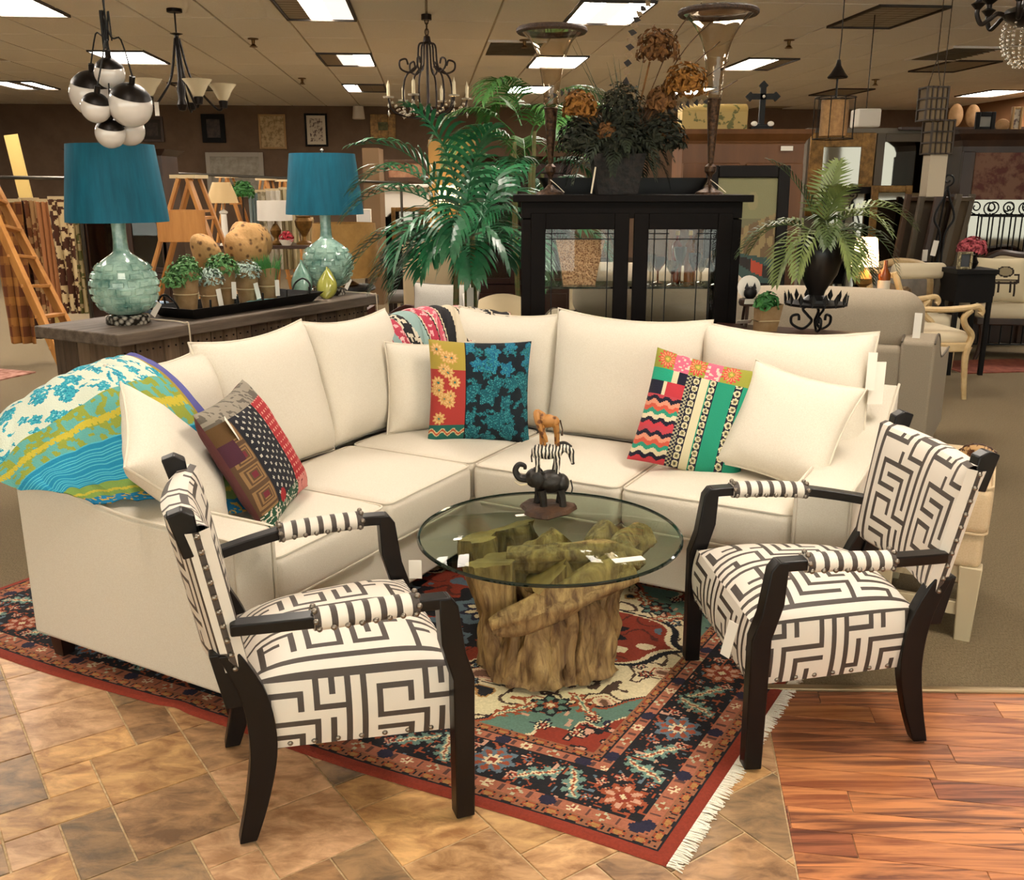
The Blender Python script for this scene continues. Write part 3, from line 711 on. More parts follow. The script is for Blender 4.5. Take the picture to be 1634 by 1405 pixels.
place(q1, S(-.33, LX + .30, .71), Matrix.Rotation(SA, 4, 'Z') @ Rm(math.radians(113), -.48, -.06)); tagcard(q1, (-.17, -.06, .13), .03, .085, ry=-.3, rz=.3)
q2 = pillow('patchwork_pillow', 'teal and black floral pillow with a red daisy strip in the sofa corner', 'pillow', .46, .46, .16, m_cot, (0, 0, 0), Rm(), colfn=pat_teal, n=120, ear=.06)
place(q2, S(-.16, .34, .715), Matrix.Rotation(SA, 4, 'Z') @ Rm(math.radians(36), -.17, .04))
q3 = pillow('patchwork_pillow', 'green striped patchwork pillow with circle bands on the right seat', 'pillow', .45, .47, .15, m_cot, (0, 0, 0), Rm(), colfn=pat_stripe, n=120, ear=.06)
place(q3, S(.84, .35, .715), Matrix.Rotation(SA, 4, 'Z') @ Rm(math.radians(16), -.36, .20))
tassel = MB()
tassel.tube([(.215, 0, .2), (.225, 0, .17), (.222, .003, .11)], [.002, .004, .003], 5); tassel.build('tassel', M('tassel_thread', '#5a2a20', .9), q3)
# ================================================================== fretwork armchairs
def fret_bitmap():
    W_, H_ = 14, 20; bm_ = np.zeros((W_, H_), bool)
    def seg(a, b):
        (x0, y0), (x1, y1) = a, b; n = max(abs(x1 - x0), abs(y1 - y0)) * 2
        for k in range(n + 1):
            t = k / n; bm_[int(round(2 * (x0 + (x1 - x0) * t))) % W_, int(round(2 * (y0 + (y1 - y0) * t))) % H_] = True
    def poly(*p):
        for i in range(len(p) - 1): seg(p[i], p[i + 1])
    poly((0, 0), (0, 10)); poly((1, 0), (1, 10))
    poly((1, 1), (4, 1), (4, 3), (2, 3)); poly((3, 1), (3, 2)); poly((7, 0), (5, 0), (5, 4), (2, 4)); poly((7, 2), (6, 2), (6, 4)); poly((2, 4), (2, 6), (4, 6), (4, 5))
    poly((7, 5), (5, 5), (5, 8), (3, 8)); poly((6, 6), (6, 9)); poly((3, 7), (2, 7), (2, 9), (6, 9)); poly((3, 7), (4, 7)); poly((4, 9), (4, 10))
    return bm_
FRET = fret_bitmap()
def cuts_alt(a, b, ph=0, ln=.0150, gp_=.0235):
    out = [a]; k = [ph]; x = a
    while x < b - 1e-6:
        x = min(b, x + (ln if k[-1] % 2 == 0 else gp_)); out.append(x); k.append(k[-1] + 1)
    if len(out) > 2 and out[-1] - out[-2] < .004: out.pop(-2); k.pop()
    return out, k
def fret_sheet(mb, u0, u1, v0, v1, fn, pu=0, pv=0, swap=False):
    us, ku = cuts_alt(u0, u1, pu); vs, kv = cuts_alt(v0, v1, pv)
    P = [[fn(u, v) for v in vs] for u in us]; mi = []
    for i in range(len(us) - 1):
        for j in range(len(vs) - 1):
            a, b = (kv[j], ku[i]) if swap else (ku[i], kv[j]); mi.append(1 if FRET[a % 14, b % 20] else 0)
    mb.grid(P, mi=mi)
m_fw = M('fret_fabric_ivory', '#d9d0c3', .62, bump=.1, bscale=500); m_fd = M('fret_fabric_taupe', '#443b35', .55, bump=.1, bscale=500)
m_nail = M('nailhead_pewter', '#8c8378', .3, .9); m_blk = M('chair_ebony_wood', '#080607', .34, col2='#120d0b', nscale=9, stretch=(1, 1, .2), spec=.35)
def make_chair():
    ch = thing('armchair', '', 'armchair')
    FWH, RWH, WB = .32, .215, .497
    # seat: trapezoid band + crowned top. local x forward; front legs at x=0, rear at x=-WB
    xf, xr = .005, -.50; zb, zt = .235, .415; hf, hr = .292, .215
    def hw(x): return hr + (hf - hr) * (x - xr) / (xf - xr)
    seat = MB()
    def top(u, v):                    # u along x, v = signed share of the half width in metres at front
        x = u; f = v / hf; e = min(1, abs(f)); ex = min(1, abs((x - (xf + xr) / 2) / ((xf - xr) / 2)))
        return (x, f * hw(x), zt + .075 * (1 - e ** 3.5) ** .8 * (1 - ex ** 4) ** .8)
    fret_sheet(seat, xr, xf, -hf, hf, top, 1, 0, swap=True)
    def bulge(z): return .014 * (1 - ((z - (zb + zt) / 2) / ((zt - zb) / 2)) ** 2)
    for sg in (-1, 1):
        fret_sheet(seat, xr, xf, zb, zt, lambda u, z, sg=sg: (u, sg * (hw(u) + bulge(z)), z), 3, 3 if sg > 0 else 5)
    fret_sheet(seat, -hf, hf, zb, zt, lambda u, z: (xf + bulge(z), u, z), 3, 1)
    fret_sheet(seat, -hr, hr, zb, zt, lambda u, z: (xr - bulge(z), u, z), 0, 1)
    seat.add([(xr, -hr, zb), (xr, hr, zb), (xf, hf, zb), (xf, -hf, zb)], [(0, 1, 2, 3)])
    so = seat.build('seat', [m_fw, m_fd], ch, ang=50)
    nails = []
    for sg in (-1, 1):
        for k in range(9): u = xr + .02 + (xf - xr - .04) * k / 8; nails.append((u, sg * (hw(u) + .002), zb + .012))
        for k in (1, 2): nails.append((xf - .02, sg * (hw(xf) + .006), zb + .012 + k * .05)); nails.append((xr + .012, sg * (hw(xr) + .006), zb + .012 + k * .05))
    for k in range(9): nails.append((xf + .003, -hf + .03 + (2 * hf - .06) * k / 8, zb + .012))
    def nailset(parent, pts, r=.0095):
        for p in pts:
            if 'nail' not in nail_me:
                b = MB(); b.ball((0, 0, 0), .0078, 8, 6); o = b.build('nailhead', m_nail, parent); nail_me['nail'] = o.data
            else: o = link('nailhead', nail_me['nail'], parent)
            o.location = p
    nailset(so, nails)
    # front legs with kinked arm posts
    for sg in (-1, 1):
        y = sg * FWH
        prof = [(-.026, 0), (.024, 0), (.028, .40), (.006, .47), (-.012, .60), (-.030, .625), (-.062, .625), (-.056, .50), (-.028, .40)]
        b = MB(); b.extrude(prof, 'y', y - .024, y + .024); b.build('leg', m_blk, ch, bevel=.004)
        # sabre rear leg
        ry = sg * (RWH + .012); path = catmull([(-WB - .045, ry, 0), (-WB - .012, ry, .12), (-WB + .01, ry, .26), (-WB - .005, ry, .40), (-WB - .055, ry, .52)], 5)
        b = MB(); rings = []
        for i, p in enumerate(path):
            t = i / (len(path) - 1); wx = .021 + .012 * math.sin(t * PI * .9); rings.append([(p.x - wx, p.y - .02, p.z), (p.x + wx, p.y - .02, p.z), (p.x + wx, p.y + .02, p.z), (p.x - wx, p.y + .02, p.z)])
        b.loft(rings); b.build('leg', m_blk, ch, bevel=.003)
        # arm: wood ends, upholstered middle, curving in to the back
        ap = catmull([(-.035, y, .612), (-.16, y * 1.0, .616), (-.32, y * .985, .612), (-.44, sg * .285, .603), (-.545, sg * .248, .592)], 6)
        b = MB(); rings = []
        for p in ap: rings.append([(p.x, p.y - .023, p.z - .016), (p.x, p.y + .023, p.z - .016), (p.x, p.y + .023, p.z + .014), (p.x, p.y - .023, p.z + .014)])
        b.loft(rings); ao = b.build('arm', m_blk, ch, bevel=.004)
        pad = MB(); seg_ = [p for p in ap if -.36 < p.x < -.11]; rr = 10
        xs, kx = cuts_alt(-.36, -.11, 0)
        def armp(x):
            for i in range(len(ap) - 1):
                if ap[i].x >= x >= ap[i + 1].x: t = (ap[i].x - x) / (ap[i].x - ap[i + 1].x); return ap[i].lerp(ap[i + 1], t)
            return ap[0]
        P = []
        for x in xs:
            p = armp(x); P.append([(x, p.y + math.cos(2 * PI * k / 14) * .033, p.z - .001 + math.sin(2 * PI * k / 14) * .027) for k in range(14)])
        mi = []
        for i in range(len(xs) - 1):
            for k in range(14): mi.append(1 if (i % 2 == 0 or (k in (9, 10) and (i // 2) % 2 == 0)) else 0)
        pad.grid(P, mi=mi, closed=True); n0 = len(pad.v) - 14; pad.add([pad.v[i] for i in range(14)], [tuple(range(14))]); pad.add([pad.v[n0 + i] for i in range(14)], [tuple(range(14))])
        po = pad.build('arm_pad', [m_fw, m_fd], ch)
        pts = []
        for sd in (-1, 1):
            for k in range(8): x = -.35 + .23 * k / 7; p = armp(x); pts.append((x, p.y + sd * .030, p.z - .014))
        for x in (-.357, -.113):
            p = armp(x)
            for a in (.3, 1.2, 2.0, 2.9): pts.append((x, p.y + math.cos(a) * .034, p.z + math.sin(a) * .028))
        nailset(po, pts, .0095)
    # raked back pad
    B0 = Vector((-.535, 0, .475)); rk = .17; up = Vector((-math.sin(rk), 0, math.cos(rk))); nf = Vector((math.cos(rk), 0, math.sin(rk)))
    BH, bw0, bw1, bt = .375, .235, .262, .05
    def bw(v): return bw0 + (bw1 - bw0) * v / BH
    back = MB()
    def bf(u, v, sd):
        f = u / bw1; x = f * bw(v); e = abs(f); ev = abs(v / BH * 2 - 1)
        th = bt * (.55 + .45 * (1 - e ** 3) ** .6 * (1 - ev ** 3) ** .6); p = B0 + up * v + nf * (sd * th if sd > 0 else -bt * .55 - .012 * (1 - e * e)); p = p - nf * (.035 * (1 - e * e)) ; return (p.x, x, p.z)
    fret_sheet(back, -bw1, bw1, 0, BH, lambda u, v: bf(u, v, 1), 0, 4); fret_sheet(back, -bw1, bw1, 0, BH, lambda u, v: bf(u, v, -1), 0, 1)
    for sg in (-1, 1):
        def edge(u, v, sg=sg):
            a = Vector(bf(sg * bw1, v, 1)); c = Vector(bf(sg * bw1, v, -1)); t = u / .055; p = a.lerp(c, t); p.y += sg * .012 * math.sin(t * PI); return p
        fret_sheet(back, 0, .055, 0, BH, edge, 1, 0)
    for v in (0, BH):
        def edge2(u, w_, v=v):
            a = Vector(bf(u, v, 1)); c = Vector(bf(u, v, -1)); t = w_ / .055; p = a.lerp(c, t); return p + up * ((.014 if v else -.014) * math.sin(t * PI))
        fret_sheet(back, -bw1, bw1, 0, .055, edge2, 0, 0)
    bo = back.build('backrest', [m_fw, m_fd], ch, ang=60)
    pts = []
    for sg in (-1, 1):
        for k in range(10):
            v = .01 + (BH - .02) * k / 9; a = Vector(bf(sg * bw1, v, 1)); c = Vector(bf(sg * bw1, v, -1)); p = a.lerp(c, .55); pts.append((p.x, p.y + sg * .013, p.z))
    nailset(bo, pts)
    for sg in (-1, 1):
        p = B0 + up * BH; y = sg * (bw1 - .022)
        T = Matrix.Translation((p.x, y, p.z)) @ Matrix.Rotation(-rk, 4, 'Y')
        b = MB(); b.extrude([(-.045, -.06), (.0, -.06), (.004, .035), (-.02, .055), (-.055, .05)], 'y', -.022, .022, T=T); b.build('post_tip', m_blk, ch, bevel=.004)
        q0 = B0 - up * .09; T2 = Matrix.Translation((0, 0, 0)); yb = sg * (bw0 - .02)
        b = MB(); b.loft([[(pp.x - wx, yy - .02, pp.z), (pp.x + wx, yy - .02, pp.z), (pp.x + wx, yy + .02, pp.z), (pp.x - wx, yy + .02, pp.z)] for pp, yy, wx in ((B0 - up * .10 - nf * .02, yb, .03), (B0 + up * .05 - nf * .03, yb, .024))]); b.build('back_post', m_blk, ch, bevel=.003)
    return ch
nail_me = {}
ch0 = make_chair(); ch1 = copy_tree(ch0)
chs = [(ch0, Vector((-.1655 + .0, 2.525, 0)), math.radians(20.7), 'fret patterned armchair at the left, its back toward the big sofa arm'),
       (ch1, Vector((.650, 2.70, 0)), math.radians(184.8), 'fret patterned armchair at the right, in front of the small ottoman')]
# the left chair is placed by its rear legs
fwd = Vector((math.cos(chs[0][2]), math.sin(chs[0][2]), 0)); chs[0] = (ch0, Vector((-.722, 2.288, 0)) + fwd * .515, chs[0][2], chs[0][3])
for o, p, rz, lb in chs:
    o.location = (p.x, p.y, .0085); o.rotation_euler.z = rz; tag(o, lb, 'armchair', 'pair of fret patterned armchairs')
tagcard(ch1, (.06, .25, .36), .03, .115, ry=.2, rz=PI / 2 + .7); tagcard(ch0, (.04, .27, .45), .04, .06, rz=-.4)

# ================================================================== root table with a glass top
TC = Vector((.125, 3.0, 0)); tbl = thing('coffee_table', 'round glass coffee table on a gnarled teak root base', 'coffee table', TC + Vector((0, 0, .014)))
m_root = M('teak_root_wood', '#b3915f', .75, col2='#60432a', nscale=6, detail=9, lo=.34, hi=.66, bump=1., bscale=22, stretch=(2.6, 2.6, .6), distort=1.8)
m_cut = M('teak_root_cut_face', '#a8874f', .6, col2='#7d5f33', nscale=9, detail=6, bump=.25, bscale=30)
GZ = .47; gr = .437
g = MB(); g.lathe([(0, GZ - .012), (gr - .004, GZ - .012), (gr, GZ - .009), (gr, GZ - .003), (gr - .004, GZ), (0, GZ)], 96)
m_tgl = glass('table_glass_sheet', '#ecf5ec', ior=1.20, edge=.22); g.build('glass_top', m_tgl, tbl)
g = MB(); pts = [(math.cos(2 * PI * k / 96) * gr, math.sin(2 * PI * k / 96) * gr, GZ - .006) for k in range(96)]; g.tube(pts, .0062, 6, closed=True); g.build('glass_rim', M('glass_edge_green', '#0c1a14', .08, spec=.8), tbl)
rr_ = random.Random(21)
def root_limb(path, rad, seed, n=28, cut=False, name='root'):
    P = catmull(path, 11); N = len(P); mb = MB(); rings = []; q = random.Random(seed); ph = [q.uniform(0, 6.3) for _ in range(4)]
    tg = [(P[min(N - 1, i + 1)] - P[max(0, i - 1)]).normalized() for i in range(N)]; nx = tg[0].orthogonal().normalized()
    for i in range(N):
        nx = (nx - tg[i] * nx.dot(tg[i])).normalized(); ny = tg[i].cross(nx); t = i / (N - 1); k = t * (len(rad) - 1); j = min(len(rad) - 2, int(k)); R = rad[j] + (rad[j + 1] - rad[j]) * (k - j)
        ring = []
        for a_ in range(n):
            a = 2 * PI * a_ / n; rr = R * (1 + .16 * math.sin(3 * a + ph[0] + t * 3) + .10 * math.sin(5 * a + ph[1] - t * 5) + .07 * math.sin(2 * a + ph[2] + t * 9) + .06 * math.sin(9 * a + ph[3] + 2 * math.sin(t * 7)) + .04 * math.sin(13 * a + t * 11) + .05 * math.sin(t * 17 + ph[1] + 2 * a))
            ring.append(P[i] + nx * math.cos(a) * rr + ny * math.sin(a) * rr)
        rings.append([tuple(v) for v in ring])
    mb.loft(rings, caps=not cut); o = mb.build(name, m_root, tbl, ang=75)
    if cut:
        c = MB(); e = rings[-1]; c.add(e, [tuple(range(n))]); c.build('cut_face', m_cut, o, smooth=False)
    return o
root_limb([(.0, .02, .005), (.01, .02, .12), (.0, .01, .24), (-.02, 0, .34)], [.15, .145, .135, .11], 1, 36)
for i, (p, rd, ct) in enumerate([
    ([(-.15, -.10, .005), (-.165, -.10, .14), (-.17, -.09, .27), (-.19, -.08, .40)], [.06, .055, .06, .075], True),
    ([(-.06, -.16, .004), (-.05, -.15, .12), (-.04, -.14, .22)], [.08, .075, .05], False),
    ([(.06, -.15, .004), (.05, -.14, .10), (.06, -.12, .25), (-.02, -.13, .37)], [.055, .05, .045, .08], True),
    ([(.15, -.10, .004), (.14, -.09, .12), (.12, -.06, .26)], [.07, .07, .05], False),
    ([(.17, .03, .004), (.16, .02, .15), (.19, .02, .30), (.30, .02, .39)], [.06, .06, .06, .05], False),
    ([(-.19, -.20, .22), (-.05, -.19, .27), (.10, -.15, .33), (.26, -.09, .38)], [.03, .05, .06, .05], False),
    ([(-.14, -.06, .395), (0, -.07, .405), (.16, -.05, .41), (.30, -.08, .40)], [.035, .05, .045, .03], False),
    ([(-.18, .10, .004), (-.19, .10, .15), (-.22, .10, .28), (-.24, .11, .41)], [.05, .05, .06, .065], True),
    ([(-.06, .20, .004), (-.08, .20, .18), (-.10, .22, .32), (-.12, .24, .405)], [.06, .06, .07, .085], True),
    ([(.12, .18, .004), (.12, .17, .18), (.17, .18, .32), (.24, .22, .405)], [.06, .06, .06, .05], True),
    ([(.16, .02, .30), (.24, .06, .37), (.31, .12, .395), (.36, .14, .405)], [.05, .06, .05, .035], False),
    ([(-.02, .06, .25), (.02, .08, .36), (.06, .10, .41)], [.08, .06, .055], True),
    ([(-.12, -.01, .33), (-.03, .0, .38), (.03, .03, .42)], [.06, .05, .05], True),
    ([(-.11, -.17, .004), (-.13, -.17, .08), (-.115, -.15, .17), (-.15, -.13, .24)], [.035, .04, .035, .02], False), ([(.02, -.20, .004), (.0, -.185, .07), (.03, -.165, .16), (.02, -.15, .24)], [.03, .04, .035, .02], False),
    ([(.11, -.16, .004), (.10, -.155, .09), (.12, -.13, .19), (.10, -.10, .27)], [.03, .035, .03, .02], False), ([(.20, -.04, .10), (.21, -.06, .17), (.19, -.08, .25), (.23, -.05, .33)], [.02, .035, .03, .02], False), ([(-.20, -.03, .004), (-.21, -.03, .1), (-.19, -.02, .2)], [.04, .035, .03], False)]):
    root_limb(p, rd, 30 + i, 26, ct)
tagcard(tbl, (.235, -.25, GZ + .002), .10, .035, rx=PI / 2 - .02, rz=.28)

# ---- stacked animal figurine
FP = gp(873, 827, GZ); fig = thing('animal_figurine', 'giraffe on zebra on elephant stacking figurine standing on the glass top', 'figurine', (FP.x, FP.y + .03, GZ + .0148))
m_ele = M('elephant_resin', '#17130f', .45, col2='#2a241e', nscale=30, bump=.2, bscale=60); m_zeb = M('zebra_resin', '#d8cfbe', .5, col2='#1a1613', wave='X', nscale=26, distort=4.5, detail=2, lo=.48, hi=.55); m_gir = M('giraffe_resin', '#5f3514', .5, col2='#a9743a', voro=True, nscale=42, lo=.28, hi=.42)
m_bark = M('figurine_rock', '#2e1c10', .7, col2='#4a3018', nscale=20, bump=.5, bscale=40)
b = MB(); b.lathe([(0, 0), (.085, 0), (.098, .008), (.09, .02), (.07, .026), (0, .027)], 20, fn=lambda a, z: 1 + .12 * math.sin(3 * a + 1) + .06 * math.sin(7 * a)); b.build('plinth', m_bark, fig)
def limbset(mb, pts, r0, r1, n=8):
    for (p, q) in pts: mb.tube([p, Vector(p).lerp(Vector(q), .5) + Vector((.002, 0, 0)), q], [r0, (r0 + r1) / 2 * .9, r1], n)
b = MB(); z0 = .026     # elephant faces -x, trunk raised
b.ball((.012, 0, z0 + .085), .05, 16, 10, (1.05, .78, .85)); b.ball((-.045, 0, z0 + .098), .034, 12, 8, (1, .85, 1.05)); b.ball((.05, 0, z0 + .078), .036, 12, 8, (.8, .9, 1))
limbset(b, [((-.028, .02, z0 + .06), (-.035, .02, z0)), ((-.02, -.022, z0 + .06), (-.012, -.022, z0)), ((.05, .02, z0 + .06), (.045, .022, z0)), ((.045, -.02, z0 + .06), (.056, -.022, z0))], .017, .014)
b.tube(catmull([(-.072, 0, z0 + .095), (-.098, 0, z0 + .10), (-.112, 0, z0 + .125), (-.100, 0, z0 + .147), (-.080, 0, z0 + .143), (-.078, 0, z0 + .130)], 5), [.015 - .009 * i / 25 for i in range(26)], 8)
b.tube([(.083, 0, z0 + .09), (.09, 0, z0 + .06), (.086, 0, z0 + .04)], [.003, .0025, .003], 5); b.build('elephant', m_ele, fig)
for sg in (-1, 1):
    e = MB(); e.ball((-.035, sg * .036, z0 + .10), .026, 10, 6, (.9, .25, 1.15)); e.build('ear', m_ele, fig)
    e = MB(); e.tube(catmull([(-.07, sg * .016, z0 + .08), (-.095, sg * .02, z0 + .078), (-.115, sg * .018, z0 + .09)], 4), [.004 - .0028 * i / 8 for i in range(9)], 6); e.build('tusk', M('tusk_ivory', '#d8c9a2', .4), fig)
zz = z0 + .126
b = MB(); b.ball((.0, 0, zz + .068), .033, 14, 8, (1.35, .72, .85)); b.ball((-.032, 0, zz + .067), .028, 10, 8, (.9, .85, 1)); b.ball((.034, 0, zz + .07), .026, 10, 8, (.8, .8, 1))
limbset(b, [((-.036, .012, zz + .05), (-.03, .014, zz - .006)), ((-.034, -.012, zz + .05), (-.04, -.014, zz - .01)), ((.032, .01, zz + .055), (.022, .012, zz - .004)), ((.036, -.01, zz + .055), (.034, -.013, zz - .008))], .011, .0065)
b.tube(catmull([(.04, 0, zz + .075), (.062, 0, zz + .082), (.08, 0, zz + .068), (.085, 0, zz + .05)], 4), [.02, .018, .017, .016, .015, .014, .014, .015, .015, .014, .012, .011, .011], 8)
b.tube([(.082, 0, zz + .058), (.087, 0, zz + .042), (.089, 0, zz + .028)], [.013, .010, .008], 8); b.build('zebra', m_zeb, fig)
e = MB(); e.tube(catmull([(.035, 0, zz + .096), (.06, 0, zz + .10), (.083, 0, zz + .084)], 4), .006, 6); e.tube([(-.05, 0, zz + .075), (-.056, 0, zz + .05), (-.054, 0, zz + .03)], .003, 5); e.tube([(.089, 0, zz + .030), (.09, 0, zz + .022)], [.008, .006], 7); e.build('mane', m_ele, fig)
yy = zz + .096     # giraffe: head bent down to its forelegs
b = MB(); b.ball((.0, 0, yy + .082), .027, 14, 8, (1.25, .75, .9)); b.ball((-.022, 0, yy + .088), .026, 12, 8, (.8, .8, 1.1)); b.ball((.024, 0, yy + .078), .022, 10, 8, (.8, .8, 1))
limbset(b, [((-.026, .010, yy + .07), (-.022, .010, yy - .004)), ((-.022, -.010, yy + .07), (-.010, -.010, yy - .002)), ((.026, .010, yy + .07), (.03, .010, yy - .008)), ((.03, -.010, yy + .07), (.036, -.010, yy - .004))], .010, .0055)
b.tube(catmull([(-.024, 0, yy + .10), (-.037, -.006, yy + .112), (-.036, -.022, yy + .088), (-.022, -.024, yy + .05), (-.012, -.022, yy + .03)], 5), [.017, .016, .016, .015, .014, .014, .013, .012, .012, .011, .011, .010, .010, .009, .009, .009, .009, .009, .010, .010, .008], 8)
b.tube([(-.016, -.024, yy + .045), (-.010, -.028, yy + .030), (-.004, -.026, yy + .014)], [.009, .009, .006], 8); b.build('giraffe', m_gir, fig)
e = MB(); e.tube([(.043, 0, yy + .085), (.052, 0, yy + .05), (.05, 0, yy + .03)], [.003, .002, .004], 5); e.build('tail', m_bark, fig)
tagcard(fig, (-.075, -.05, .004), .075, .018, rx=PI / 2, rz=.25)

# ================================================================== ottoman behind the right chair
OP = gp(1548, 1028); oA = math.radians(-27); ot = thing('ottoman', 'beige cushioned ottoman on a distressed white wooden frame', 'ottoman', (OP.x, OP.y, 0), oA)
m_ds = M('distressed_white_wood', '#b8a98a', .7, col2='#6b5a40', nscale=10, detail=8, lo=.62, hi=.75, bump=.2, bscale=30, stretch=(1, 1, .25)); m_oc = M('ottoman_linen', '#cdb795', .9, col2='#c1aa86', nscale=200, bump=.15, bscale=380)
OW, OD = .35, .56      # local: x back-left.. frame corner at origin is the near right foot
def ol(x, y, z): return (-x, y, z)
for (x, y) in ((.03, .03), (OW - .03, .03), (.03, OD - .03), (OW - .03, OD - .03)):
    b = MB(); b.box(ol(x, y, .145), (.075, .07, .29), taper=.72); b.build('leg', m_ds, ot, bevel=.004)
for y in (.03, OD - .03):
    b = MB(); b.box(ol(OW / 2, y, .255), (OW - .1, .03, .07)); b.build('apron', m_ds, ot, bevel=.003); b = MB(); b.box(ol(OW / 2, y, .12), (OW - .1, .028, .05)); b.build('stretcher', m_ds, ot, bevel=.003)
for x in (.03, OW - .03): b = MB(); b.box(ol(x, OD / 2, .255), (.03, OD - .1, .07)); b.build('apron', m_ds, ot, bevel=.003)
b = MB(); b.rbox(ol(OW / 2, OD / 2, .345), (OW - .0, OD, .13), .03, 6, 3); b.build('padded_base', m_oc, ot)
b = MB(); b.rbox(ol(OW / 2, OD / 2, .503), (OW + .02, OD + .02, .185), .035, 8, 3, crown=(.005, .005, .02)); oc_ = b.build('cushion', m_oc, ot)
for z in (.418, .588):
    b = MB(); b.tube([(-OW / 2 + p[0], OD / 2 + p[1], z) for p in rect_path(OW + .012, OD + .012, .035, 4)], .005, 6, closed=True); b.build('piping', m_oc, oc_)
tagcard(ot, (-.24, -.0, .27), .06, .04, rz=.05)
# agate-rimmed shell bowl and its little plant
BP = ot.location + Matrix.Rotation(oA, 3, 'Z') @ Vector((-.055, .10, .618))
bowl = thing('shell_bowl', 'scalloped brown and cream bowl tipped on the ottoman behind the armchair', 'bowl', BP)
bowl.scale = (.62, .62, .62)
b = MB(); T = Matrix.Translation((0, 0, .075)) @ Matrix.Rotation(-.95, 4, 'X') @ Matrix.Rotation(.4, 4, 'Y')
b.lathe([(0, -.03), (.05, -.026), (.09, -.008), (.105, .015), (.098, .016), (.08, .0), (.045, -.015), (0, -.018)], 28, T=T, fn=lambda a, z: 1 + .035 * math.sin(14 * a)); b.build('dish', M('shell_bowl_glaze', '#c29c6c', .4, col2='#4a2814', nscale=30, detail=2, lo=.5, hi=.6), bowl)
b = MB(); pts = [T @ Vector((math.cos(2 * PI * k / 56) * .102 * (1 + .035 * math.sin(28 * PI * k / 56 )), math.sin(2 * PI * k / 56) * .102 * (1 + .035 * math.sin(28 * PI * k / 56)), .016)) for k in range(56)]; b.tube(pts, .0055, 6, closed=True); b.build('rim', M('shell_rim', '#3a1f10', .5), bowl)

# ================================================================== throw over the left arm
def pat_throw(u, v):       # u along the drape (0 outside end .. 1 purple hem), v across (0 top .. 1 front hem)
    out = np.empty(u.shape + (3,)); out[:] = lina('#cfd6c4'); aq = lina('#3aa3b4'); dk = lina('#1f7f9c')
    fr = random.Random(6); pale = lina('#8fcbd0')
    for _ in range(75):
        cx, cy, r = fr.uniform(0, 1), fr.uniform(0, .44), fr.uniform(.022, .042); dx, dy = u - cx, (v - cy) * .9; dd = np.hypot(dx, dy); a = np.arctan2(dy, dx); lb_ = r * (.82 + .18 * np.cos(5 * a + cx * 20)); put(out, dd < lb_, aq); put(out, (dd < lb_) & ((dd / lb_ * 3 + a * .5) % 1 < .28), dk); put(out, (dd < lb_ * .8) & ((dd / lb_ * 3 + a * .5) % 1 > .86), pale)
    for _ in range(120): leaf(out, u, v, fr.uniform(0, 1), fr.uniform(0, .44), .020, .009, fr.uniform(0, 6.2), [aq, dk, dk])
    band = v > .42; put(out, band, lina('#5fa6a0')); yel = lina('#c2b03a'); t = vnoise(u * 60, v * 60, 7)
    m = band & (v < .62); put(out, m & (t > .5), lina('#8f9a3c')); put(out, np.hypot(((u * 42) % 1 - .5) / 42, v - .51) < .0125, yel); put(out, np.hypot(((u * 42 + .5) % 1 - .5) / 42, v - .525) < .010, yel)
    m = (v >= .60) & (v < .80); put(out, m, lina('#1c86ac')); put(out, m & ((v * 70) % 1 < .35), lina('#4fb0c4'))
    m = (v >= .80); put(out, m, lina('#7d9a4a')); put(out, np.hypot(((u * 42) % 1 - .5) / 42, v - .86) < .0125, yel); put(out, v > .91, lina('#1277a6')); put(out, (v > .91) & (t > .66), lina('#c9a23c'))
    put(out, u > .93, lina('#5a5a9c')); put(out, (u > .91) & (u <= .93), lina('#a08a3a'))
    return out
def sl(x, y, z): p = S(x, y, z); return p
net = [  # rows across v (behind the back -> front hem); columns u from outside rear corner to the seat side
    [sl(-1.09, -1.52, .50), sl(-1.06, -1.38, .80), sl(-1.02, -1.26, .88), sl(-.97, -1.14, .92), sl(-.92, -1.04, .95), sl(-.90, -.95, .96)],
    [sl(-1.05, -1.50, .56), sl(-.99, -1.39, .81), sl(-.93, -1.26, .93), sl(-.88, -1.14, .985), sl(-.85, -1.04, 1.01), sl(-.83, -.95, 1.015)],
    [sl(-.97, -1.47, .66), sl(-.90, -1.38, .775), sl(-.80, -1.26, .88), sl(-.72, -1.14, .95), sl(-.68, -1.04, .97), sl(-.66, -.95, .975)],
    [sl(-.84, -1.44, .65), sl(-.78, -1.38, .725), sl(-.68, -1.26, .78), sl(-.58, -1.14, .82), sl(-.53, -1.02, .81), sl(-.50, -.91, .80)],
    [sl(-.66, -1.40, .655), sl(-.62, -1.36, .665), sl(-.56, -1.26, .675), sl(-.46, -1.16, .68), sl(-.43, -1.02, .64), sl(-.42, -.90, .62)],
    [sl(-.56, -1.375, .625), sl(-.50, -1.34, .632), sl(-.42, -1.26, .632), sl(-.32, -1.17, .62), sl(-.28, -1.05, .545), sl(-.27, -.93, .53)]]
P = interp_grid(net, 18); na, nb = len(P), len(P[0])
wr_ = random.Random(4)
for i in range(na):
    for j in range(nb):
        v, u = i / (na - 1), j / (nb - 1); k = .010 * math.sin(v * 21 + 3 * math.sin(u * 4)) * math.sin(u * 6 + 1) + .006 * math.sin(u * 31 + v * 9); P[i][j] = P[i][j] + Vector((.0, 0, abs(k) * .8 + .004)) + Vector((k * .5, -k * .5, 0))
vv, uu = np.meshgrid((np.arange(na - 1) + .5) / (na - 1), (np.arange(nb - 1) + .5) / (nb - 1), indexing='ij')
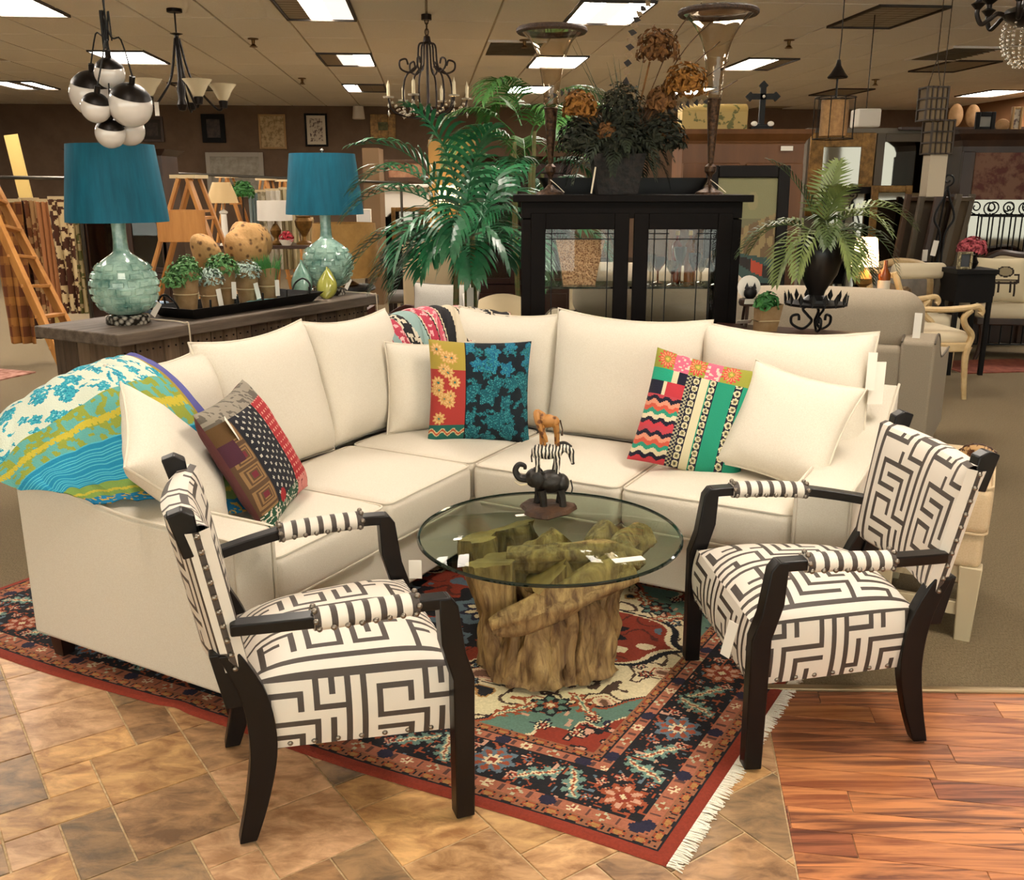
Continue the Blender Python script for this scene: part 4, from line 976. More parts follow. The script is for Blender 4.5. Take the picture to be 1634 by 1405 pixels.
def cloth(name, label, P, cols, mat, th=.006):
    mb = MB(); mb.grid([[tuple(q) for q in r] for r in P], col=[tuple(c) for c in cols.reshape(-1, 3)])
    o = mb.build(name, mat, ang=180); s_ = o.modifiers.new('thickness', 'SOLIDIFY'); s_.thickness = th; s_.offset = 0
    return tag(o, label, 'throw blanket')
def upsample(P, k): return interp_grid([[p for p in r] for r in P], k)
P = upsample(P, 2); na, nb = len(P), len(P[0]); vv, uu = np.meshgrid((np.arange(na - 1) + .5) / (na - 1), (np.arange(nb - 1) + .5) / (nb - 1), indexing='ij')
cloth('throw_blanket', 'turquoise and yellow floral throw draped over the left sofa arm', P, pat_throw(uu, vv), VM('throw_cotton', .9, .35, 220))
# patchwork quilt over the corner back cushions
def pat_quilt(u, v):
    out = np.empty(u.shape + (3,)); out[:] = lina('#b23a4e'); n = vnoise(u * 70, v * 40, 1)
    k = np.floor(u * 11 + .4 * np.sin(v * 5)).astype(int)
    cols = {0: '#8fa9a4', 1: '#b23a4e', 2: '#cfc5b0', 3: '#8fa9a4', 4: '#b4364c', 5: '#c9566a', 6: '#17151a', 7: '#d0c3aa', 8: '#b4364c', 9: '#cfc5b4', 10: '#17151a', 11: '#b23a4e'}
    for i, h in cols.items(): put(out, k == i, lina(h))
    put(out, ((k == 2) | (k == 9)) & (n > .5), lina('#1a181c')); put(out, ((k == 1) | (k == 4) | (k == 5) | (k == 8) | (k == 11)) & (n > .66), lina('#e0a8a8')); e = (u * 11 + .4 * np.sin(v * 5)) % 1; put(out, (e < .1) & (k > 3), lina('#17151a')); put(out, (e > .1) & (e < .2) & (k > 3), lina('#d6c8ac'))
    return out
net = [[sl(-1.0, .30, .74), sl(-1.01, .50, .76), sl(-1.01, .74, .77), sl(-.92, 1.0, .78), sl(-.66, 1.01, .78), sl(-.42, 1.01, .76)],
       [sl(-.88, .34, .90), sl(-.90, .52, .93), sl(-.89, .74, .955), sl(-.80, .92, .965), sl(-.62, .94, .965), sl(-.36, .94, .95)],
       [sl(-.74, .38, .955), sl(-.74, .52, .975), sl(-.70, .68, .99), sl(-.62, .77, 1.0), sl(-.48, .80, 1.0), sl(-.26, .80, .985)],
       [sl(-.62, .36, .86), sl(-.62, .48, .87), sl(-.57, .58, .88), sl(-.50, .63, .89), sl(-.38, .66, .89), sl(-.20, .66, .875)],
       [sl(-.56, .34, .70), sl(-.55, .46, .70), sl(-.50, .52, .71), sl(-.44, .56, .72), sl(-.33, .59, .72), sl(-.16, .60, .71)]]
P = interp_grid(net, 14)
for i in range(len(P)):
    for j in range(len(P[0])):
        v, u = i / (len(P) - 1), j / (len(P[0]) - 1); k = .012 * math.sin(u * 38 + 4 * v); P[i][j] = P[i][j] + Vector((k * .4, -abs(k) * .6 - .004, abs(k) * .7 + .006))
P = upsample(P, 2); na, nb = len(P), len(P[0]); vv, uu = np.meshgrid((np.arange(na - 1) + .5) / (na - 1), (np.arange(nb - 1) + .5) / (nb - 1), indexing='ij')
cloth('patchwork_quilt', 'pink, black and pale blue patchwork quilt thrown over the corner back cushions', P, pat_quilt(uu, vv), VM('throw_cotton', .9, .35, 220))
# ================================================================== plank console behind the sofa
KP = Vector((-1.868, 4.489, 0)); KA = math.radians(60.5); KL, KD, KZ = 2.03, .63, .92
con = thing('plank_console', 'weathered plank console with nailed boards behind the sofa', 'console', KP, KA)
def K(x, y, z=0): return KP + Matrix.Rotation(KA, 3, 'Z') @ Vector((x, y, z))
m_pk = [M('weathered_plank_%d' % i, a_, .8, col2=b_, nscale=4, detail=7, lo=.3, hi=.7, bump=.35, bscale=18, stretch=(6, 6, .5), vary=.12) for i, (a_, b_) in enumerate((('#6b5744', '#463729'), ('#7a6550', '#52412f'), ('#5d4b3b', '#3c2f24')))]
m_ptop = M('weathered_top', '#6f6154', .7, col2='#4a3f35', nscale=4, detail=7, bump=.2, bscale=20, stretch=(.5, 6, 6))
b = MB(); b.box((KL / 2, KD / 2, KZ - .03), (KL, KD, .06)); b.build('top_board', m_ptop, con, bevel=.006)
b = MB(); b.box((KL / 2, KD / 2, (KZ - .06) / 2), (KL - .16, KD - .16, KZ - .06)); b.build('carcass', m_pk[2], con, smooth=False)
pr = random.Random(8); n_nail = MB()
x = .055
while x < KL - .08:
    w_ = min(pr.uniform(.075, .125), KL - .055 - x); dz = pr.uniform(-.004, .004)
    b = MB(); b.box((0, 0, 0), (w_ - .005, .022, KZ - .065)); o = b.build('plank', pr.choice(m_pk), con, bevel=.002); o.location = (x + w_ / 2, .068 + dz, (KZ - .065) / 2)
    for nx in (-.25, .25): n_nail.ball((x + w_ / 2 + nx * w_, .057 + dz, KZ - .105), .006, 6, 4)
    x += w_
y = .06
while y < KD - .08:
    w_ = min(pr.uniform(.08, .13), KD - .06 - y); b = MB(); b.box((0, 0, 0), (.022, w_ - .005, KZ - .065)); o = b.build('plank', pr.choice(m_pk), con, bevel=.002); o.location = (.068, y + w_ / 2, (KZ - .065) / 2); y += w_
n_nail.build('nails', M('rusty_nail', '#1d1512', .5, .6), con, kind='stuff')
# ---- basket weave ceramic lamps
m_shade = M('teal_silk_shade', '#115f76', .6, col2='#0d5065', nscale=5, stretch=(7, 7, .4), spec=.25); m_cel = M('celadon_glaze', '#a3c0b1', .16, col2='#4f7a70', nscale=9, detail=5, lo=.42, hi=.68, coat=.4)
m_crys = M('crystal_base', '#c9c2b4', .08, .35, col2='#2a2622', voro=True, nscale=40, lo=.2, hi=.6)
def lamp(x, y, lb):
    t = thing('table_lamp', lb, 'lamp', K(x, y, KZ), 0, 'pair of teal shaded ceramic lamps')
    b = MB(); b.lathe([(0, 0), (.105, 0), (.108, .006), (.108, .04), (.10, .046), (0, .046)], 28, fn=lambda a, z: 1 + .012 * math.sin(14 * a)); b.build('crystal_base', m_crys, t)
    prof = [(.06, .046), (.10, .06), (.137, .10), (.155, .16), (.157, .20), (.146, .25), (.115, .305), (.07, .34), (.042, .362), (.036, .40), (.034, .46), (.036, .52), (.034, .53)]
    P = []; R_ = [p for p in catmull([(r, z, 0) for r, z in prof], 3)]
    b = MB(); b.lathe([(p.x, p.y) for p in R_], 40); b.build('body', m_cel, t)
    # raised weave blocks on the round body
    blk = MB(); pr2 = random.Random(int(x * 100)); z = .075
    def rad(z):
        for i in range(len(R_) - 1):
            if R_[i].y <= z <= R_[i + 1].y: f = (z - R_[i].y) / max(1e-6, R_[i + 1].y - R_[i].y); return R_[i].x + (R_[i + 1].x - R_[i].x) * f
        return .05
    row = 0
    while z < .315:
        hh = .040; r0 = rad(z + .015); n = max(8, int(2 * PI * r0 / .058)); a = (row % 2) * PI / n
        for k in range(n):
            aa = a + 2 * PI * k / n; ww = 2 * PI / n * (.86 if (k + row) % 2 else .62); e = .009 + .004 * ((k + row) % 2); zz0, zz1 = z, z + hh * (.88 if (k + row) % 2 == 0 else .66)
            V = []
            for (da, zz) in ((-ww / 2, zz0), (ww / 2, zz0), (ww / 2, zz1), (-ww / 2, zz1)): r = rad(zz) - .002; V.append((math.cos(aa + da) * r, math.sin(aa + da) * r, zz))
            for (da, zz) in ((-ww / 2 * .86, zz0 + .003), (ww / 2 * .86, zz0 + .003), (ww / 2 * .86, zz1 - .003), (-ww / 2 * .86, zz1 - .003)): r = rad(zz) + e; V.append((math.cos(aa + da) * r, math.sin(aa + da) * r, zz))
            blk.add(V, [(4, 5, 6, 7), (0, 1, 5, 4), (1, 2, 6, 5), (2, 3, 7, 6), (3, 0, 4, 7)])
        z += hh; row += 1
    blk.build('weave_relief', m_cel, t, kind='stuff')
    b = MB(); b.lathe([(.014, .53), (.014, .58)], 10); b.lathe([(.005, .58), (.005, .895)], 8); b.ball((0, 0, .90), .012, 8, 6); b.build('harp', M('lamp_nickel', '#a8a49a', .25, .9), t)
    sb, stp = .245, .205; b = MB(); n = 56; ru = []
    for (r, z) in ((sb, .51), (sb * .93 + stp * .07, .55), (stp, .88), (stp - .004, .88), (sb - .005, .51)): ru.append([(math.cos(2 * PI * k / n) * r, math.sin(2 * PI * k / n) * r, z) for k in range(n)])
    b.loft(ru, caps=False); b.build('lamp_shade', m_shade, t)
    b = MB()
    for k in range(3): a = 2 * PI * k / 3; b.tube([(0, 0, .875), (math.cos(a) * (stp - .003), math.sin(a) * (stp - .003), .875)], .0025, 5)
    b.build('spider', M('lamp_nickel', '#a8a49a', .25, .9), t)
    w0 = Matrix.Rotation(KA, 3, 'Z'); c = [w0 @ Vector(q) for q in ((.1, 0, .012), (.14, -.12, .006), (.12, -y + .02, .006), (.125, -y - .008, -.02), (.12, -y - .012, -.30))]
    b = MB(); b.tube(catmull(c, 6), .004, 6); b.build('power_cord', M('cord_ivory', '#cdbfa8', .6), t)
    tagcard(t, w0 @ Vector((.14, -.05, .06)), .035, .08, ry=.7, rz=KA)
lamp(.301, .293, 'teal shaded ceramic lamp on the near end of the plank console'); lamp(1.867, .283, 'teal shaded ceramic lamp on the far end of the plank console')
# ---- black tray with wrapped pots
m_iron = M('black_iron', '#0e0c0c', .5, .4); m_kraft = M('kraft_paper_pot', '#8f7350', .85, col2='#82653f', nscale=20, bump=.1, bscale=60)
tray = thing('serving_tray', 'long black metal tray with railing on the console', 'tray', K(.52, .06, KZ), KA)
TL_, TW_ = 1.02, .34
b = MB(); b.box((TL_ / 2, TW_ / 2, .008), (TL_ - .1, TW_ - .08, .012)); b.build('floor_plate', m_iron, tray)
for (y0, sg) in ((0, -1), (TW_, 1)):
    b = MB(); yy = TW_ / 2 + sg * (TW_ / 2 - .04); b.add([(.05, yy, .004), (TL_ - .05, yy, .004), (TL_, yy + sg * .04, .06), (0, yy + sg * .04, .06), (.05, yy + sg * .008, .004), (TL_ - .05, yy + sg * .008, .004), (TL_, yy + sg * .048, .06), (0, yy + sg * .048, .06)], [(0, 1, 2, 3), (7, 6, 5, 4), (0, 4, 5, 1), (1, 5, 6, 2), (2, 6, 7, 3), (3, 7, 4, 0)]); b.build('side_rail', m_iron, tray)
    for k in range(5): b = MB(); xx = .12 + (TL_ - .24) * k / 4; b.tube([(xx, yy + sg * .044, .055), (xx, yy + sg * .046, .10)], .006, 6); b.build('post', m_iron, tray)
for xx in (0, TL_):
    sg = -1 if xx == 0 else 1; b = MB(); b.add([(xx - sg * .05, .04, .004), (xx - sg * .05, TW_ - .04, .004), (xx, TW_ + .008, .06), (xx, -.008, .06), (xx - sg * .05 + sg * .008, .04, .004), (xx - sg * .05 + sg * .008, TW_ - .04, .004), (xx + sg * .008, TW_ + .008, .06), (xx + sg * .008, -.008, .06)], [(0, 1, 2, 3), (7, 6, 5, 4), (0, 4, 5, 1), (1, 5, 6, 2), (2, 6, 7, 3), (3, 7, 4, 0)]); b.build('end_rail', m_iron, tray)
    b = MB(); b.tube(catmull([(xx, TW_ * .3, .055), (xx + sg * .02, TW_ * .33, .10), (xx + sg * .025, TW_ * .5, .13), (xx + sg * .02, TW_ * .67, .10), (xx, TW_ * .7, .055)], 5), .006, 6); b.build('handle', m_iron, tray)
def leafball(mb, c, r, n, sz, pr, up=.5, flat=1.0, fine=False):
    for _ in range(n):
        a, h = pr.uniform(0, 2 * PI), pr.uniform(-.4, 1); q = math.sqrt(max(0, 1 - h * h)) if h > 0 else 1; d = r * pr.uniform(.55, 1.05)
        p = Vector(c) + Vector((math.cos(a) * q * d, math.sin(a) * q * d, h * d * flat)); nrm = (Vector((math.cos(a) * q, math.sin(a) * q, h + up))).normalized()
        t = nrm.orthogonal().normalized(); t.rotate(Matrix.Rotation(pr.uniform(0, 6.3), 3, nrm)); s_ = nrm.cross(t); k = sz * pr.uniform(.6, 1.3)
        mb.add([p - t * k * .5, p + s_ * k * .32 + nrm * k * .15, p + t * k * .7 - nrm * k * .1, p - s_ * k * .32 + nrm * k * .15], [(0, 1, 2, 3)])
m_lf = [M('herb_leaf_%d' % i, a_, .6, col2=b_, nscale=30) for i, (a_, b_) in enumerate((('#3f6a36', '#5c8a4c'), ('#7f9488', '#a9b8ab'), ('#2f6a33', '#4a8a3e'), ('#6f8a6c', '#93a88c'), ('#28602e', '#3d7a34')))]
pots = [(.655, .25, .075, .20, 0, 'leafy trailing herb in a folded kraft pot, nearest the first teal lamp', 'trail'), (.825, .25, .065, .155, 1, 'grey green herb in a low kraft pot with a loose tag', 'ball'), (.965, .29, .075, .21, 0, 'bushy green herb in the tall slant cut kraft pot', 'ball'),
        (1.15, .29, .072, .165, 1, 'silvery herb in a kraft pot, second from the leaf dishes', 'ball'), (1.32, .29, .070, .17, 2, 'spiky grassy herb in a kraft pot beside the leaf dishes', 'grass')]
for (x, y, r, h, mi, lb, kd) in pots:
    t = thing('potted_herb', lb, 'potted plant', K(x, y, KZ + .016), KA, 'wrapped herb pots on the tray')
    b = MB(); n = 18; ring = []
    for (rr, zz) in ((r * .68, 0), (r * .80, h * .4), (r, h * .98)): ring.append([(math.cos(2 * PI * k / n) * rr, math.sin(2 * PI * k / n) * rr, zz + (.03 * math.cos(2 * PI * k / n + 2) if zz > h * .9 else 0)) for k in range(n)])
    ring.append([(p[0] * .92, p[1] * .92, p[2]) for p in ring[-1]]); ring.append([(math.cos(2 * PI * k / n) * r * .75, math.sin(2 * PI * k / n) * r * .75, h * .6) for k in range(n)])
    b.loft(ring); b.build('pot', m_kraft, t)
    b = MB(); b.tube([(math.cos(2 * PI * k / 20) * (r * .86), math.sin(2 * PI * k / 20) * (r * .86), h * .52) for k in range(20)], .0035, 5, closed=True); b.build('twine', M('jute_twine', '#b7a27c', .9), t)
    f = MB(); prr = random.Random(int(x * 1000))
    if kd == 'grass':
        for _ in range(170):
            a, q = prr.uniform(0, 6.3), prr.uniform(0, r * .9); p = Vector((math.cos(a) * q, math.sin(a) * q, h * .7)); e = p * 1.6 + Vector((0, 0, .10 + prr.uniform(0, .05) - h * .42)); e.z = h * .85 + prr.uniform(.06, .13); f.tube([p, p.lerp(e, .5) + Vector((0, 0, .02)), e], [.0028, .0024, .0008], 3)
    else:
        leafball(f, (0, 0, h + .01), r * 1.25, 420, .028 if mi == 0 else .02, prr, flat=.85)
        if kd == 'trail': leafball(f, (-.10, -.02, h - .03), .06, 160, .026, prr); leafball(f, (.05, .03, h + .05), .06, 120, .026, prr)
    f.build('foliage', m_lf[mi if kd != 'trail' else 0], t, kind='stuff', fix=False, smooth=False)
    if kd != 'trail' : tagcard(t, (.01, -r * .95, h * .45), .035, .095, rx=-.08, ry=prr.uniform(-.2, .2))
b = MB(); b.lathe([(0, .004), (.05, .004), (.08, .016), (.086, .022), (.08, .022), (.05, .010), (0, .010)], 32, sx=1.6); tag(b.build('blue_dish', M('aqua_glaze', '#4f97a4', .15, col2='#86bcc0', nscale=8, coat=.4), loc=K(1.16, .165, KZ + .0145), rz=KA), 'shallow aqua glazed dish on the front of the tray', 'dish')
b = MB(); b.rbox((0, 0, .03), (.20, .15, .06), .008, 2, 2); tag(b.build('blue_box', M('pale_blue_box', '#7e95ab', .6), loc=K(.62, .535, KZ + .001), rz=KA), 'pale blue box on the console behind the first lamp', 'box')
for (x, y, c, c2, h, rz, lb) in ((1.595, .27, '#5d8273', '#8aa596', .24, .9, 'tall pointed grey green leaf shaped dish standing on the console'), (1.64, .12, '#97973f', '#b0ac5a', .20, 1.1, 'yellow green leaf shaped dish leaning beside the far lamp')):
    P = []
    for i in range(15):
        t = i / 14; wv = .085 * math.sin(PI * min(1, t * .93 + .07)) ** .8 * (1 - .55 * t); P.append([(s_ * wv, .035 * s_ * s_ + .05 * t * t, h * t) for s_ in np.linspace(-1, 1, 9)])
    b = MB(); b.grid([[tuple(q) for q in r] for r in P]); o = b.build('leaf_dish', M('leaf_glaze_' + c[1:], c, .2, col2=c2, nscale=10, coat=.4), ang=180); s_ = o.modifiers.new('t', 'SOLIDIFY'); s_.thickness = .008; o.location = K(x, y, KZ + .002); o.rotation_euler = (-.1, 0, KA - rz); tag(o, lb, 'dish', 'leaf shaped dishes')
# burl wood balls on stands behind the pots
m_burl = M('burl_wood', '#5f4022', .75, col2='#ac8350', voro=True, nscale=26, lo=.18, hi=.40, bump=.9, bscale=30)
for (x_, y_, Yd, sx, sy, sz, rot, lb) in ((330, 405, 5.75, .085, .08, .125, -.45, 'smaller oval burl wood ball behind the herb pots'), (396, 392, 6.05, .165, .11, .145, .1, 'larger rounded burl wood ball behind the herb pots')):
    p = px(x_, y_, Yd); t = thing('burl_ball', lb, 'sculpture', (p.x, p.y, KZ), KA, 'burl wood balls')
    b = MB(); hh = p.z - KZ; b.ball((0, 0, hh), 1.0, 28, 18, (sx, sy, sz)); q = random.Random(5)
    b.v = [tuple(Vector((v[0], v[1], v[2] - hh)) * (1 + .07 * math.sin(v[0] * 40 + v[2] * 22) + .05 * math.sin(v[1] * 55 + v[0] * 31))) for v in b.v]
    R_ = Matrix.Rotation(rot, 3, 'Y'); b.v = [tuple(R_ @ Vector(v) + Vector((0, 0, hh))) for v in b.v]; b.build('burl', m_burl, t, ang=80)
    b = MB(); b.lathe([(0, 0), (.07, 0), (.07, .012), (.015, .02), (.012, max(.05, hh - sz * .9))], 16); b.build('stand', m_iron, t)

# ================================================================== china cabinet with leaded doors
CX0, CX1, CYF, CD, CZ = .05, 1.165, 4.95, .42, 1.56
cab = thing('china_cabinet', 'dark china cabinet with leaded glass doors behind the sofa', 'cabinet', ((CX0 + CX1) / 2, CYF, 0))
m_cab = M('cabinet_espresso', '#080504', .6, col2='#0e0806', nscale=5, stretch=(1, 1, .15), spec=.12); W2 = (CX1 - CX0) / 2
m_cg = glass('cabinet_glass', '#f4f6f3', ior=1.4, edge=.4)
b = MB(); b.box((0, CD / 2 - .015, CZ - .0175), (2 * W2 + .09, CD + .06, .035)); b.build('top', m_cab, cab, bevel=.004)
b = MB(); b.box((0, CD / 2, CZ - .075), (2 * W2, CD, .08)); b.build('frieze', m_cab, cab, bevel=.002)
b = MB(); b.box((0, CD / 2, .06), (2 * W2, CD, .12)); b.build('plinth', m_cab, cab, bevel=.002)
b = MB(); b.box((0, CD / 2, .62), (2 * W2 - .04, CD - .03, .03)); b.build('deck', m_cab, cab)
b = MB(); b.box((0, CD - .01, .36), (2 * W2 - .04, .02, .50)); b.build('back_panel', m_cab, cab)
for sx in (-1, 1):
    for yy in (.03, CD - .03): b = MB(); b.box((sx * (W2 - .035), yy, CZ / 2 - .05), (.07, .06, CZ - .14)); b.build('post', m_cab, cab, bevel=.003)
    b = MB(); b.box((sx * (W2 - .012), CD / 2, .37), (.02, CD - .1, .50)); b.build('side_panel', m_cab, cab)
    b = MB(); b.box((sx * (W2 - .015), CD / 2, 1.05), (.006, CD - .1, .84)); b.build('side_glass', m_cg, cab, smooth=False)
    b = MB(); b.extrude([(.055, 1.30), (.055, 1.48), (CD - .055, 1.48), (CD - .055, 1.30)] + [(CD / 2 + math.cos(a) * (CD / 2 - .06), 1.30 + math.sin(a) * .13) for a in np.linspace(0, PI, 12)], 'x', sx * W2 - sx * .022, sx * W2 - sx * .004); b.build('side_arch', m_cab, cab)
    b = MB(); b.box((sx * .275, .01, .36), (.50, .022, .44)); d = b.build('lower_door', m_cab, cab, bevel=.003)
    k = MB(); k.ball((sx * .06, -.015, .5), .012, 8, 6); k.build('knob', m_iron, d)
DW, DH, DZ = .50, .84, 1.05
for sx in (-1, 1):
    dcx = sx * (.262); d = MB(); fw = .075
    for q in (-1, 1): d.box((dcx + q * (DW / 2 - fw / 2), .008, DZ), (fw, .028, DH))
    for q, th in ((-1, .07), (1, .08)): d.box((dcx, .008, DZ + q * (DH / 2 - th / 2)), (DW - 2 * fw, .028, th))
    do = d.build('door', m_cab, cab, bevel=.003)
    g = MB(); g.box((dcx, .010, DZ - .005), (DW - 2 * fw, .004, DH - .15)); g.build('pane', m_cg, do, smooth=False)
    gx0, gx1, gz0, gz1 = dcx - DW / 2 + fw, dcx + DW / 2 - fw, DZ - DH / 2 + .07, DZ + DH / 2 - .08; m_lead = M('lead_came', '#0c0b0b', .5, .5)
    for u in (.09, .27, .73, .91) if sx > 0 else (.09, .91):
        l = MB(); l.box((gx0 + (gx1 - gx0) * u, .006, (gz0 + gz1) / 2), (.005, .006, gz1 - gz0)); l.build('lead_came', m_lead, do, smooth=False)
    for v, a_, e_ in ((.93, 0, 1), (.97, 0, .3), (.97, .7, 1), (.07, 0, .12), (.07, .88, 1)):
        l = MB(); l.box((gx0 + (gx1 - gx0) * (a_ + e_) / 2, .006, gz0 + (gz1 - gz0) * v), ((gx1 - gx0) * (e_ - a_), .006, .005)); l.build('lead_came', m_lead, do, smooth=False)
    h = MB(); h.box((sx * .038, -.012, .86), (.028, .008, .09)); h.tube([(sx * .038 - .012, -.02, .87), (sx * .038 - .012, -.024, .83), (sx * .038 + .012, -.024, .83), (sx * .038 + .012, -.02, .87)], .003, 5); h.build('handle', M('black_iron', '#0e0c0c', .5, .4), do)
for z in (1.09,):
    b = MB(); b.box((0, CD / 2 + .01, z), (2 * W2 - .1, CD - .09, .008)); b.build('glass_shelf', glass('shelf_glass', '#cfe0d6'), cab, smooth=False); b = MB(); b.box((0, .056, z), (2 * W2 - .1, .004, .012)); b.build('shelf_edge', M('glass_edge_green', '#0c1a14', .08, spec=.8), cab, smooth=False)
tagcard(cab, (.01, -.02, .80), .04, .09, rx=-.1)
CO = Vector(((CX0 + CX1) / 2, CYF, 0)); m_mica = M('copper_mosaic', '#8d5536', .25, .4, col2='#dba982', voro=True, nscale=110, lo=.25, hi=.55, bump=.4, bscale=60); m_gg = glass('cut_glass', '#e2ddd0', ior=1.6, edge=1., pw_=1.3); m_amb = glass('amber_glass', '#b07a44', ior=1.6, edge=.9, pw_=1.6)
t = thing('mosaic_vase', 'square flared copper mosaic vase on the cabinet glass shelf', 'vase', CO + Vector((-.25, .21, 1.095)))
b = MB(); b.loft([[(x * r, y * r * .7, z) for x, y in ((-1, -1), (1, -1), (1, 1), (-1, 1))] for r, z in ((.085, 0), (.10, .10), (.128, .235), (.122, .235), (.085, .03))], caps=True); b.build('body', m_mica, t, ang=30)
gl = random.Random(9)
def goblet(p, h, r, mt, lb, sh=0):
    t = thing('goblet', lb, 'glass', p, 0, 'glassware on the cabinet shelf'); b = MB(); b.lathe([(0, 0), (r * .8, 0), (r * .75, .004), (.006, .012), (.005, h * .45), (.012, h * .5), (r * .9, h * .75), (r * (1.15 if sh else .9), h), (r * (1.1 if sh else .85), h), (r * .8, h * .76), (0, h * .53)], 14); b.build('bowl', mt, t); return t
gw = ['first from the door stile', 'second from the door stile', 'third from the door stile', 'fourth from the door stile', 'fifth from the door stile', 'sixth from the door stile', 'nearest the cabinet corner']
for i in range(7):
    goblet(CO + Vector((.12 + i * .058, .12 + .12 * (i % 2), 1.095)), gl.uniform(.13, .20), gl.uniform(.032, .042), m_gg if i % 3 != 1 else m_amb, ('amber' if i % 3 == 1 else 'clear') + ' cut glass goblet on the cabinet shelf, ' + gw[i], i % 2)
for i, (x, lb) in enumerate(((.33, 'red'), (.40, 'orange'))):
    t = thing('perfume_bottle', lb + ' perfume bottle high in the right cabinet door', 'bottle', CO + Vector((x - .04, .32, 1.0955)), 0); b = MB(); b.lathe([(0, 0), (.028, 0), (.028, .20), (.008, .225), (.008, .25), (0, .25)], 10); b.build('body', M('bottle_' + lb, '#a83a1c' if i == 0 else '#b5641e', .1, trans=.4), t); b = MB(); b.lathe([(0, .25), (.012, .25), (.012, .275), (0, .275)], 8); b.build('stopper', M('gold_cap', '#b08a4a', .3, .8), t)
t = thing('decanter', 'cut crystal decanter with tall stopper low in the left cabinet door', 'decanter', CO + Vector((-.20, .16, .636))); b = MB(); b.lathe([(0, 0), (.05, 0), (.062, .03), (.055, .08), (.022, .13), (.014, .16), (.014, .22), (.022, .225), (0, .225)], 18, fn=lambda a, z: 1 + .06 * math.sin(9 * a)); b.build('body', m_gg, t); b = MB(); b.lathe([(0, .226), (.01, .226), (.012, .25), (.02, .27), (.014, .295), (0, .30)], 10); b.build('stopper', m_gg, t)
goblet(CO + Vector((-.38, .14, .636)), .20, .045, m_amb, 'amber stemmed glass low in the left cabinet door', 1); goblet(CO + Vector((.10, .14, .636)), .18, .05, m_amb, 'small amber glass low in the right cabinet door', 1); goblet(CO + Vector((.20, .16, .636)), .16, .04, m_gg, 'clear stemmed glass low in the right cabinet door', 0)
# ---- on top of the cabinet
m_ped = M('bronze_filigree', '#5a3f28', .45, .5, col2='#241710', nscale=60, bump=.4, bscale=90); m_vg = glass('vase_glass', '#efe8dc', ior=1.5, edge=1.0, pw_=2.2)
def trumpet(p, h, r, lb):
    t = thing('trumpet_vase', lb, 'vase', p, 0, 'trumpet vases on the cabinet'); k = h
    b = MB(); b.lathe([(0, 0), (.075, 0), (.07, .012), (.03, .03), (.012, .05), (.010, .085), (.016, .10), (.03, .115), (.03, .14), (.012, .155), (.015, .17), (.034, k * .52), (.038, k * .53), (.034, k * .535), (0, k * .535)], 24); b.build('pedestal', m_ped, t)
    b = MB(); pr_ = [(.012, k * .535), (.036, k * .54), (.040, k * .62), (.052, k * .72), (.072, k * .83), (r * .62, k * .92), (r * .86, k * .97), (r, k * .99)]; pp = catmull([(a_, b_, 0) for a_, b_ in pr_], 4); b.lathe([(q.x, q.y) for q in pp], 36); b.v = b.v; o = b.build('glass_flute', m_vg, t)
    b = MB(); b.tube([(math.cos(2 * PI * i / 44) * r, math.sin(2 * PI * i / 44) * r, k * .99) for i in range(44)], .016, 8, closed=True); b.build('rim', M('woven_rim', '#2a1c14', .6, col2='#4a3424', nscale=80, bump=.5, bscale=120), t)
    b = MB(); b.tube(catmull([(0, -.015, .075), (.03, -.04, .05), (.07, -.075, .012)], 4), .004, 5, flat=.4); b.build('ribbon', M('ivory_ribbon', '#d8ccb4', .8), t)
pL, pR = px(878, 301, 5.18), px(1132, 299, 5.12)
trumpet(Vector((pL.x, 5.18, CZ)), .81, .165, 'shorter glass trumpet vase, left of the dried arrangement'); trumpet(Vector((pR.x, 5.12, CZ)), .885, .185, 'taller glass trumpet vase, right of the dried arrangement')
b = MB(); pts = rect_path(.92, .125, .05, 5); b.loft([[(p[0] * s_, p[1] * s_, z) for p in pts] for s_, z in ((.90, 0), (1.0, .085), (.98, .085), (.88, .01))]); tag(b.build('black_tray', M('black_lacquer', '#060505', .35, spec=.3), loc=(.60, 5.17, CZ + .001)), 'black lacquer tray behind the vases on the cabinet', 'tray')
bpy.data.objects['black_tray'].location.y = 5.30
# dried arrangement
arr = thing('dried_arrangement', 'dark dried flower arrangement with feathers in a square pot', 'flower arrangement', (.54, 5.115, CZ + .001))
b = MB(); b.loft([[(x * r, y * r, z) for x, y in ((-1, -1), (1, -1), (1, 1), (-1, 1))] for r, z in ((.10, 0), (.115, .09), (.135, .20), (.125, .20), (.10, .03))]); b.build('pot', M('lattice_pot', '#0f0b09', .7, col2='#1f1813', voro=True, nscale=30, bump=.6, bscale=50), arr, ang=30)
ar = random.Random(17); m_dg = M('dried_foliage', '#12150d', .85, col2='#2c2e1c', nscale=20); m_och = M('ochre_hydrangea', '#6d4214', .85, col2='#986826', nscale=40); m_brn = M('rust_hydrangea', '#4f3016', .85, col2='#7a5226', nscale=40)
f = MB(); leafball(f, (0, 0, .24), .16, 1500, .034, ar, flat=.9); leafball(f, (.02, 0, .40), .12, 500, .03, ar, flat=1.3); leafball(f, (-.19, -.03, .26), .12, 600, .03, ar); leafball(f, (.22, -.03, .27), .13, 700, .03, ar)
for _ in range(70):
    a = ar.uniform(0, 6.3); e = Vector((math.cos(a) * ar.uniform(.12, .36), math.sin(a) * .14, ar.uniform(.18, .42))); f.tube([(0, 0, .2), e * .6 + Vector((0, 0, .12)), e], [.005, .012, .001], 4, flat=.2)
f.build('foliage', m_dg, arr, kind='stuff', fix=False, smooth=False)
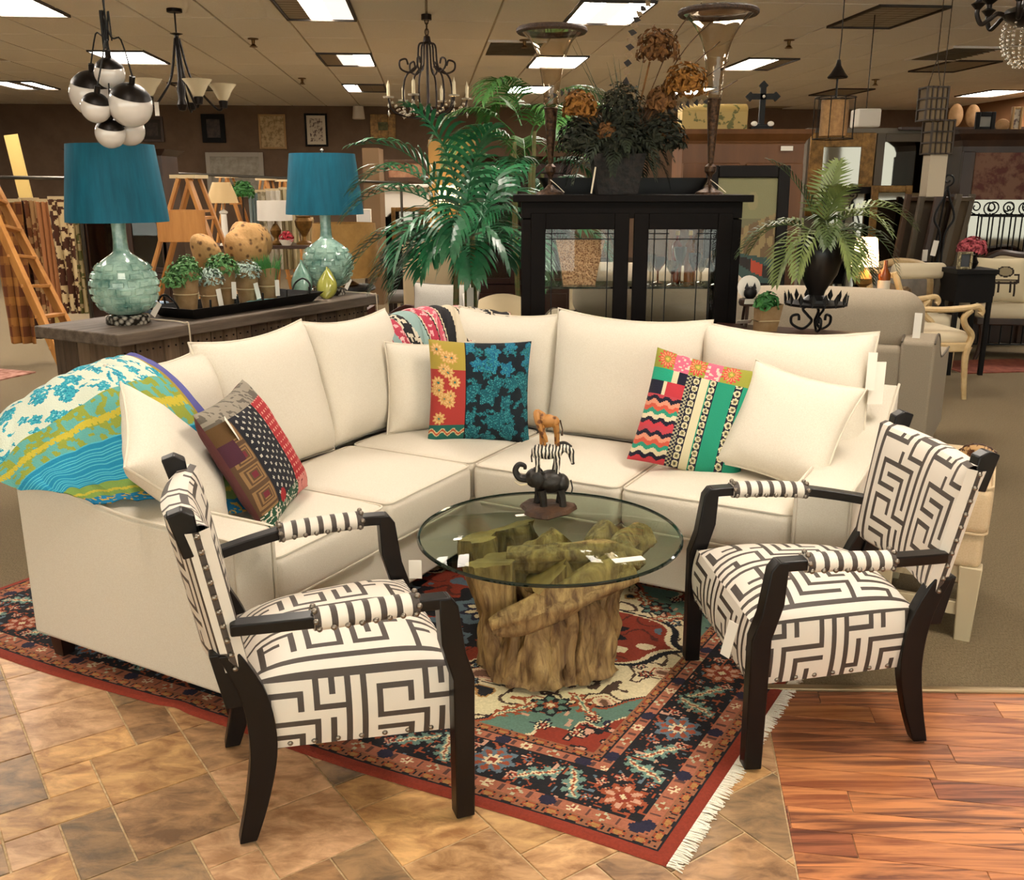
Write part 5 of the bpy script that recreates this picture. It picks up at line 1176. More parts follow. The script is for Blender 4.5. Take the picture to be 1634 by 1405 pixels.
for (x, y, z, r, m_) in ((-.20, -.06, .42, .085, m_och), (.33, -.05, .53, .11, m_och), (.19, 0, .70, .11, m_brn), (.22, 0, .45, .08, m_brn), (-.06, -.08, .30, .05, m_brn), (.27, 0, .30, .06, m_brn)):
    f = MB(); leafball(f, (x, y, z), r, 340, .035, ar, up=.1); f.tube([(x * .3, 0, .2), (x * .8, y, z - r * .5)], .005, 5); f.build('flower_head', m_, arr, fix=False, smooth=False)
for (p) in ([(.03, 0, .25), (.04, 0, .62), (.10, 0, .88), (.30, -.02, 1.0)], [(-.02, 0, .25), (-.13, 0, .42), (-.24, 0, .50), (-.37, -.02, .47)], [(.05, 0, .25), (.22, 0, .38), (.34, 0, .44), (.50, -.02, .46)]):
    c = catmull(p, 8); b = MB(); N = len(c)
    for i in range(1, N - 1):
        t = i / N; wv = .020 * math.sin(PI * min(1, t * 1.05)) + .004; d = (c[i + 1] - c[i - 1]).normalized(); n_ = d.cross(Vector((0, 1, 0))).normalized()
        b.add([c[i], c[i] + n_ * wv + d * .02, c[i + 1], c[i] - n_ * wv + d * .02], [(0, 1, 2, 3)], mi=i % 2)
    b.build('feather', [M('feather_dark', '#1d1512', .7), M('feather_pale', '#7a6448', .7)], arr, smooth=False, fix=False)
_dk = M('dried_fern', '#0f140c', .85, col2='#26301c', nscale=20)
ARF = [(math.cos(k * 2.4), math.sin(k * 2.4) * .7, .5 + .35 * (k % 3)) for k in range(20)]
for i in range(9):
    a = ar.uniform(-.5, .5); b = MB(); hgt = ar.uniform(.58, .78); b.tube([(a * .1, 0, .2), (a * .2, 0, .45), (a * .42 - .06, -.02, hgt)], [.012, .010, .002], 4, flat=.25); b.build('blade_leaf', M('blade_leaf', '#38422a', .6), arr)
for i in range(5):
    x = .20 + i * .05; b = MB(); b.tube(catmull([(.08, 0, .3), (x * .8, 0, .5), (x + .08, 0, .78 - .07 * i), (x + .2, 0, .92 - .09 * i)], 5), .0028, 5); b.build('twig', M('twig', '#4a3423', .8), arr)
b = MB(); b.box((-.13, -.14, .07), (.008, .003, .13), ry=.15); b.build('ribbon', M('ivory_ribbon', '#d8ccb4', .8), arr)

# ================================================================== palms
def frond(mb, base, direction, L_, droop, nl, ll, lw, pr, seg=3, vee=.5, start=.25, stem=.006, lean=0.):
    d = Vector(direction).normalized(); side = d.cross(Vector((0, 0, 1))); side = side.normalized() if side.length > .05 else Vector((1, 0, 0))
    P = []; N = 14; p = Vector(base); dr = d.copy()
    for i in range(N + 1):
        P.append(p.copy()); p = p + dr * (L_ / N); dr = (dr + Vector((0, 0, -droop / N * (1 + i / N)))).normalized()
    mb.tube(P, [stem * (1 - .85 * i / N) for i in range(N + 1)], 5)
    for i in range(nl):
        t = start + (1 - start) * i / (nl - 1); k = t * N; j = min(N - 1, int(k)); q = P[j].lerp(P[j + 1], k - j); tg = (P[j + 1] - P[j]).normalized(); sd0 = tg.cross(Vector((0, 0, 1))); sd0 = sd0.normalized() if sd0.length > .05 else side; upv = sd0.cross(tg)
        lk = ll * (.55 + .45 * math.sin(PI * min(1, .15 + t * .85))) * pr.uniform(.85, 1.1) * (1 - .35 * max(0, t - .7) / .3)
        for sg in (-1, 1):
            dv = (tg * (.55 + .5 * t) + sd0 * sg * (1 - .35 * t) + upv * vee * .5).normalized(); a = q.copy(); V = []; dd = dv.copy()
            for s_ in range(seg + 1):
                u = s_ / seg; wv = lw * (.5 + u * 1.4 if u < .4 else 1.06 * (1 - (u - .4) / .6) ** .7); nn = dd.cross(upv); nn = nn.normalized() if nn.length > .01 else tg
                V += [a + nn * wv * .5, a - nn * wv * .5]; a = a + dd * (lk / seg); dd = (dd + Vector((0, 0, -.95 / seg * (1 + droop * .3)))).normalized()
            mb.add(V, [(2 * s_, 2 * s_ + 1, 2 * s_ + 3, 2 * s_ + 2) for s_ in range(seg)])
for (dx, dy, dz) in ARF:
    b = MB(); frond(b, (0, 0, .2), (dx, dy, dz), ar.uniform(.26, .40), 2.0, 13, .09, .014, ar, seg=2, start=.2, stem=.004); b.build('fern_frond', _dk, arr, smooth=False, fix=False)
m_pf = M('palm_leaf', '#164a2c', .32, col2='#2a7046', nscale=6, spec=.6); m_pt = M('palm_cane', '#5c6a3a', .6, col2='#7c6a42', nscale=8, stretch=(1, 1, 5)); m_pf2 = M('fern_palm_leaf', '#48582a', .5, col2='#6f7c44', nscale=6); m_pf3 = M('tall_palm_leaf', '#2f5a2c', .45, col2='#4f7f3c', nscale=6)
def planter(t, r, h, m_):
    b = MB(); b.lathe([(0, 0), (r * .75, 0), (r, h * .95), (r * 1.05, h), (r * .95, h), (r * .9, h * .85), (0, h * .85)], 24); b.build('planter', m_, t)
PB = px(745, 420, 5.75); palm = thing('kentia_palm', 'tall kentia palm with glossy arching fronds beside the china cabinet', 'palm', (PB.x, 5.75, 0)); planter(palm, .20, .36, m_iron)
plr = random.Random(33)
for i, (x, h) in enumerate(((-.05, 1.22), (.03, 1.32), (.0, 1.15))):
    b = MB(); b.tube(catmull([(x, 0, .30), (x * 1.4, .01, .7), (x * 1.2, 0, h)], 5), [.028 - .012 * k / 10 for k in range(11)], 8); b.build('cane', m_pt, palm)
#          tip pixel direction as (x, z, depth), length
FR = [(-.55, .85, .05, .88, 1.6), (-.30, 1.0, -.05, .92, 1.5), (-.72, .55, .1, .82, 1.6), (.06, 1.0, -.1, .84, 1.7), (-.62, .62, -.05, .74, 1.9), (-.42, .95, .1, .86, 1.7), (-.12, 1.0, -.1, .84, 1.5), (.12, 1.0, .2, .74, 1.7), (-.75, .30, .05, .66, 1.5), (-.42, .60, -.50, .50, 2.1), (.10, .70, -.65, .48, 2.2), (.55, .60, -.15, .58, 2.2), (.45, .55, -.4, .48, 2.1), (-.80, .10, -.15, .56, 1.4), (-.12, .8, -.5, .60, 2.4), (.3, .8, .25, .62, 1.9), (-.5, .75, -.4, .68, 2.2), (-.6, .45, .4, .70, 1.7), (-.25, .7, -.55, .46, 2.2)]
for i, (dx, dz, dy, L_, dr) in enumerate(FR):
    b = MB(); frond(b, (plr.uniform(-.05, .05), 0, plr.uniform(1.18, 1.34) + (.06 if dz < .4 else 0)), (dx, dy, dz), L_, dr, 15, .29, .026, plr, seg=5, start=.30, vee=1.1); b.build('frond', m_pf, palm, smooth=False, fix=False)
tagcard(palm, (.02, -.05, .92), .04, .2)
P2 = px(850, 200, 7.95); palm2 = thing('areca_palm', 'very tall areca palm behind the china cabinet, crown near the ceiling', 'palm', (P2.x - .05, 7.95, 0)); planter(palm2, .24, .4, m_kraft)
for i in range(5):
    a = i * 1.3; b = MB(); b.tube(catmull([(math.cos(a) * .05, math.sin(a) * .05, .34), (math.cos(a) * .10, math.sin(a) * .1, 1.0), (math.cos(a) * .13, math.sin(a) * .13, 1.7 + .08 * i)], 5), .016, 7); b.build('cane', m_pt, palm2)
for i in range(30):
    a = i * 2.4; z = 1.1 + .036 * i; el = .3 + .03 * i; b = MB(); frond(b, (math.cos(a) * .1, math.sin(a) * .1, z), (math.cos(a), math.sin(a) * .7, el), .75 + .05 * (i % 3), 1.7, 22, .28, .022, plr, start=.2); b.build('frond', m_pf3 if i > 16 else m_pf, palm2, smooth=False, fix=False)
# ================================================================== the shop behind: left side
def wallpt(x, y, off=.03):                  # on the back wall
    a, b, d = ray(x, y); t = (YB - off) / (-a * math.sin(-GA) * 1 + b * math.cos(GA)) if False else (YB - off) / (-a * math.sin(GA) * -1 * -1 + b * math.cos(GA))
    return Vector((a * t, b * t, CAM_H + d * t))
def sc(Y): return Y / 1475.0
def picture(label, p, w, h, fr, art, rz=0., mat=None, fw=.05, tilt=0., name='framed_picture', cat='picture', matw=.06, mirror=False, kind=None):
    t = thing(name, label, cat, p, rz); t.rotation_euler = (tilt, 0, rz)
    for sx in (-1, 1): b = MB(); b.box((sx * (w / 2 - fw / 2), 0, 0), (fw, .04, h)); b.build('frame_side', fr, t, bevel=.006)
    for sz in (-1, 1): b = MB(); b.box((0, 0, sz * (h / 2 - fw / 2)), (w - 2 * fw, .038, fw)); b.build('frame_rail', fr, t, bevel=.006)
    if mat:
        b = MB(); b.box((0, .006, 0), (w - 2 * fw, .008, h - 2 * fw)); b.build('mount', mat, t, smooth=False); iw, ih = w - 2 * fw - 2 * matw, h - 2 * fw - 2 * matw
    else: iw, ih = w - 2 * fw, h - 2 * fw
    b = MB(); b.box((0, -.001, 0), (iw, .008, ih)); b.build('mirror_glass' if mirror else 'print', art, t, smooth=False)
    b = MB(); b.box((0, .016, 0), (w - .02, .008, h - .02)); b.build('backing', M('picture_back', '#2a211a', .9), t, smooth=False)
    return t
m_gold = M('gilt_frame', '#8a6530', .4, .5, col2='#5c401c', nscale=14, bump=.4, bscale=40); m_bkf = M('black_frame', '#0d0a09', .6, spec=.2); m_tanf = M('tan_wood_frame', '#9a7748', .5); m_brf = M('brown_frame', '#4a3018', .5, col2='#36210f', nscale=6, stretch=(1, 1, .2)); m_mount = M('ivory_mount', '#c9bda6', .9); m_dkart = M('dark_print', '#1f1a17', .6, col2='#4a3a30', nscale=9)
m_map = M('sepia_map_print', '#b39a72', .9, col2='#86704d', nscale=12, detail=8, lo=.45, hi=.6); m_bot = M('botanical_print', '#bdb09c', .9, col2='#5c4a48', nscale=16, detail=8, lo=.5, hi=.58); m_green = M('landscape_print', '#3c4428', .7, col2='#6f6a44', nscale=10)
m_mirror = M('mirror_silver', '#77746c', .04, 1.)
def wallpic(label, x0, y0, x1, y1, fr, art, **k):
    a, c = wallpt(x0, y0), wallpt(x1, y1); return picture(label, (a + c) / 2, abs(c.x - a.x), abs(a.z - c.z), fr, art, GA, **k)
wallpic('dark print in a black frame on the brown wall, below the bell shade chandelier', 320, 182, 361, 228, m_bkf, m_dkart, fw=.10); wallpic('pale sepia map print in a thin tan frame on the brown wall', 411, 182, 458, 238, m_tanf, m_map, fw=.04)
wallpic('botanical tree print with white mount in a black frame', 485, 181, 524, 234, m_bkf, m_bot, mat=m_mount, fw=.04, matw=.06); wallpic('small green landscape in a wide gold frame', 590, 182, 632, 221, m_gold, m_green, fw=.16)
wallpic('dark red print in a dark frame behind the globe pendants', 222, 186, 263, 227, m_brf, m_dkart, fw=.06, mat=M('grey_mount', '#3a342e', .9), matw=.06); wallpic('white matted print in a black frame beside the first lamp shade', 248, 240, 269, 292, m_bkf, m_mount, fw=.05)
t = wallpic('wide pale sketch of a tower in a white frame low on the brown wall', 327, 243, 424, 315, M('white_frame', '#a39a8c', .6), M('pale_sketch', '#a9a294', .9, col2='#8d8678', nscale=8), fw=.09)
p = wallpt(572, 180, .22); t = thing('wall_sconce', 'white shaded sconce on the brown wall above the second lamp', 'sconce', (p.x, p.y, p.z)); b = MB(); b.lathe([(.10, -.13), (.13, -.12), (.105, .13), (.10, .13)], 20); b.build('shade', M('white_linen_shade', '#cfc6b6', .8), t); b = MB(); b.tube([(0, 0, .05), (0, .1, .10), (0, .2, .10)], .012, 6); b.box((0, .21, .08), (.08, .02, .12)); b.build('bracket', m_bkf, t)
# ---- fabrics on racks
def fabric(label, x0, x1, yt, yb, Y, c1, c2, kind='noise', sag=.0, group='fabrics hung on the racks'):
    a, c = px(x0, yt, Y), px(x1, yt, Y); zb = max(.05, px((x0 + x1) / 2, yb, Y).z); w = c.x - a.x; t = thing('hanging_fabric', label, 'fabric', ((a.x + c.x) / 2, Y, zb), 0, group); H_ = a.z - zb
    nu, nv = 40, 80; P = []
    for j in range(nv + 1):
        v = j / nv; P.append([((u - .5) * w * (1 - .12 * (1 - v)), .028 * math.sin(u * 17 + v * 1.2 + x0) * (1.1 - v * .7), v * H_) for u in [i / nu for i in range(nu + 1)]])
    U_, V_ = np.meshgrid((np.arange(nu) + .5) / nu, (np.arange(nv) + .5) / nv); A_, B_ = lina(c1), lina(c2)
    k1 = .65 * vnoise(U_ * 8, V_ * 26, x0) + .35 * vnoise(U_ * 17, V_ * 54, x0 + 3)
    if kind == 'plaid': m_ = (.35 * ((U_ * 4) % 1 < .4) + .35 * ((V_ * 7) % 1 < .35) + .3 * (((U_ * 4) % 1 > .9) | ((V_ * 7) % 1 > .9)))
    elif kind == 'stripe': m_ = ((U_ * 5) % 1 < .35) * .8
    elif kind == 'plain': m_ = k1 * .3
    else: m_ = (k1 > .52) * 1.
    cols = A_ + (B_ - A_) * m_[..., None]; mb = MB(); mb.grid(P, col=[tuple(q) for q in cols.reshape(-1, 3)]); o = mb.build('cloth', VM('rack_cloth', .9, .2, 100), t, ang=180, fix=False); s_ = o.modifiers.new('t', 'SOLIDIFY'); s_.thickness = .012
    h = MB(); h.box((0, 0, H_ + .01), (w * .95, .03, .03)); h.build('hanger_bar', M('hanger_wood', '#c9b48c', .6), t); return t, H_ + zb
def rack(label, xa, ya, Ya, xb, yb, Yb):
    a, c = px(xa, ya, Ya), px(xb, yb, Yb); t = thing('garment_rack', label, 'rack', (a.x, a.y, 0)); b = MB(); d = c - a; b.tube([(0, 0, a.z), (d.x, d.y, c.z)], .018, 8); b.build('rail', M('rack_steel', '#4a453e', .35, .8), t)
    for q, z in ((Vector((0, 0, 0)), a.z), (d, c.z)): b = MB(); b.tube([(q.x, q.y, .02), (q.x, q.y, z)], .018, 8); b.box((q.x, q.y, .015), (.06, .5, .03)); b.build('upright', M('rack_steel', '#4a453e', .35, .8), t)
    return t
rack('steel rack of heavy fabrics at the far left edge', -150, 281, 8.9, 122, 285, 8.9); rack('steel rack of pale fabrics between the two teal lamps', 255, 276, 12.7, 640, 292, 13.4)
for args in (('brown and orange plaid blanket hung low at the left edge', -18, 34, 322, 548, 8.75, '#5c2f14', '#b07a38', 'plaid'), ('maroon fabric hung beside the plaid blanket', 30, 44, 320, 540, 8.95, '#2a1a16', '#4a2c24', 'noise'), ('tan floral fabric behind the leaning ladder', 40, 62, 320, 520, 8.9, '#b08a5c', '#7a4a2c', 'noise'),
             ('tan and rust striped fabric left of the leaf print', 58, 80, 322, 505, 8.85, '#b0764a', '#8c5630', 'stripe'), ('cream fabric with dark brown leaves beside the first lamp', 76, 112, 318, 500, 8.8, '#d0b98c', '#4a2818', 'noise'), ('cream and olive leaf fabric at the end of the left rack', 106, 126, 320, 500, 8.95, '#c4b184', '#6a6a3a', 'noise'),
             ('grey blue fabric on the middle rack', 396, 410, 308, 430, 12.75, '#5c6a68', '#8a9490', 'stripe'), ('ivory fabric on the middle rack, beside the grey blue one', 406, 424, 306, 430, 12.8, '#b8ab90', '#8f8468', 'noise'), ('white fabric on the middle rack above the drum shade', 422, 446, 304, 430, 12.85, '#d0c8b8', '#a89c84', 'plain'),
             ('olive cream fabric on the middle rack, nearest the second teal lamp', 444, 474, 302, 430, 12.9, '#b5a784', '#80764c', 'stripe'), ('beige fabric beside the tan drum lamp', 478, 500, 350, 440, 13.0, '#a08a60', '#c4b088', 'stripe')): fabric(*args)
# ---- ladders
m_pine = M('orange_pine', '#b9803f', .5, col2='#a46c30', nscale=5, stretch=(3, 3, .4))
def plank(t, name, a, b_, w, th, m_): mb = MB(); a, b_ = Vector(a), Vector(b_); d = (b_ - a); L_ = d.length; q = d.to_track_quat('Z', 'Y').to_matrix().to_4x4(); mb.box((0, 0, L_ / 2), (w, th, L_), T=Matrix.Translation(a) @ q); return mb.build(name, m_, t, bevel=.004)
LA0, LA1 = px(-60, 200, 8.3), px(104, 512, 7.5); LB0, LB1 = px(-85, 170 + 5, 7.9), px(72, 522, 7.1)
def tofloor(a, b_): d = b_ - a; return a + d * (a.z / -d.z)
A1, B1 = tofloor(LA0, LA1), tofloor(LB0, LB1); lad = thing('leaning_ladder', 'orange pine ladder leaning in front of the left fabric rack', 'ladder', ((A1.x + B1.x) / 2, (A1.y + B1.y) / 2, 0)); o_ = lad.location.copy()
plank(lad, 'rail', A1 - o_, LA0 - o_, .035, .10, m_pine); plank(lad, 'rail', B1 - o_, LB0 - o_, .035, .10, m_pine)
for k in range(1, 10): f = k / 10; a, c = A1.lerp(LA0, f) - o_, B1.lerp(LB0, f) - o_; plank(lad, 'rung', a, c, .09, .025, m_pine)
def aframe(label, xt, yt, xl, yl, xr, yr, Y, dep=.45, shelf=None):
    tp, l, r = px(xt, yt, Y), px(xl, yl, Y), px(xr, yr, Y); t = thing('a_frame_ladder', label, 'ladder', (tp.x, Y, 0), 0, 'A-frame ladders in the fabric department'); dl, dr = (l.x - tp.x) / (tp.z - l.z), (r.x - tp.x) / (tp.z - r.z)
    for yy in (-dep / 2, dep / 2):
        plank(t, 'leg', (dl * tp.z, yy, 0), (-.04, yy * .7, tp.z), .075, .03, m_pine); plank(t, 'leg', (dr * tp.z, yy, 0), (.04, yy * .7, tp.z), .075, .03, m_pine)
    b = MB(); b.box((0, 0, tp.z + .015), (.22, dep * .8, .03)); b.build('top_board', M('hanger_wood', '#c9b48c', .6), t)
    for f in (.2, .4, .6, .8): z = tp.z * f; b = MB(); b.box((dr * (tp.z - z), 0, z), (.09, dep * (.9 - .2 * f), .025)); b.build('rung', m_pine, t)
    if shelf: z0, z1 = px(xt, shelf[1], Y).z, px(xt, shelf[0], Y).z; x0, x1 = px(shelf[2], 300, Y).x - tp.x, px(shelf[3], 300, Y).x - tp.x; b = MB(); b.box(((x0 + x1) / 2, -dep / 2 - .03, (z0 + z1) / 2), (x1 - x0, .025, z1 - z0)); b.build('panel', m_pine, t, bevel=.004); b = MB(); b.box(((x0 + x1) / 2, -dep / 2 + .04, z1), (x1 - x0, .16, .02)); b.build('shelf', m_pine, t)
aframe('orange pine A-frame ladder with a board, right of the first teal lamp', 302, 285, 262, 420, 352, 410, 8.6, shelf=(336, 384, 262, 338)); aframe('A-frame ladder behind the cream bell shade lamp', 362, 284, 345, 380, 400, 390, 13.6); aframe('A-frame ladder behind the white drum shade', 425, 288, 410, 380, 452, 390, 13.9); aframe('A-frame ladder beside the second teal shade', 455, 290, 446, 380, 480, 390, 14.8)
b = MB(); b.box((0, 0, 1.05), (.13, .02, 2.1), ry=-.12); tag(b.build('pine_board', M('yellow_pine', '#c2a562', .6), loc=px(47, 290, 9.8).xy.to_3d()), 'yellow pine board standing behind the left rack', 'board')
# ---- dark hutch behind the first lamp
def hutch(label, x0, x1, ytop, Y, dep, m_, glassz=(.9, 1.7), name='hutch', cat='hutch', crown=True, knob=True):
    a, c = px(x0, ytop, Y), px(x1, ytop, Y); w = c.x - a.x; h = a.z; t = thing(name, label, cat, ((a.x + c.x) / 2, Y, 0))
    b = MB(); b.box((0, dep / 2, glassz[0] / 2), (w, dep, glassz[0])); b.build('lower_case', m_, t, bevel=.006)
    for sx in (-1, 1): b = MB(); b.box((sx * (w / 2 - .03), dep / 2, (glassz[0] + h) / 2), (.06, dep, h - glassz[0])); b.build('side', m_, t, bevel=.003)
    b = MB(); b.box((0, dep - .015, (glassz[0] + h) / 2), (w - .1, .02, h - glassz[0])); b.build('back', m_, t)
    b = MB(); b.box((0, dep / 2, (glassz[1] + h) / 2), (w - .08, dep - .04, h - glassz[1])); b.build('frieze', m_, t)
    if crown: b = MB(); b.loft([[(x * (w / 2 + e), y * (dep / 2 + e) + dep / 2, z) for x, y in ((-1, -1), (1, -1), (1, 1), (-1, 1))] for e, z in ((.0, h - .06), (.03, h - .03), (.06, h))]); b.build('cornice', m_, t, ang=20)
    for sx in (-1, 1):
        d = MB(); d.box((sx * w / 4, -.012, glassz[0] * .5), (w / 2 - .05, .024, glassz[0] * .78)); do = d.build('door', m_, t, bevel=.006)
        if knob: k = MB(); k.ball((sx * .03, -.03, glassz[0] * .62), .014, 8, 6); k.build('knob', m_nail, do)
        d = MB(); cz = (glassz[0] + glassz[1]) / 2; hh = glassz[1] - glassz[0]
        for q in (-1, 1): d.box((sx * w / 4 + q * (w / 4 - .05), .012, cz), (.05, .024, hh - .02)); d.box((sx * w / 4, .012, cz + q * (hh / 2 - .035)), (w / 2 - .15, .024, .05))
        do = d.build('glass_door', m_, t, bevel=.003); g = MB(); g.box((sx * w / 4, .014, cz), (w / 2 - .15, .004, hh - .1)); g.build('pane', m_cg, do, smooth=False)
    s_ = MB(); s_.box((0, dep / 2, (glassz[0] + glassz[1]) / 2), (w - .12, dep - .05, .02)); s_.build('shelf', m_, t)
    return t
m_walnut = M('dark_walnut', '#2a1a12', .4, col2='#3c2618', nscale=5, stretch=(1, 1, .15)); hutch('dark wooden hutch with glass doors behind the first teal lamp', 112, 256, 238, 9.4, .45, m_walnut, (.78, 1.75))
m_mahog = M('mahogany', '#2e1510', .35, col2='#42201a', nscale=5, stretch=(1, 1, .15)); hutch('mahogany hutch with paned upper doors behind the kentia palm', 742, 912, 250, 8.9, .45, m_mahog, (.72, 1.72))
# ---- display table with lamps between the teal lamps
TP = px(415, 390, 12.0); dt = thing('display_table', 'dark display table of small lamps beyond the console', 'table', (TP.x, 12.0, 0)); b = MB(); b.box((0, 0, TP.z - .02), (1.5, .6, .04)); b.build('top', m_walnut, dt, bevel=.005)
for sx in (-1, 1):
    for sy in (-1, 1): b = MB(); b.box((sx * .68, sy * .24, (TP.z - .04) / 2), (.06, .06, TP.z - .04), taper=.8); b.build('leg', m_walnut, dt)
DZ_ = TP.z
def mini_lamp(label, x, Y, z0, yb, ytop, wb, wt, ms, mb_, base='candle', emit=False):
    p = px(x, ytop, Y); zb = px(x, yb, Y).z; t = thing('small_lamp', label, 'lamp', (p.x, Y, z0)); k = sc(Y); n = 24
    b = MB(); b.loft([[(math.cos(2 * PI * i / n) * r, math.sin(2 * PI * i / n) * r, z - z0) for i in range(n)] for r, z in ((wb * k / 2, zb), (wb * k / 2 * .72 + wt * k / 2 * .28, zb * .62 + p.z * .38), (wt * k / 2, p.z), (wt * k / 2 - .004, p.z), (wb * k / 2 - .006, zb))], caps=False); b.build('shade', ms, t)
    b = MB(); h = zb - z0 + .03
    if base == 'candle': b.lathe([(0, 0), (.07, 0), (.07, .02), (.04, .03), (.035, h * .7), (.05, h * .72), (.05, h * .75), (.012, h * .8), (.012, h)], 14)
    else: b.lathe([(0, 0), (.08, 0), (.085, .02), (.03, .05), (.025, .08), (.06, h * .4), (.07, h * .55), (.03, h * .75), (.012, h * .8), (.012, h)], 18)
    b.build('base', mb_, t); return t
m_crsh = M('cream_bell_shade', '#c9ac7c', .8); m_wsh = M('white_drum_shade', '#d9d2c6', .8)
mini_lamp('cream bell shade lamp on a white candlestick base', 353, 11.75, DZ_, 324, 291, 46, 26, m_crsh, m_white); mini_lamp('wide white drum shade lamp on the display table', 437, 11.9, DZ_, 352, 320, 52, 50, m_wsh, m_gold, 'urn')
t = thing('topiary', 'round boxwood topiary on a dark stem between the small lamps', 'topiary', (px(389, 340, 12.2).x, 12.2, DZ_)); pc2 = px(389, 307, 12.2); b = MB(); leafball(b, (0, 0, pc2.z - DZ_), .14, 500, .05, random.Random(3), flat=1.0); b.build('foliage', m_lf[2], t, kind='stuff', fix=False, smooth=False); b = MB(); b.tube([(0, 0, .12), (0, 0, pc2.z - DZ_)], .012, 6); b.build('stem', m_walnut, t); b = MB(); b.lathe([(0, 0), (.06, 0), (.08, .13), (.07, .13), (0, .11)], 14); b.build('pot', m_iron, t)
t = thing('gilt_urn', 'small gilt urn beside the second teal lamp', 'urn', (px(486, 385, 12.0).x, 12.0, DZ_)); b = MB(); b.lathe([(0, 0), (.10, 0), (.10, .02), (.03, .05), (.025, .09), (.05, .13), (.10, .22), (.11, .28), (.085, .32), (.10, .34), (0, .35)], 20); b.build('body', m_gold, t)
t = thing('flower_bowl', 'small bowl of red flowers on the display table', 'flowers', (px(458, 385, 11.8).x, 11.76, DZ_)); b = MB(); b.lathe([(0, 0), (.05, 0), (.09, .07), (.08, .07), (0, .03)], 14); b.build('bowl', m_white, t); b = MB(); leafball(b, (0, 0, .09), .08, 120, .05, random.Random(4)); b.build('blossoms', M('red_petal', '#b0303c', .7), t, fix=False, smooth=False)
# ---- tan drum lamp on a round pedestal table
RP = gp(553, 456, .70); rt = thing('pedestal_table', 'round black pedestal table under the tan drum lamp', 'table', (RP.x, RP.y, 0)); b = MB(); b.lathe([(0, .66), (.26, .66), (.275, .675), (.26, .70), (0, .70)], 32); b.build('top', m_iron, rt); b = MB(); b.lathe([(0, .0), (.18, 0), (.17, .03), (.05, .08), (.035, .2), (.05, .35), (.03, .5), (.06, .66)], 20); b.build('pedestal', m_iron, rt)
t = thing('drum_lamp', 'low lamp with a wide tan parchment drum shade behind the second teal lamp', 'lamp', (RP.x, RP.y, .70)); k = sc(RP.y); zb, zt = .70 + (456 - 441) * k, .70 + (456 - 362) * k; n = 40
b = MB(); b.loft([[(math.cos(2 * PI * i / n) * r, math.sin(2 * PI * i / n) * r, z - .70) for i in range(n)] for r, z in ((54 * k, zb), (47 * k, zt), (46.5 * k, zt), (53.5 * k, zb))], caps=False); b.build('shade', M('parchment_shade', '#a07a40', .8, col2='#8d6a35', nscale=12, bump=.1, bscale=40), t)
b = MB(); b.lathe([(0, 0), (.11, 0), (.12, .015), (.05, .05), (.06, .075), (.09, .09), (.03, .13), (.02, .2)], 20); b.build('base', M('bronze_gold', '#6a4a22', .4, .5), t)
# ---- middle distance behind the palm
p = px(597, 300, 13.6); b = MB(); b.box((0, 0, 1.05), (.22, .5, 2.1)); struct(b.build('wall_stub', M('tan_wall', '#7d6448', .9), loc=(p.x, 13.6, 0)))
picture('small figure sketch on white paper beside the second teal lamp', px(581, 349, 12.6), .19, .24, m_white, M('sketch_paper', '#d8d4cc', .9, col2='#6a6660', nscale=14, detail=3, lo=.66, hi=.7), fw=.012, name='figure_sketch')
st = MB(); st.lathe([(0, 0), (.16, 0), (.16, .02), (.02, .04), (.02, px(581, 363, 12.6).z - .02), (.14, px(581, 363, 12.6).z - .01), (.14, px(581, 363, 12.6).z), (0, px(581, 363, 12.6).z)], 16); tag(st.build('plant_stand', m_walnut, loc=(px(581, 349, 12.6).x, 12.6, 0)), 'slim dark stand holding the small figure sketch', 'stand')
p = px(648, 300, 14.5); mt = thing('white_mantel', 'white arched fireplace mantel seen through the palm', 'mantel', (p.x, 14.5, 0)); 
for sx in (-1, 1): b = MB(); b.box((sx * .43, 0, .62), (.16, .25, 1.24)); b.build('pilaster', m_white, mt, bevel=.01)
b = MB(); b.extrude([(-.51, 1.24), (-.51, 1.58), (.51, 1.58), (.51, 1.24)] + [(math.cos(a) * .35, 1.0 + math.sin(a) * .3) for a in np.linspace(.6, PI - .6, 10)], 'y', -.12, .12); b.build('frieze', m_white, mt); b = MB(); b.box((0, -.02, 1.61), (1.16, .34, .05)); b.build('shelf', m_white, mt, bevel=.01); b = MB(); b.box((0, .10, .6), (.72, .03, 1.2)); b.build('firebox', m_bkf, mt)
picture('gilt mirror leaning on the white mantel', px(655, 352, 14.2), .55, .62, m_gold, m_mirror, fw=.06, name='wall_mirror', cat='mirror', mirror=True).location.z = 1.0
picture('reddish landscape in a brown frame above the mantel', px(648, 272, 14.46), .62, .30, m_brf, M('red_landscape', '#7a4a34', .8, col2='#a07858', nscale=6), fw=.05)
yw = px(722, 300, 13.2); b = MB(); b.box((0, 0, 1.1), (.62, .06, 2.2)); tag(b.build('yellow_wall_panel', M('ochre_panel', '#a98850', .8), loc=(yw.x, 13.2, 0)), 'ochre panel standing in for the lamplit yellow wall behind the palm', 'wall panel')  # free-standing panel added in place of the lamplit yellow wall
t = mini_lamp('lit lamp with a warm shade in front of the ochre wall panel', 716, 12.7, .75, 330, 296, 40, 26, M('lit_shade_warm', '#ffd9a0', .8, emit=5, emitcol=(1., .68, .30)), m_gold, 'urn'); ct = thing('side_table', 'small table under the lit lamp behind the palm', 'table', (px(716, 300, 12.7).x, 12.7, 0)); b = MB(); b.lathe([(0, 0), (.2, 0), (.2, .03), (.04, .06), (.04, .70), (.3, .72), (.3, .75), (0, .75)], 20); b.build('body', m_walnut, ct)
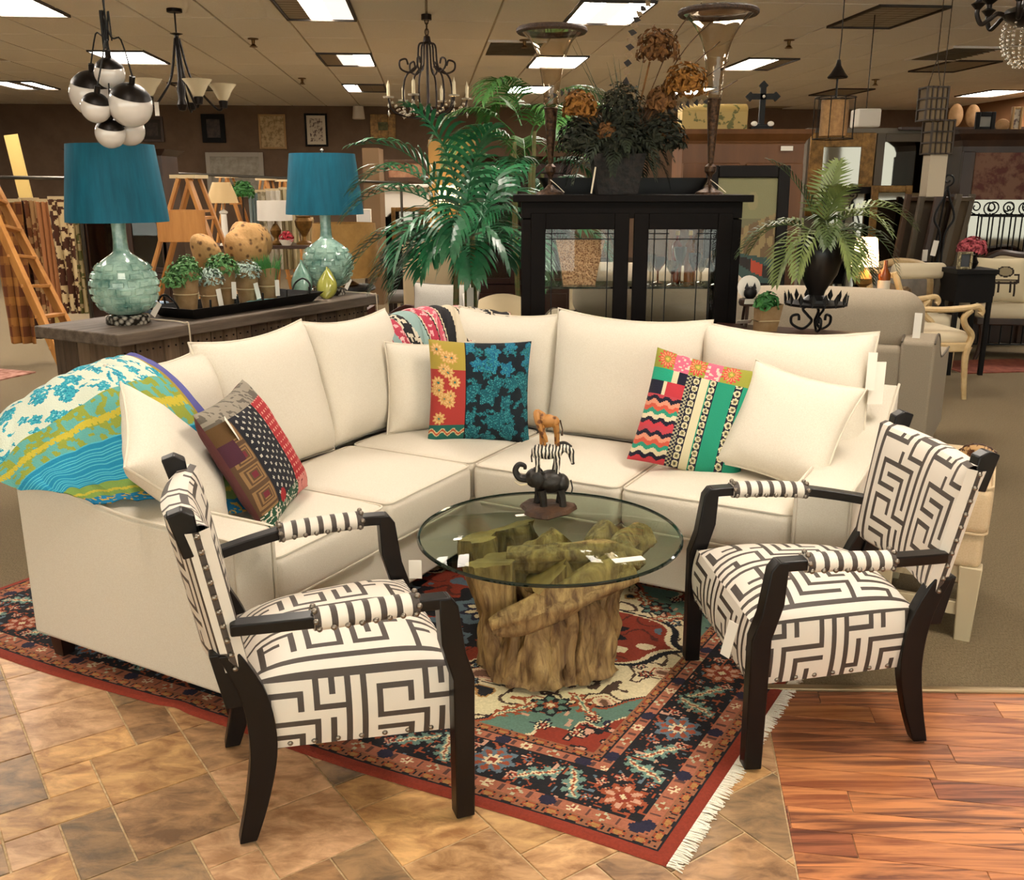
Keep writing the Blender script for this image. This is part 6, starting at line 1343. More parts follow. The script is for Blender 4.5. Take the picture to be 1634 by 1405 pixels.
p = px(686, 400, 8.6); h = px(686, 383, 8.6).z; t = thing('slipper_chair', 'beige slipcovered dining chair seen from behind, below the palm', 'chair', (p.x, 8.6, 0)); b = MB(); b.rbox((0, -.2, (h + .42) / 2 + .0), (.44, .10, h - .42), .03, 4, 2); b.build('backrest', M('beige_slipcover', '#b9a584', .9), t); b = MB(); b.rbox((0, .06, .40), (.46, .52, .14), .03, 4, 2); b.build('seat', M('beige_slipcover', '#b9a584', .9), t)
sk = MB(); sk.loft([[(x * r, y * r * 1.1 + .03, z) for x, y in ((-1, -1), (1, -1), (1, 1), (-1, 1))] for r, z in ((.24, .01), (.225, .34))]); sk.build('skirt', M('beige_slipcover', '#b9a584', .9), t, ang=30)
p = px(640, 400, 10.2); t = thing('dining_chair', 'grey upholstered dining chair with dark legs beyond the slipcovered chair', 'chair', (p.x, 10.2, 0)); m_gv = M('grey_velvet', '#6a655f', .8)
b = MB(); b.rbox((.1, 0, .47), (.46, .46, .10), .03, 4, 2); b.build('seat', m_gv, t); b = MB(); b.rbox((.30, 0, .78), (.07, .44, .5), .025, 4, 2); b.build('backrest', m_gv, t)
for sx in (-.1, .28):
    for sy in (-.18, .18): b = MB(); b.box((sx, sy, .21), (.045, .045, .42), taper=.7); b.build('leg', m_esp, t)
# ---- carved settee with grey cushions
sp = px(668, 500, 6.75); t = thing('carved_settee', 'carved wooden settee with pale grey cushions behind the corner of the sofa', 'settee', (sp.x, 6.75, 0), math.radians(-30)); m_gc = M('pale_grey_linen', '#b3aea4', .9, col2='#a59f94', nscale=180, bump=.1, bscale=300)
top = [(x, .62 + .10 * math.sin(x * 3 + 2.2) + .03 * math.sin(x * 14)) for x in np.linspace(-.65, .65, 26)]
b = MB(); b.extrude([(-.65, .30)] + top + [(.65, .30)], 'y', .30, .335); b.build('back_board', m_mahog, t, bevel=.004)
for sx in (-1, 1):
    b = MB(); b.extrude([(-.32, .25), (.33, .25), (.33, .72), (.1, .66), (-.1, .58), (-.3, .56)], 'x', sx * .66 - .02, sx * .66 + .02); b.build('arm', m_mahog, t, bevel=.004)
    for yy in (-.28, .29): b = MB(); b.box((sx * .63, yy, .13), (.05, .05, .26), taper=.7); b.build('leg', m_mahog, t)
b = MB(); b.box((0, 0, .30), (1.28, .62, .10)); b.build('seat_frame', m_mahog, t, bevel=.004); b = MB(); b.rbox((0, -.01, .42), (1.24, .58, .14), .04, 6, 3, crown=(0, 0, .03)); b.build('seat_cushion', m_gc, t)
o = pillow('grey_cushion', 'plump pale grey cushion with dark piping propped on the carved settee', 'pillow', .50, .44, .2, m_gc, (0, 0, 0), Rm(), pipe=m_gv, ear=.07); place(o, Matrix.Translation(t.location) @ Matrix.Rotation(math.radians(-30), 4, 'Z') @ Vector((.12, .16, .72)), Rm(math.radians(-14), -.25, .0)); tagcard(o, (.18, -.09, .06), .04, .16, ry=-.2)
tp = px(802, 500, 7.3); t = thing('tub_chair', 'cream upholstered tub chair left of the china cabinet', 'chair', (tp.x, 7.3, 0)); m_ct = M('cream_upholstery', '#cdbb98', .9); n = 22; P = []
for i in range(n + 1): a = PI * i / n; hh = .78 - .22 * (1 - math.sin(a)); P.append([(math.cos(a) * .33, math.sin(a) * .30, .12), (math.cos(a) * .35, math.sin(a) * .33, hh - .03), (math.cos(a) * .32, math.sin(a) * .30, hh), (math.cos(a) * .27, math.sin(a) * .25, hh - .04), (math.cos(a) * .26, math.sin(a) * .24, .3)])
b = MB(); b.grid(P); b.build('back_shell', m_ct, t, ang=60); b = MB(); b.rbox((0, -.02, .38), (.52, .54, .16), .05, 5, 3); b.build('seat', m_ct, t)
for sx in (-.2, .2):
    for sy in (-.2, .2): b = MB(); b.box((sx, sy, .09), (.04, .04, .18), taper=.7); b.build('leg', m_esp, t)
for sx in (-1, 1): b = MB(); b.rbox((sx * .30, -.12, .42), (.09, .34, .40), .04, 4, 2); b.build('arm', m_ct, t)
b = MB(); b.box((0, 0, .008), (1.0, .62, .014)); tag(b.build('floor_mat', M('pink_rug_sample', '#8a5a48', .95, col2='#c09080', nscale=14), loc=(gp(-58, 600).x, gp(-58, 600).y, 0), rz=-.35), 'pink and brown rug sample on the carpet at the left edge', 'rug')
# ================================================================== the shop behind: right side
# ---- sofa table with fern, iron stand and small things
def on_s(x, y, z): return S(x, y, z)
tb = thing('sofa_table', 'narrow dark wooden table behind the right run of the ivory sofa', 'table', S(.95, 1.24, 0), SA); TZ = .945
b = MB(); b.box((0, 0, TZ - .015), (.74, .36, .03)); b.build('top', m_mahog, tb, bevel=.006)
b = MB(); b.box((0, 0, TZ - .07), (.66, .30, .08)); b.build('apron', m_mahog, tb)
for sx in (-1, 1):
    for sy in (-1, 1): b = MB(); b.box((sx * .33, sy * .14, (TZ - .03) / 2), (.045, .045, TZ - .03), taper=.75); b.build('leg', m_mahog, tb)
def at_h(x, y, z): return gp(x, y, z)
q = px(1300, 500, 4.42); ist = thing('iron_cake_stand', 'black iron scroll stand with a gallery rim holding the fern urn', 'stand', (q.x, q.y, TZ)); PZ = .125
b = MB(); b.lathe([(0, PZ), (.135, PZ), (.14, PZ + .012), (0, PZ + .012)], 28); b.build('plate', m_iron, ist)
for k in range(16):
    a = 2 * PI * k / 16; b = MB(); x, y = math.cos(a) * .137, math.sin(a) * .137
    b.add([(x, y, PZ), (x - math.sin(a) * .014, y + math.cos(a) * .014, PZ + .035), (x * 1.05, y * 1.05, PZ + .065), (x + math.sin(a) * .014, y - math.cos(a) * .014, PZ + .035)], [(0, 1, 2, 3)]); b.tube([(x, y, PZ), (x * 1.03, y * 1.03, PZ + .05)], .004, 4); b.build('rim_leaf', m_iron, ist, smooth=False)
for k in range(3):
    a = 2 * PI * k / 3 + 2.6; pts = [(.015, PZ), (.05, PZ - .03), (.03, PZ - .06), (.012, PZ - .08), (.03, .03), (.075, .03), (.10, .06), (.075, .09), (.055, .07)]
    b = MB(); b.tube([(math.cos(a) * p.x, math.sin(a) * p.x, max(.007, p.y)) for p in catmull([(u, v, 0) for u, v in [(.02, PZ), (.055, PZ - .02), (.03, PZ - .05), (.012, .05), (.05, .012), (.10, .03), (.105, .065), (.075, .075), (.07, .05)]], 5)], .0065, 6); b.build('scroll_leg', m_iron, ist)
urn = thing('fern_urn', 'faux palm fern in a black ribbed urn on the iron stand', 'potted plant', (q.x, q.y, TZ + PZ + .0125))
b = MB(); b.lathe([(0, 0), (.06, 0), (.06, .014), (.035, .035), (.04, .055), (.085, .13), (.108, .22), (.10, .265), (.078, .29), (.088, .31), (.074, .31), (0, .28)], 32, fn=lambda a, z: 1 + .025 * math.sin(16 * a)); b.build('urn', M('black_urn', '#0f0b0a', .35), urn)
fr2 = random.Random(44)
for i, (dx, dz, dy, L_, dr) in enumerate([(-.35, 1.0, .1, .42, .9), (.05, .9, -.35, .34, 1.2), (.6, .75, .0, .48, 1.5), (-.7, .5, .0, .42, 1.5), (-.35, .5, -.5, .40, 2.4), (.2, .5, -.6, .34, 2.6), (.7, .45, -.2, .44, 1.9), (.5, .4, .4, .4, 1.9), (-.6, .6, .5, .4, 1.6), (.85, .25, .0, .36, 2.0), (-.55, .3, -.35, .38, 2.2), (.15, 1.0, .2, .36, .8), (-.1, .7, -.5, .32, 2.0), (.45, .8, -.4, .36, 1.6), (.35, .25, -.55, .30, 2.2)]):
    b = MB(); frond(b, (0, 0, .29), (dx, dy, dz), L_ * 1.02, dr, 17, .135, .015, fr2, seg=2, start=.25, stem=.005, vee=.9); b.build('frond', m_pf2 if i % 3 else M('fern_palm_leaf_dark', '#2c3d1f', .5, col2='#45552c', nscale=6), urn, smooth=False, fix=False)
q = px(1222, 503, 4.46); t = thing('kraft_herb_bag', 'green herb in a folded kraft paper bag tied with string', 'potted plant', (q.x, q.y, TZ), .2)
b = MB(); b.loft([[(x * r + .006 * i, y * r * .7, z + (.012 * x if i == 2 else 0)) for x, y in ((-1, -1), (1, -1), (1, 1), (-1, 1))] for i, (r, z) in enumerate(((.045, 0), (.05, .06), (.055, .115), (.047, .11)))]); b.build('bag', m_kraft, t, ang=25); b = MB(); leafball(b, (0, 0, .13), .055, 160, .035, random.Random(6)); b.build('foliage', m_lf[4], t, kind='stuff', fix=False, smooth=False); b = MB(); b.tube([(x * .0525, y * .0375, .05) for x, y in ((-1, -1), (1, -1), (1, 1), (-1, 1))], .003, 4, closed=True); b.build('string', M('jute_twine', '#b7a27c', .9), t)
q = px(1195, 505, 4.62); t = thing('cat_figurine', 'small dark cat bust on a little stool with white tags', 'figurine', (q.x, q.y, TZ))
b = MB(); b.lathe([(0, .10), (.05, .10), (.055, .115), (.05, .13), (0, .13)], 16); b.build('stool_seat', m_walnut, t)
for k in range(3): a = k * 2.1; b = MB(); b.tube([(math.cos(a) * .03, math.sin(a) * .03, .105), (math.cos(a) * .045, math.sin(a) * .045, 0)], .008, 6); b.build('stool_leg', m_walnut, t)
b = MB(); b.ball((0, 0, .16), .032, 12, 8, (1, .8, 1)); 
for sx in (-1, 1): b.lathe([(.012, .18), (.0, .21)], 6, c=(sx * .018, 0, 0))
b.build('cat_head', m_iron, t); b = MB(); b.lathe([(0, -.004), (.055, -.004), (.055, .004), (0, .004)], 24, T=Matrix.Translation((0, .036, .185)) @ Matrix.Rotation(PI / 2, 4, 'X')); b.build('disc', m_white, t); tagcard(t, (-.01, -.06, .125), .06, .028, rx=.5); tagcard(t, (-.04, -.07, .03), .075, .03, rx=.9, rz=.2)
# ---- grey sofa, its back to us
gs = thing('grey_sofa', 'taupe grey sofa seen from behind, right of the china cabinet', 'sofa', S(.30, 2.45, 0), SA); m_gs = M('taupe_linen', '#9c8f7c', .9, col2='#8f826f', nscale=200, bump=.12, bscale=300); m_gp = M('taupe_piping', '#5f564a', .9)
GW = 1.12
b = MB(); b.rbox((0, .10, .42), (2 * GW - .16, .20, .62), .04, 6, 3); b.build('back_frame', m_gs, gs); b = MB(); b.box((0, .55, .24), (2 * GW - .2, .85, .24)); b.build('base', m_gs, gs, bevel=.01)
for sx in (-1, 1):
    top = catmull([(0, .76), (.12, .80), (.25, .76), (.38, .66), (.55, .61), (1.02, .60)], 5); o_ = [(0, .10)] + [(p.x, p.y) for p in top] + [(1.02, .10)]
    b = MB(); b.extrude(o_, 'x', sx * GW - .09, sx * GW + .09); ao = b.build('arm', m_gs, gs, bevel=.015)
    for e in (-1, 1): b = MB(); b.tube([(sx * GW + e * .086, p.x, p.y) for p in top], .006, 6); b.build('piping', m_gp, ao)
    for yy in (.06, .95): b = MB(); b.box((sx * (GW - .02), yy, .05), (.07, .07, .10), taper=.7); b.build('foot', m_esp, gs)
for cx in (-.53, .53): b = MB(); b.rbox((cx, .60, .43), (1.0, .80, .16), .04, 6, 3, crown=(0, 0, .02)); b.build('seat_cushion', m_gs, gs)
for cx, z, tl in ((-.50, .92, .02), (.54, .83, -.02)):
    b = MB(); b.rbox((0, 0, 0), (1.12, .26, .36), .11, 6, 4, crown=(.02, .02, .02)); o = b.build('back_cushion', m_gs, gs); o.location = (cx, .20, z); o.rotation_euler = (-.1, tl, 0)
tagcard(gs, (1.10, .05, .84), .04, .16, rx=-.05)
# ---- lit lamp, bottle and table behind the grey sofa
q = px(1384, 475, 6.95); lt = thing('lamp_table', 'small dark table carrying the glowing lamp behind the grey sofa', 'table', (q.x, 6.95, 0)); b = MB(); b.lathe([(0, 0), (.13, 0), (.13, .03), (.04, .06), (.04, q.z - .05), (.16, q.z - .03), (.16, q.z), (0, q.z)], 24); b.build('body', m_walnut, lt)
t = mini_lamp('glowing ruffled shade lamp behind the fern', 1384, 6.95, q.z, 425, 379, 40, 30, M('lit_shade_glow', '#ffdca8', .8, emit=7, emitcol=(1., .66, .30)), m_gold, 'urn')
tg = thing('wine_bottle', 'amber bottle with a paper label beside the glowing lamp', 'bottle', (q.x + .09, 6.90, q.z)); b = MB(); b.lathe([(0, 0), (.04, 0), (.042, .01), (.042, .17), (.015, .22), (.014, .27), (0, .27)], 16); b.build('body', M('amber_bottle', '#7a3c14', .15, trans=.3), tg); b = MB(); b.lathe([(.0425, .05), (.0425, .13)], 16); b.build('label_paper', m_mount, tg)
# ---- cream chaise with cane panel and carved armchair
m_crm = M('antique_cream_paint', '#c9b085', .5, col2='#b59a6c', nscale=10); m_upc = M('cream_damask', '#cdbfa2', .85)
q = px(1437, 470, 8.75); t = thing('cane_back_chaise', 'cream painted chaise with a curved top rail and grey panel', 'chaise', (q.x, 8.75, 0), .15); zt = px(1437, 418, 8.75).z
b = MB(); crest = catmull([(-.30, 0, zt - .05), (-.1, 0, zt), (.1, 0, zt - .01), (.22, 0, zt - .06), (.27, 0, zt - .16), (.285, 0, zt - .45), (.29, 0, .45)], 6); b.tube(crest, .035, 8); b.build('back_rail', m_crm, t)
b = MB(); b.extrude([(-.29, .5), (-.29, zt - .08), (-.1, zt - .04), (.1, zt - .05), (.2, zt - .1), (.255, zt - .2), (.26, .5)], 'y', -.012, .012); b.build('cane_panel', M('grey_cane', '#77706a', .9, col2='#938c84', nscale=6), t)
b = MB(); b.rbox((0, -.25, zt - .06), (.5, .12, .14), .05, 4, 3); b.build('head_roll', m_upc, t); b = MB(); b.rbox((-.02, -.28, .42), (.62, .52, .18), .05, 5, 3); b.build('seat', m_upc, t)
for sx in (-.28, .25):
    for sy in (-.48, -.02): b = MB(); b.box((sx, sy, .17), (.05, .05, .34), taper=.6); b.build('leg', m_crm, t)
q0, q1 = gp(1555, 640), gp(1500, 612); fc = (q0 + q1) / 2; fc.x -= .12; t = thing('carved_armchair', 'cream painted carved armchair with scrolled arms and pale seat', 'armchair', (fc.x, fc.y, 0), math.radians(4)); hw_ = .30
for sg in (-1, 1):
    y = sg * hw_
    b = MB(); b.tube(catmull([(.02, y, .0), (.0, y, .18), (-.01, y, .34), (.005, y, .42)], 5), [.018 + .012 * k / 15 for k in range(16)], 8); b.build('leg', m_crm, t)
    b = MB(); b.tube(catmull([(-.56, y * .9, .0), (-.50, y * .9, .2), (-.50, y * .9, .42)], 5), .022, 8); b.build('leg', m_crm, t)
    b = MB(); b.tube(catmull([(-.01, y, .40), (.02, y, .50), (-.05, y * 1.06, .58), (-.07, y * 1.08, .645), (-.02, y * 1.1, .70)], 6), .024, 8); b.build('arm_post', m_crm, t)
    b = MB(); b.tube(catmull([(.045, y * 1.1, .665), (.06, y * 1.1, .69), (.03, y * 1.1, .725), (-.05, y * 1.09, .715), (-.25, y * 1.0, .70), (-.50, y * .88, .71)], 6), .024, 8); b.build('arm', m_crm, t)
    b = MB(); b.tube(catmull([(-.50, y * .9, .42), (-.54, y * .9, .75), (-.62, y * .88, .98)], 5), .024, 8); b.build('back_post', m_crm, t)
b = MB(); b.box((-.25, 0, .41), (.54, 2 * hw_ + .02, .07)); b.build('seat_rail', m_crm, t, bevel=.01); b = MB(); b.rbox((-.24, 0, .475), (.54, 2 * hw_ - .02, .10), .04, 5, 3, crown=(0, 0, .02)); b.build('seat', m_upc, t)
for z, hh in ((.95, .07), (.78, .05), (.62, .05)): b = MB(); b.tube(catmull([(-.56 - (z - .5) * .12, -hw_ * .86, z), (-.60 - (z - .5) * .12, 0, z + .02), (-.56 - (z - .5) * .12, hw_ * .86, z)], 5), hh / 2, 8, flat=.5); b.build('back_rail', m_crm, t)
o = pillow('fur_cushion', 'brown shaggy cushion on the carved cream armchair', 'pillow', .36, .34, .16, M('shag_brown', '#6f5a40', .95, col2='#4d3c28', nscale=40, bump=1., bscale=60), (0, 0, 0), Rm()); place(o, (fc.x - .42, fc.y - .02, .70), Rm(math.radians(94), -.25, 0))
# ---- settee with the printed pillow, armoire mirror, side table with flowers
q = px(1625, 490, 9.2); t = thing('antique_settee', 'antique dark wood settee with cream upholstery at the right edge', 'settee', (q.x, 9.2, 0), math.radians(-8)); zt = px(1600, 408, 9.2).z
top = catmull([(-.42, 0, .62), (-.40, 0, .92), (-.30, 0, zt - .08), (-.12, 0, zt), (.10, 0, zt - .02), (.35, 0, zt), (.5, 0, zt - .1), (.55, 0, .62)], 6)
b = MB(); b.tube([(p.x, .35, p.z) for p in top], .035, 8); b.build('crest_rail', m_walnut, t); b = MB(); b.extrude([(p.x, p.z) for p in top] , 'y', .33, .37); b.build('back_pad', m_upc, t)
b = MB(); b.rbox((.06, -.02, .47), (1.1, .72, .14), .06, 6, 3, crown=(0, 0, .03)); b.build('seat', m_upc, t); b = MB(); b.box((.06, -.02, .38), (1.08, .68, .07)); b.build('seat_rail', m_walnut, t, bevel=.01)
for sx in (-.42, .54):
    b = MB(); b.tube(catmull([(sx, .32, .66), (sx - .03, 0, .68), (sx - .02, -.24, .64), (sx, -.26, .48)], 6), .025, 8); b.build('arm', m_walnut, t)
    for sy in (-.3, .3): b = MB(); b.tube(catmull([(sx, sy, .36), (sx + .02, sy, .2), (sx - .02, sy, 0)], 4), [.03 - .0015 * k for k in range(9)], 7); b.build('leg', m_walnut, t)
def pat_chair(u, v, sd):
    out = np.empty(u.shape + (3,)); out[:] = lina('#cfc1a0'); bk = lina('#2a201a')
    if sd < 0:
        e = np.hypot((u - .5) / .17, (v - .68) / .13); put(out, e < 1, bk); put(out, e < .78, lina('#8f8266')); put(out, (np.abs(u - .5) < .24) & (np.abs(v - .45) < .05), bk); put(out, (np.abs(u - .5) < .2) & (np.abs(v - .46) < .025), lina('#8f8266'))
        for x in (.29, .69): put(out, (np.abs(u - x) < .022) & (v > .12) & (v < .45), bk)
        for x in (.38, .61): put(out, (np.abs(u - x) < .018) & (v > .2) & (v < .45), bk)
        for x in (.24, .76): put(out, (np.abs(u - x) < .02) & (v > .42) & (v < .6), bk)
        put(out, (np.abs(np.abs(u - .5) - .23) < .06) & (np.abs(v - .6) < .02), bk)
    return out
o = pillow('printed_pillow', 'cream pillow printed with a black oval back chair, on the antique settee', 'pillow', .47, .42, .14, m_cot, (0, 0, 0), Rm(), colfn=pat_chair, n=60, ear=.05); place(o, px(1598, 458, 8.98), Rm(math.radians(-6), -.2, 0)); o.location.z = .755
q = px(1540, 480, 8.35); t = thing('black_side_table', 'black side table holding a vase of red flowers', 'table', (q.x, 8.35, 0)); zt = px(1512, 428, 8.35).z; b = MB(); b.box((0, 0, zt - .02), (.36, .36, .04)); b.build('top', m_bkf, t, bevel=.004); b = MB(); b.box((0, 0, zt - .16), (.32, .32, .24)); b.build('drawer_case', m_bkf, t)
for sx in (-1, 1):
    for sy in (-1, 1): b = MB(); b.box((sx * .14, sy * .14, (zt - .28) / 2), (.035, .035, zt - .28)); b.build('leg', m_bkf, t)
t2 = thing('flower_vase', 'bunch of red and pink flowers in a dark vase on the black table', 'flowers', (q.x, 8.35, zt)); b = MB(); b.lathe([(0, 0), (.05, 0), (.07, .05), (.045, .09), (.055, .11), (0, .10)], 16); b.build('vase', m_iron, t2); b = MB(); leafball(b, (0, 0, .17), .12, 380, .045, random.Random(8), up=.2, flat=.8); b.build('blossoms', M('rose_petal', '#8c2f3c', .7, col2='#b85a60', nscale=20), t2, fix=False, smooth=False)
picture('small silver beaded photo frame standing on the black side table', (q.x - .11, 8.21, zt + .075), .12, .148, M('beaded_silver', '#a39878', .4, .5, col2='#6a5f48', voro=True, nscale=60, bump=.5, bscale=80), M('dark_photo', '#23262c', .4), fw=.022, name='photo_frame')
# armoire with tapestry panel and mirror
q0, q1 = px(1540, 220, 10.0), px(1680, 220, 10.0); AW = q1.x - q0.x; AH = px(1600, 207, 10.0).z; t = thing('mirror_armoire', 'tall dark trumeau cabinet with a tapestry panel over a mirror at right', 'armoire', ((q0.x + q1.x) / 2, 10.0, 0), math.radians(-4))
b = MB(); b.box((0, .25, AH / 2 - .05), (AW, .5, AH - .1)); b.build('case', m_walnut, t, bevel=.008); b = MB(); b.loft([[(x * (AW / 2 + e), y * (.25 + e) + .25, z) for x, y in ((-1, -1), (1, -1), (1, 1), (-1, 1))] for e, z in ((.0, AH - .16), (.02, AH - .1), (.08, AH - .04), (.09, AH))]); b.build('cornice', m_walnut, t, ang=20)
for sx in (-1, 1): b = MB(); b.box((sx * (AW / 2 - .06), -.02, AH / 2 - .1), (.12, .05, AH - .22)); b.build('pilaster', m_walnut, t, bevel=.006)
b = MB(); b.box((0, -.008, AH - .45), (AW - .26, .02, .46)); b.build('tapestry_panel', M('aubusson_tapestry', '#7a5b4a', .9, col2='#5a3430', nscale=9, detail=6, lo=.45, hi=.58), t)
b = MB(); b.box((0, -.008, (AH - .72) / 2 + .18), (AW - .28, .02, AH - 1.0)); b.build('mirror_glass', m_mirror, t, smooth=False)
ig = thing('iron_gate_panel', 'scrolled wrought iron panel standing before the trumeau mirror', 'iron panel', (q0.x + .16, 9.82, 0), math.radians(-4)); hz_ = px(1580, 322, 9.82).z
for k in range(7): b = MB(); b.tube([(.02 + k * .11, 0, .02), (.02 + k * .11, 0, hz_ - .12)], .008, 6); b.build('bar', m_iron, ig)
b = MB(); b.tube([(0, 0, .02), (.70, 0, .02)], .01, 6); b.build('bottom_rail', m_iron, ig)
b = MB(); b.tube([(0, 0, hz_ - .14), (.70, 0, hz_ - .14)], .01, 6); b.build('top_rail', m_iron, ig)
def spiral(c, r, turns, d=1, n=24, a0=0): return [(c[0] + math.cos(a0 + d * 2 * PI * turns * i / n) * r * (1 - .75 * i / n), c[1], c[2] + math.sin(a0 + d * 2 * PI * turns * i / n) * r * (1 - .75 * i / n)) for i in range(n + 1)]
for k in range(4):
    b = MB(); b.tube(spiral((.09 + k * .17, 0, hz_ - .06), .07, 1.4, 1 if k % 2 else -1, a0=-PI / 2), .007, 6); b.build('scroll', m_iron, ig)
    b = MB(); b.tube(spiral((.09 + k * .17, 0, .55), .07, 1.4, 1 if k % 2 else -1, a0=-PI / 2), .007, 6); b.build('scroll', m_iron, ig)
# on top of the armoire
for i, (x, w_, h_, lb) in enumerate(((1523, 22, 33, 'tall oval shell plaque, left of the pair on the right hand wall shelf'), (1550, 22, 32, 'tall oval shell plaque beside the black frame'), (1599, 22, 18, 'low rounded shell plaque right of the black frame'))):
    p = px(x, 203, 10.35 if i == 2 else 10.9); k = sc(p.y); zb = AH if i == 2 else px(x, 203, p.y).z; t = thing('shell_plaque', lb, 'ornament', (p.x, p.y, zb), 0, 'pale shell plaques'); b = MB(); b.lathe([(0, -.02), (.9, -.012), (1, .0), (.9, .014), (.4, .028), (0, .03)], 24, T=Matrix.Translation((0, 0, h_ * k / 2)) @ Matrix.Rotation(PI / 2, 4, 'X') @ Matrix.Diagonal((w_ * k / 2, h_ * k / 2, 1, 1)), fn=lambda a, z: 1 + .03 * math.sin(12 * a)); b.build('shell', M('peach_shell', '#b98f62', .7, col2='#a37848', nscale=12), t)
picture('small black frame standing on top of the trumeau cabinet', px(1572, 192, 10.3), .20, .19, m_bkf, M('pale_photo', '#8a877e', .7), fw=.045).location.z = AH + .095
picture('narrow tan frame standing on top of the trumeau cabinet', px(1622, 187, 10.3), .11, .24, m_tanf, m_bot, fw=.025).location.z = AH + .12
# ---- grey partition with mirrors
pw0, pw1 = px(1288, 205, 11.0), px(1556, 205, 11.0); b = MB(); b.box((0, 0, pw0.z / 2), (pw1.x - pw0.x, .12, pw0.z)); struct(b.build('wall_partition', M('grey_partition', '#6f675a', .85), loc=((pw0.x + pw1.x) / 2, 11.0, 0)))
sb_ = MB(); sb_.box((0, 0, 0), (1.45, .10, .03)); shp = px(1520, 203, 10.9); tag(sb_.build('plaque_ledge', m_walnut, loc=(shp.x + .15, 10.895, shp.z - .016)), 'thin dark ledge along the top of the grey partition', 'shelf')
def pmir(label, x0, y0, x1, y1, fr, fw, Y=10.9): a, c = px(x0, y0, Y), px(x1, y1, Y); return picture(label, (a + c) / 2, c.x - a.x, a.z - c.z, fr, m_mirror, 0, fw=fw, name='wall_mirror', cat='mirror', mirror=True)
pmir('tall mirror in a wide carved gold frame on the grey partition', 1294, 212, 1386, 345, m_gold, .15); pmir('tall mirror in a plain taupe frame on the grey partition', 1400, 213, 1483, 345, M('taupe_frame', '#4f4434', .5), .09); pmir('narrow mirror in a dark frame at the end of the grey partition', 1500, 212, 1540, 330, m_brf, .11)
for (x0, y0, x1, y1, Yc, fr, art, lb) in ((1318, 298, 1402, 420, 10.2, m_bkf, m_mirror, 'black framed mirror leaning behind the fern'), (1394, 296, 1446, 420, 10.1, m_gold, m_mirror, 'bright gold framed mirror leaning right of the fern')):
    a, c = px(x0, y0, Yc), px(x1, y1, Yc); t = picture(lb, ((a.x + c.x) / 2, Yc, a.z / 2), c.x - a.x, a.z, fr, art, 0, fw=.07, name='leaning_mirror', cat='mirror', mirror=True, tilt=-.06)
m_mtl = M('tan_mantel', '#6e5a3c', .6); q = px(1452, 312, 10.6); t = thing('wood_mantel', 'tan wooden mantelpiece among the stacked frames', 'mantel', (q.x, 10.6, 0)); b = MB(); b.box((0, 0, q.z), (.52, .3, .05)); b.build('shelf', m_mtl, t, bevel=.008); b = MB(); b.box((0, .05, q.z - .13), (.46, .14, .2)); b.build('frieze', m_mtl, t, bevel=.006)
for sx in (-1, 1): b = MB(); b.box((sx * .18, .05, (q.z - .23) / 2), (.10, .14, q.z - .23)); b.build('pilaster', m_mtl, t, bevel=.006)
for i, (xb, xt, Yc, fr, lb) in enumerate(((1418, 1450, 9.7, m_brf, 'first of four large frames stacked slanting left of the iron easel'), (1440, 1472, 9.55, M('taupe_frame', '#4f4434', .5), 'second of four large frames stacked slanting left of the iron easel'), (1462, 1498, 9.4, m_walnut, 'third of the slanting stacked frames, with a white tag'), (1490, 1530, 9.3, M('taupe_frame', '#4f4434', .5), 'last of the slanting stacked frames, beside the dark armoire'))):
    a, c = px(xb, 470, Yc), px(xt, 310, Yc); t = thing('stacked_frame', lb, 'picture frame', (a.x, Yc, 0), 0, 'large frames stacked on edge'); sl_ = (c.x - a.x) / (c.z - a.z)
    P0, P1 = Vector((-sl_ * a.z, 0, .01)), Vector((sl_ * (c.z - a.z) , 0, c.z)); plank(t, 'front_edge', P0, P1, .06, .05, fr); w_ = .20
    plank(t, 'rear_edge', P0 + Vector((w_, .15, 0)), P1 + Vector((w_, .15, 0)), .05, .05, fr)
    for f in (.03, .97): a_ = P0.lerp(P1, f); plank(t, 'rail', a_, a_ + Vector((w_, .15, 0)), .05, .04, fr)
    bq = MB(); n1, n2 = P0.lerp(P1, .03), P0.lerp(P1, .97); o2 = Vector((w_, .15, 0)); th = Vector((0, .012, 0)); bq.add([n1, n1 + o2, n2 + o2, n2, n1 + th, n1 + o2 + th, n2 + o2 + th, n2 + th], [(0, 1, 2, 3), (7, 6, 5, 4), (0, 4, 5, 1), (1, 5, 6, 2), (2, 6, 7, 3), (3, 7, 4, 0)]); bq.build('backing_board', M('frame_backing', '#4a3d2c', .8), t, smooth=False)
    if i == 2: tagcard(t, (sl_ * .35 - .02, -.05, a.z + .38), .05, .11)
q = px(1495, 450, 9.0); t = thing('iron_easel', 'twisted black iron easel before the stacked frames', 'easel', (q.x, 9.0, 0)); zt = px(1495, 298, 9.0).z
for sx in (-1, 1): b = MB(); b.tube(catmull([(sx * .22, 0, .006), (sx * .04, 0, .75), (sx * .02, 0, zt - .45), (sx * .09, 0, zt - .28), (sx * .03, 0, zt - .1), (0, 0, zt)], 6), .011, 6); b.build('leg', m_iron, t)
b = MB(); b.tube([(0, .02, zt - .05), (0, .35, .006)], .01, 6); b.build('rear_leg', m_iron, t); b = MB(); b.tube(spiral((0, 0, zt + .06), .06, 1.2, a0=-PI / 2), .008, 6); b.build('finial', m_iron, t); tagcard(t, (-.07, -.03, zt - .55), .05, .14, ry=.15)
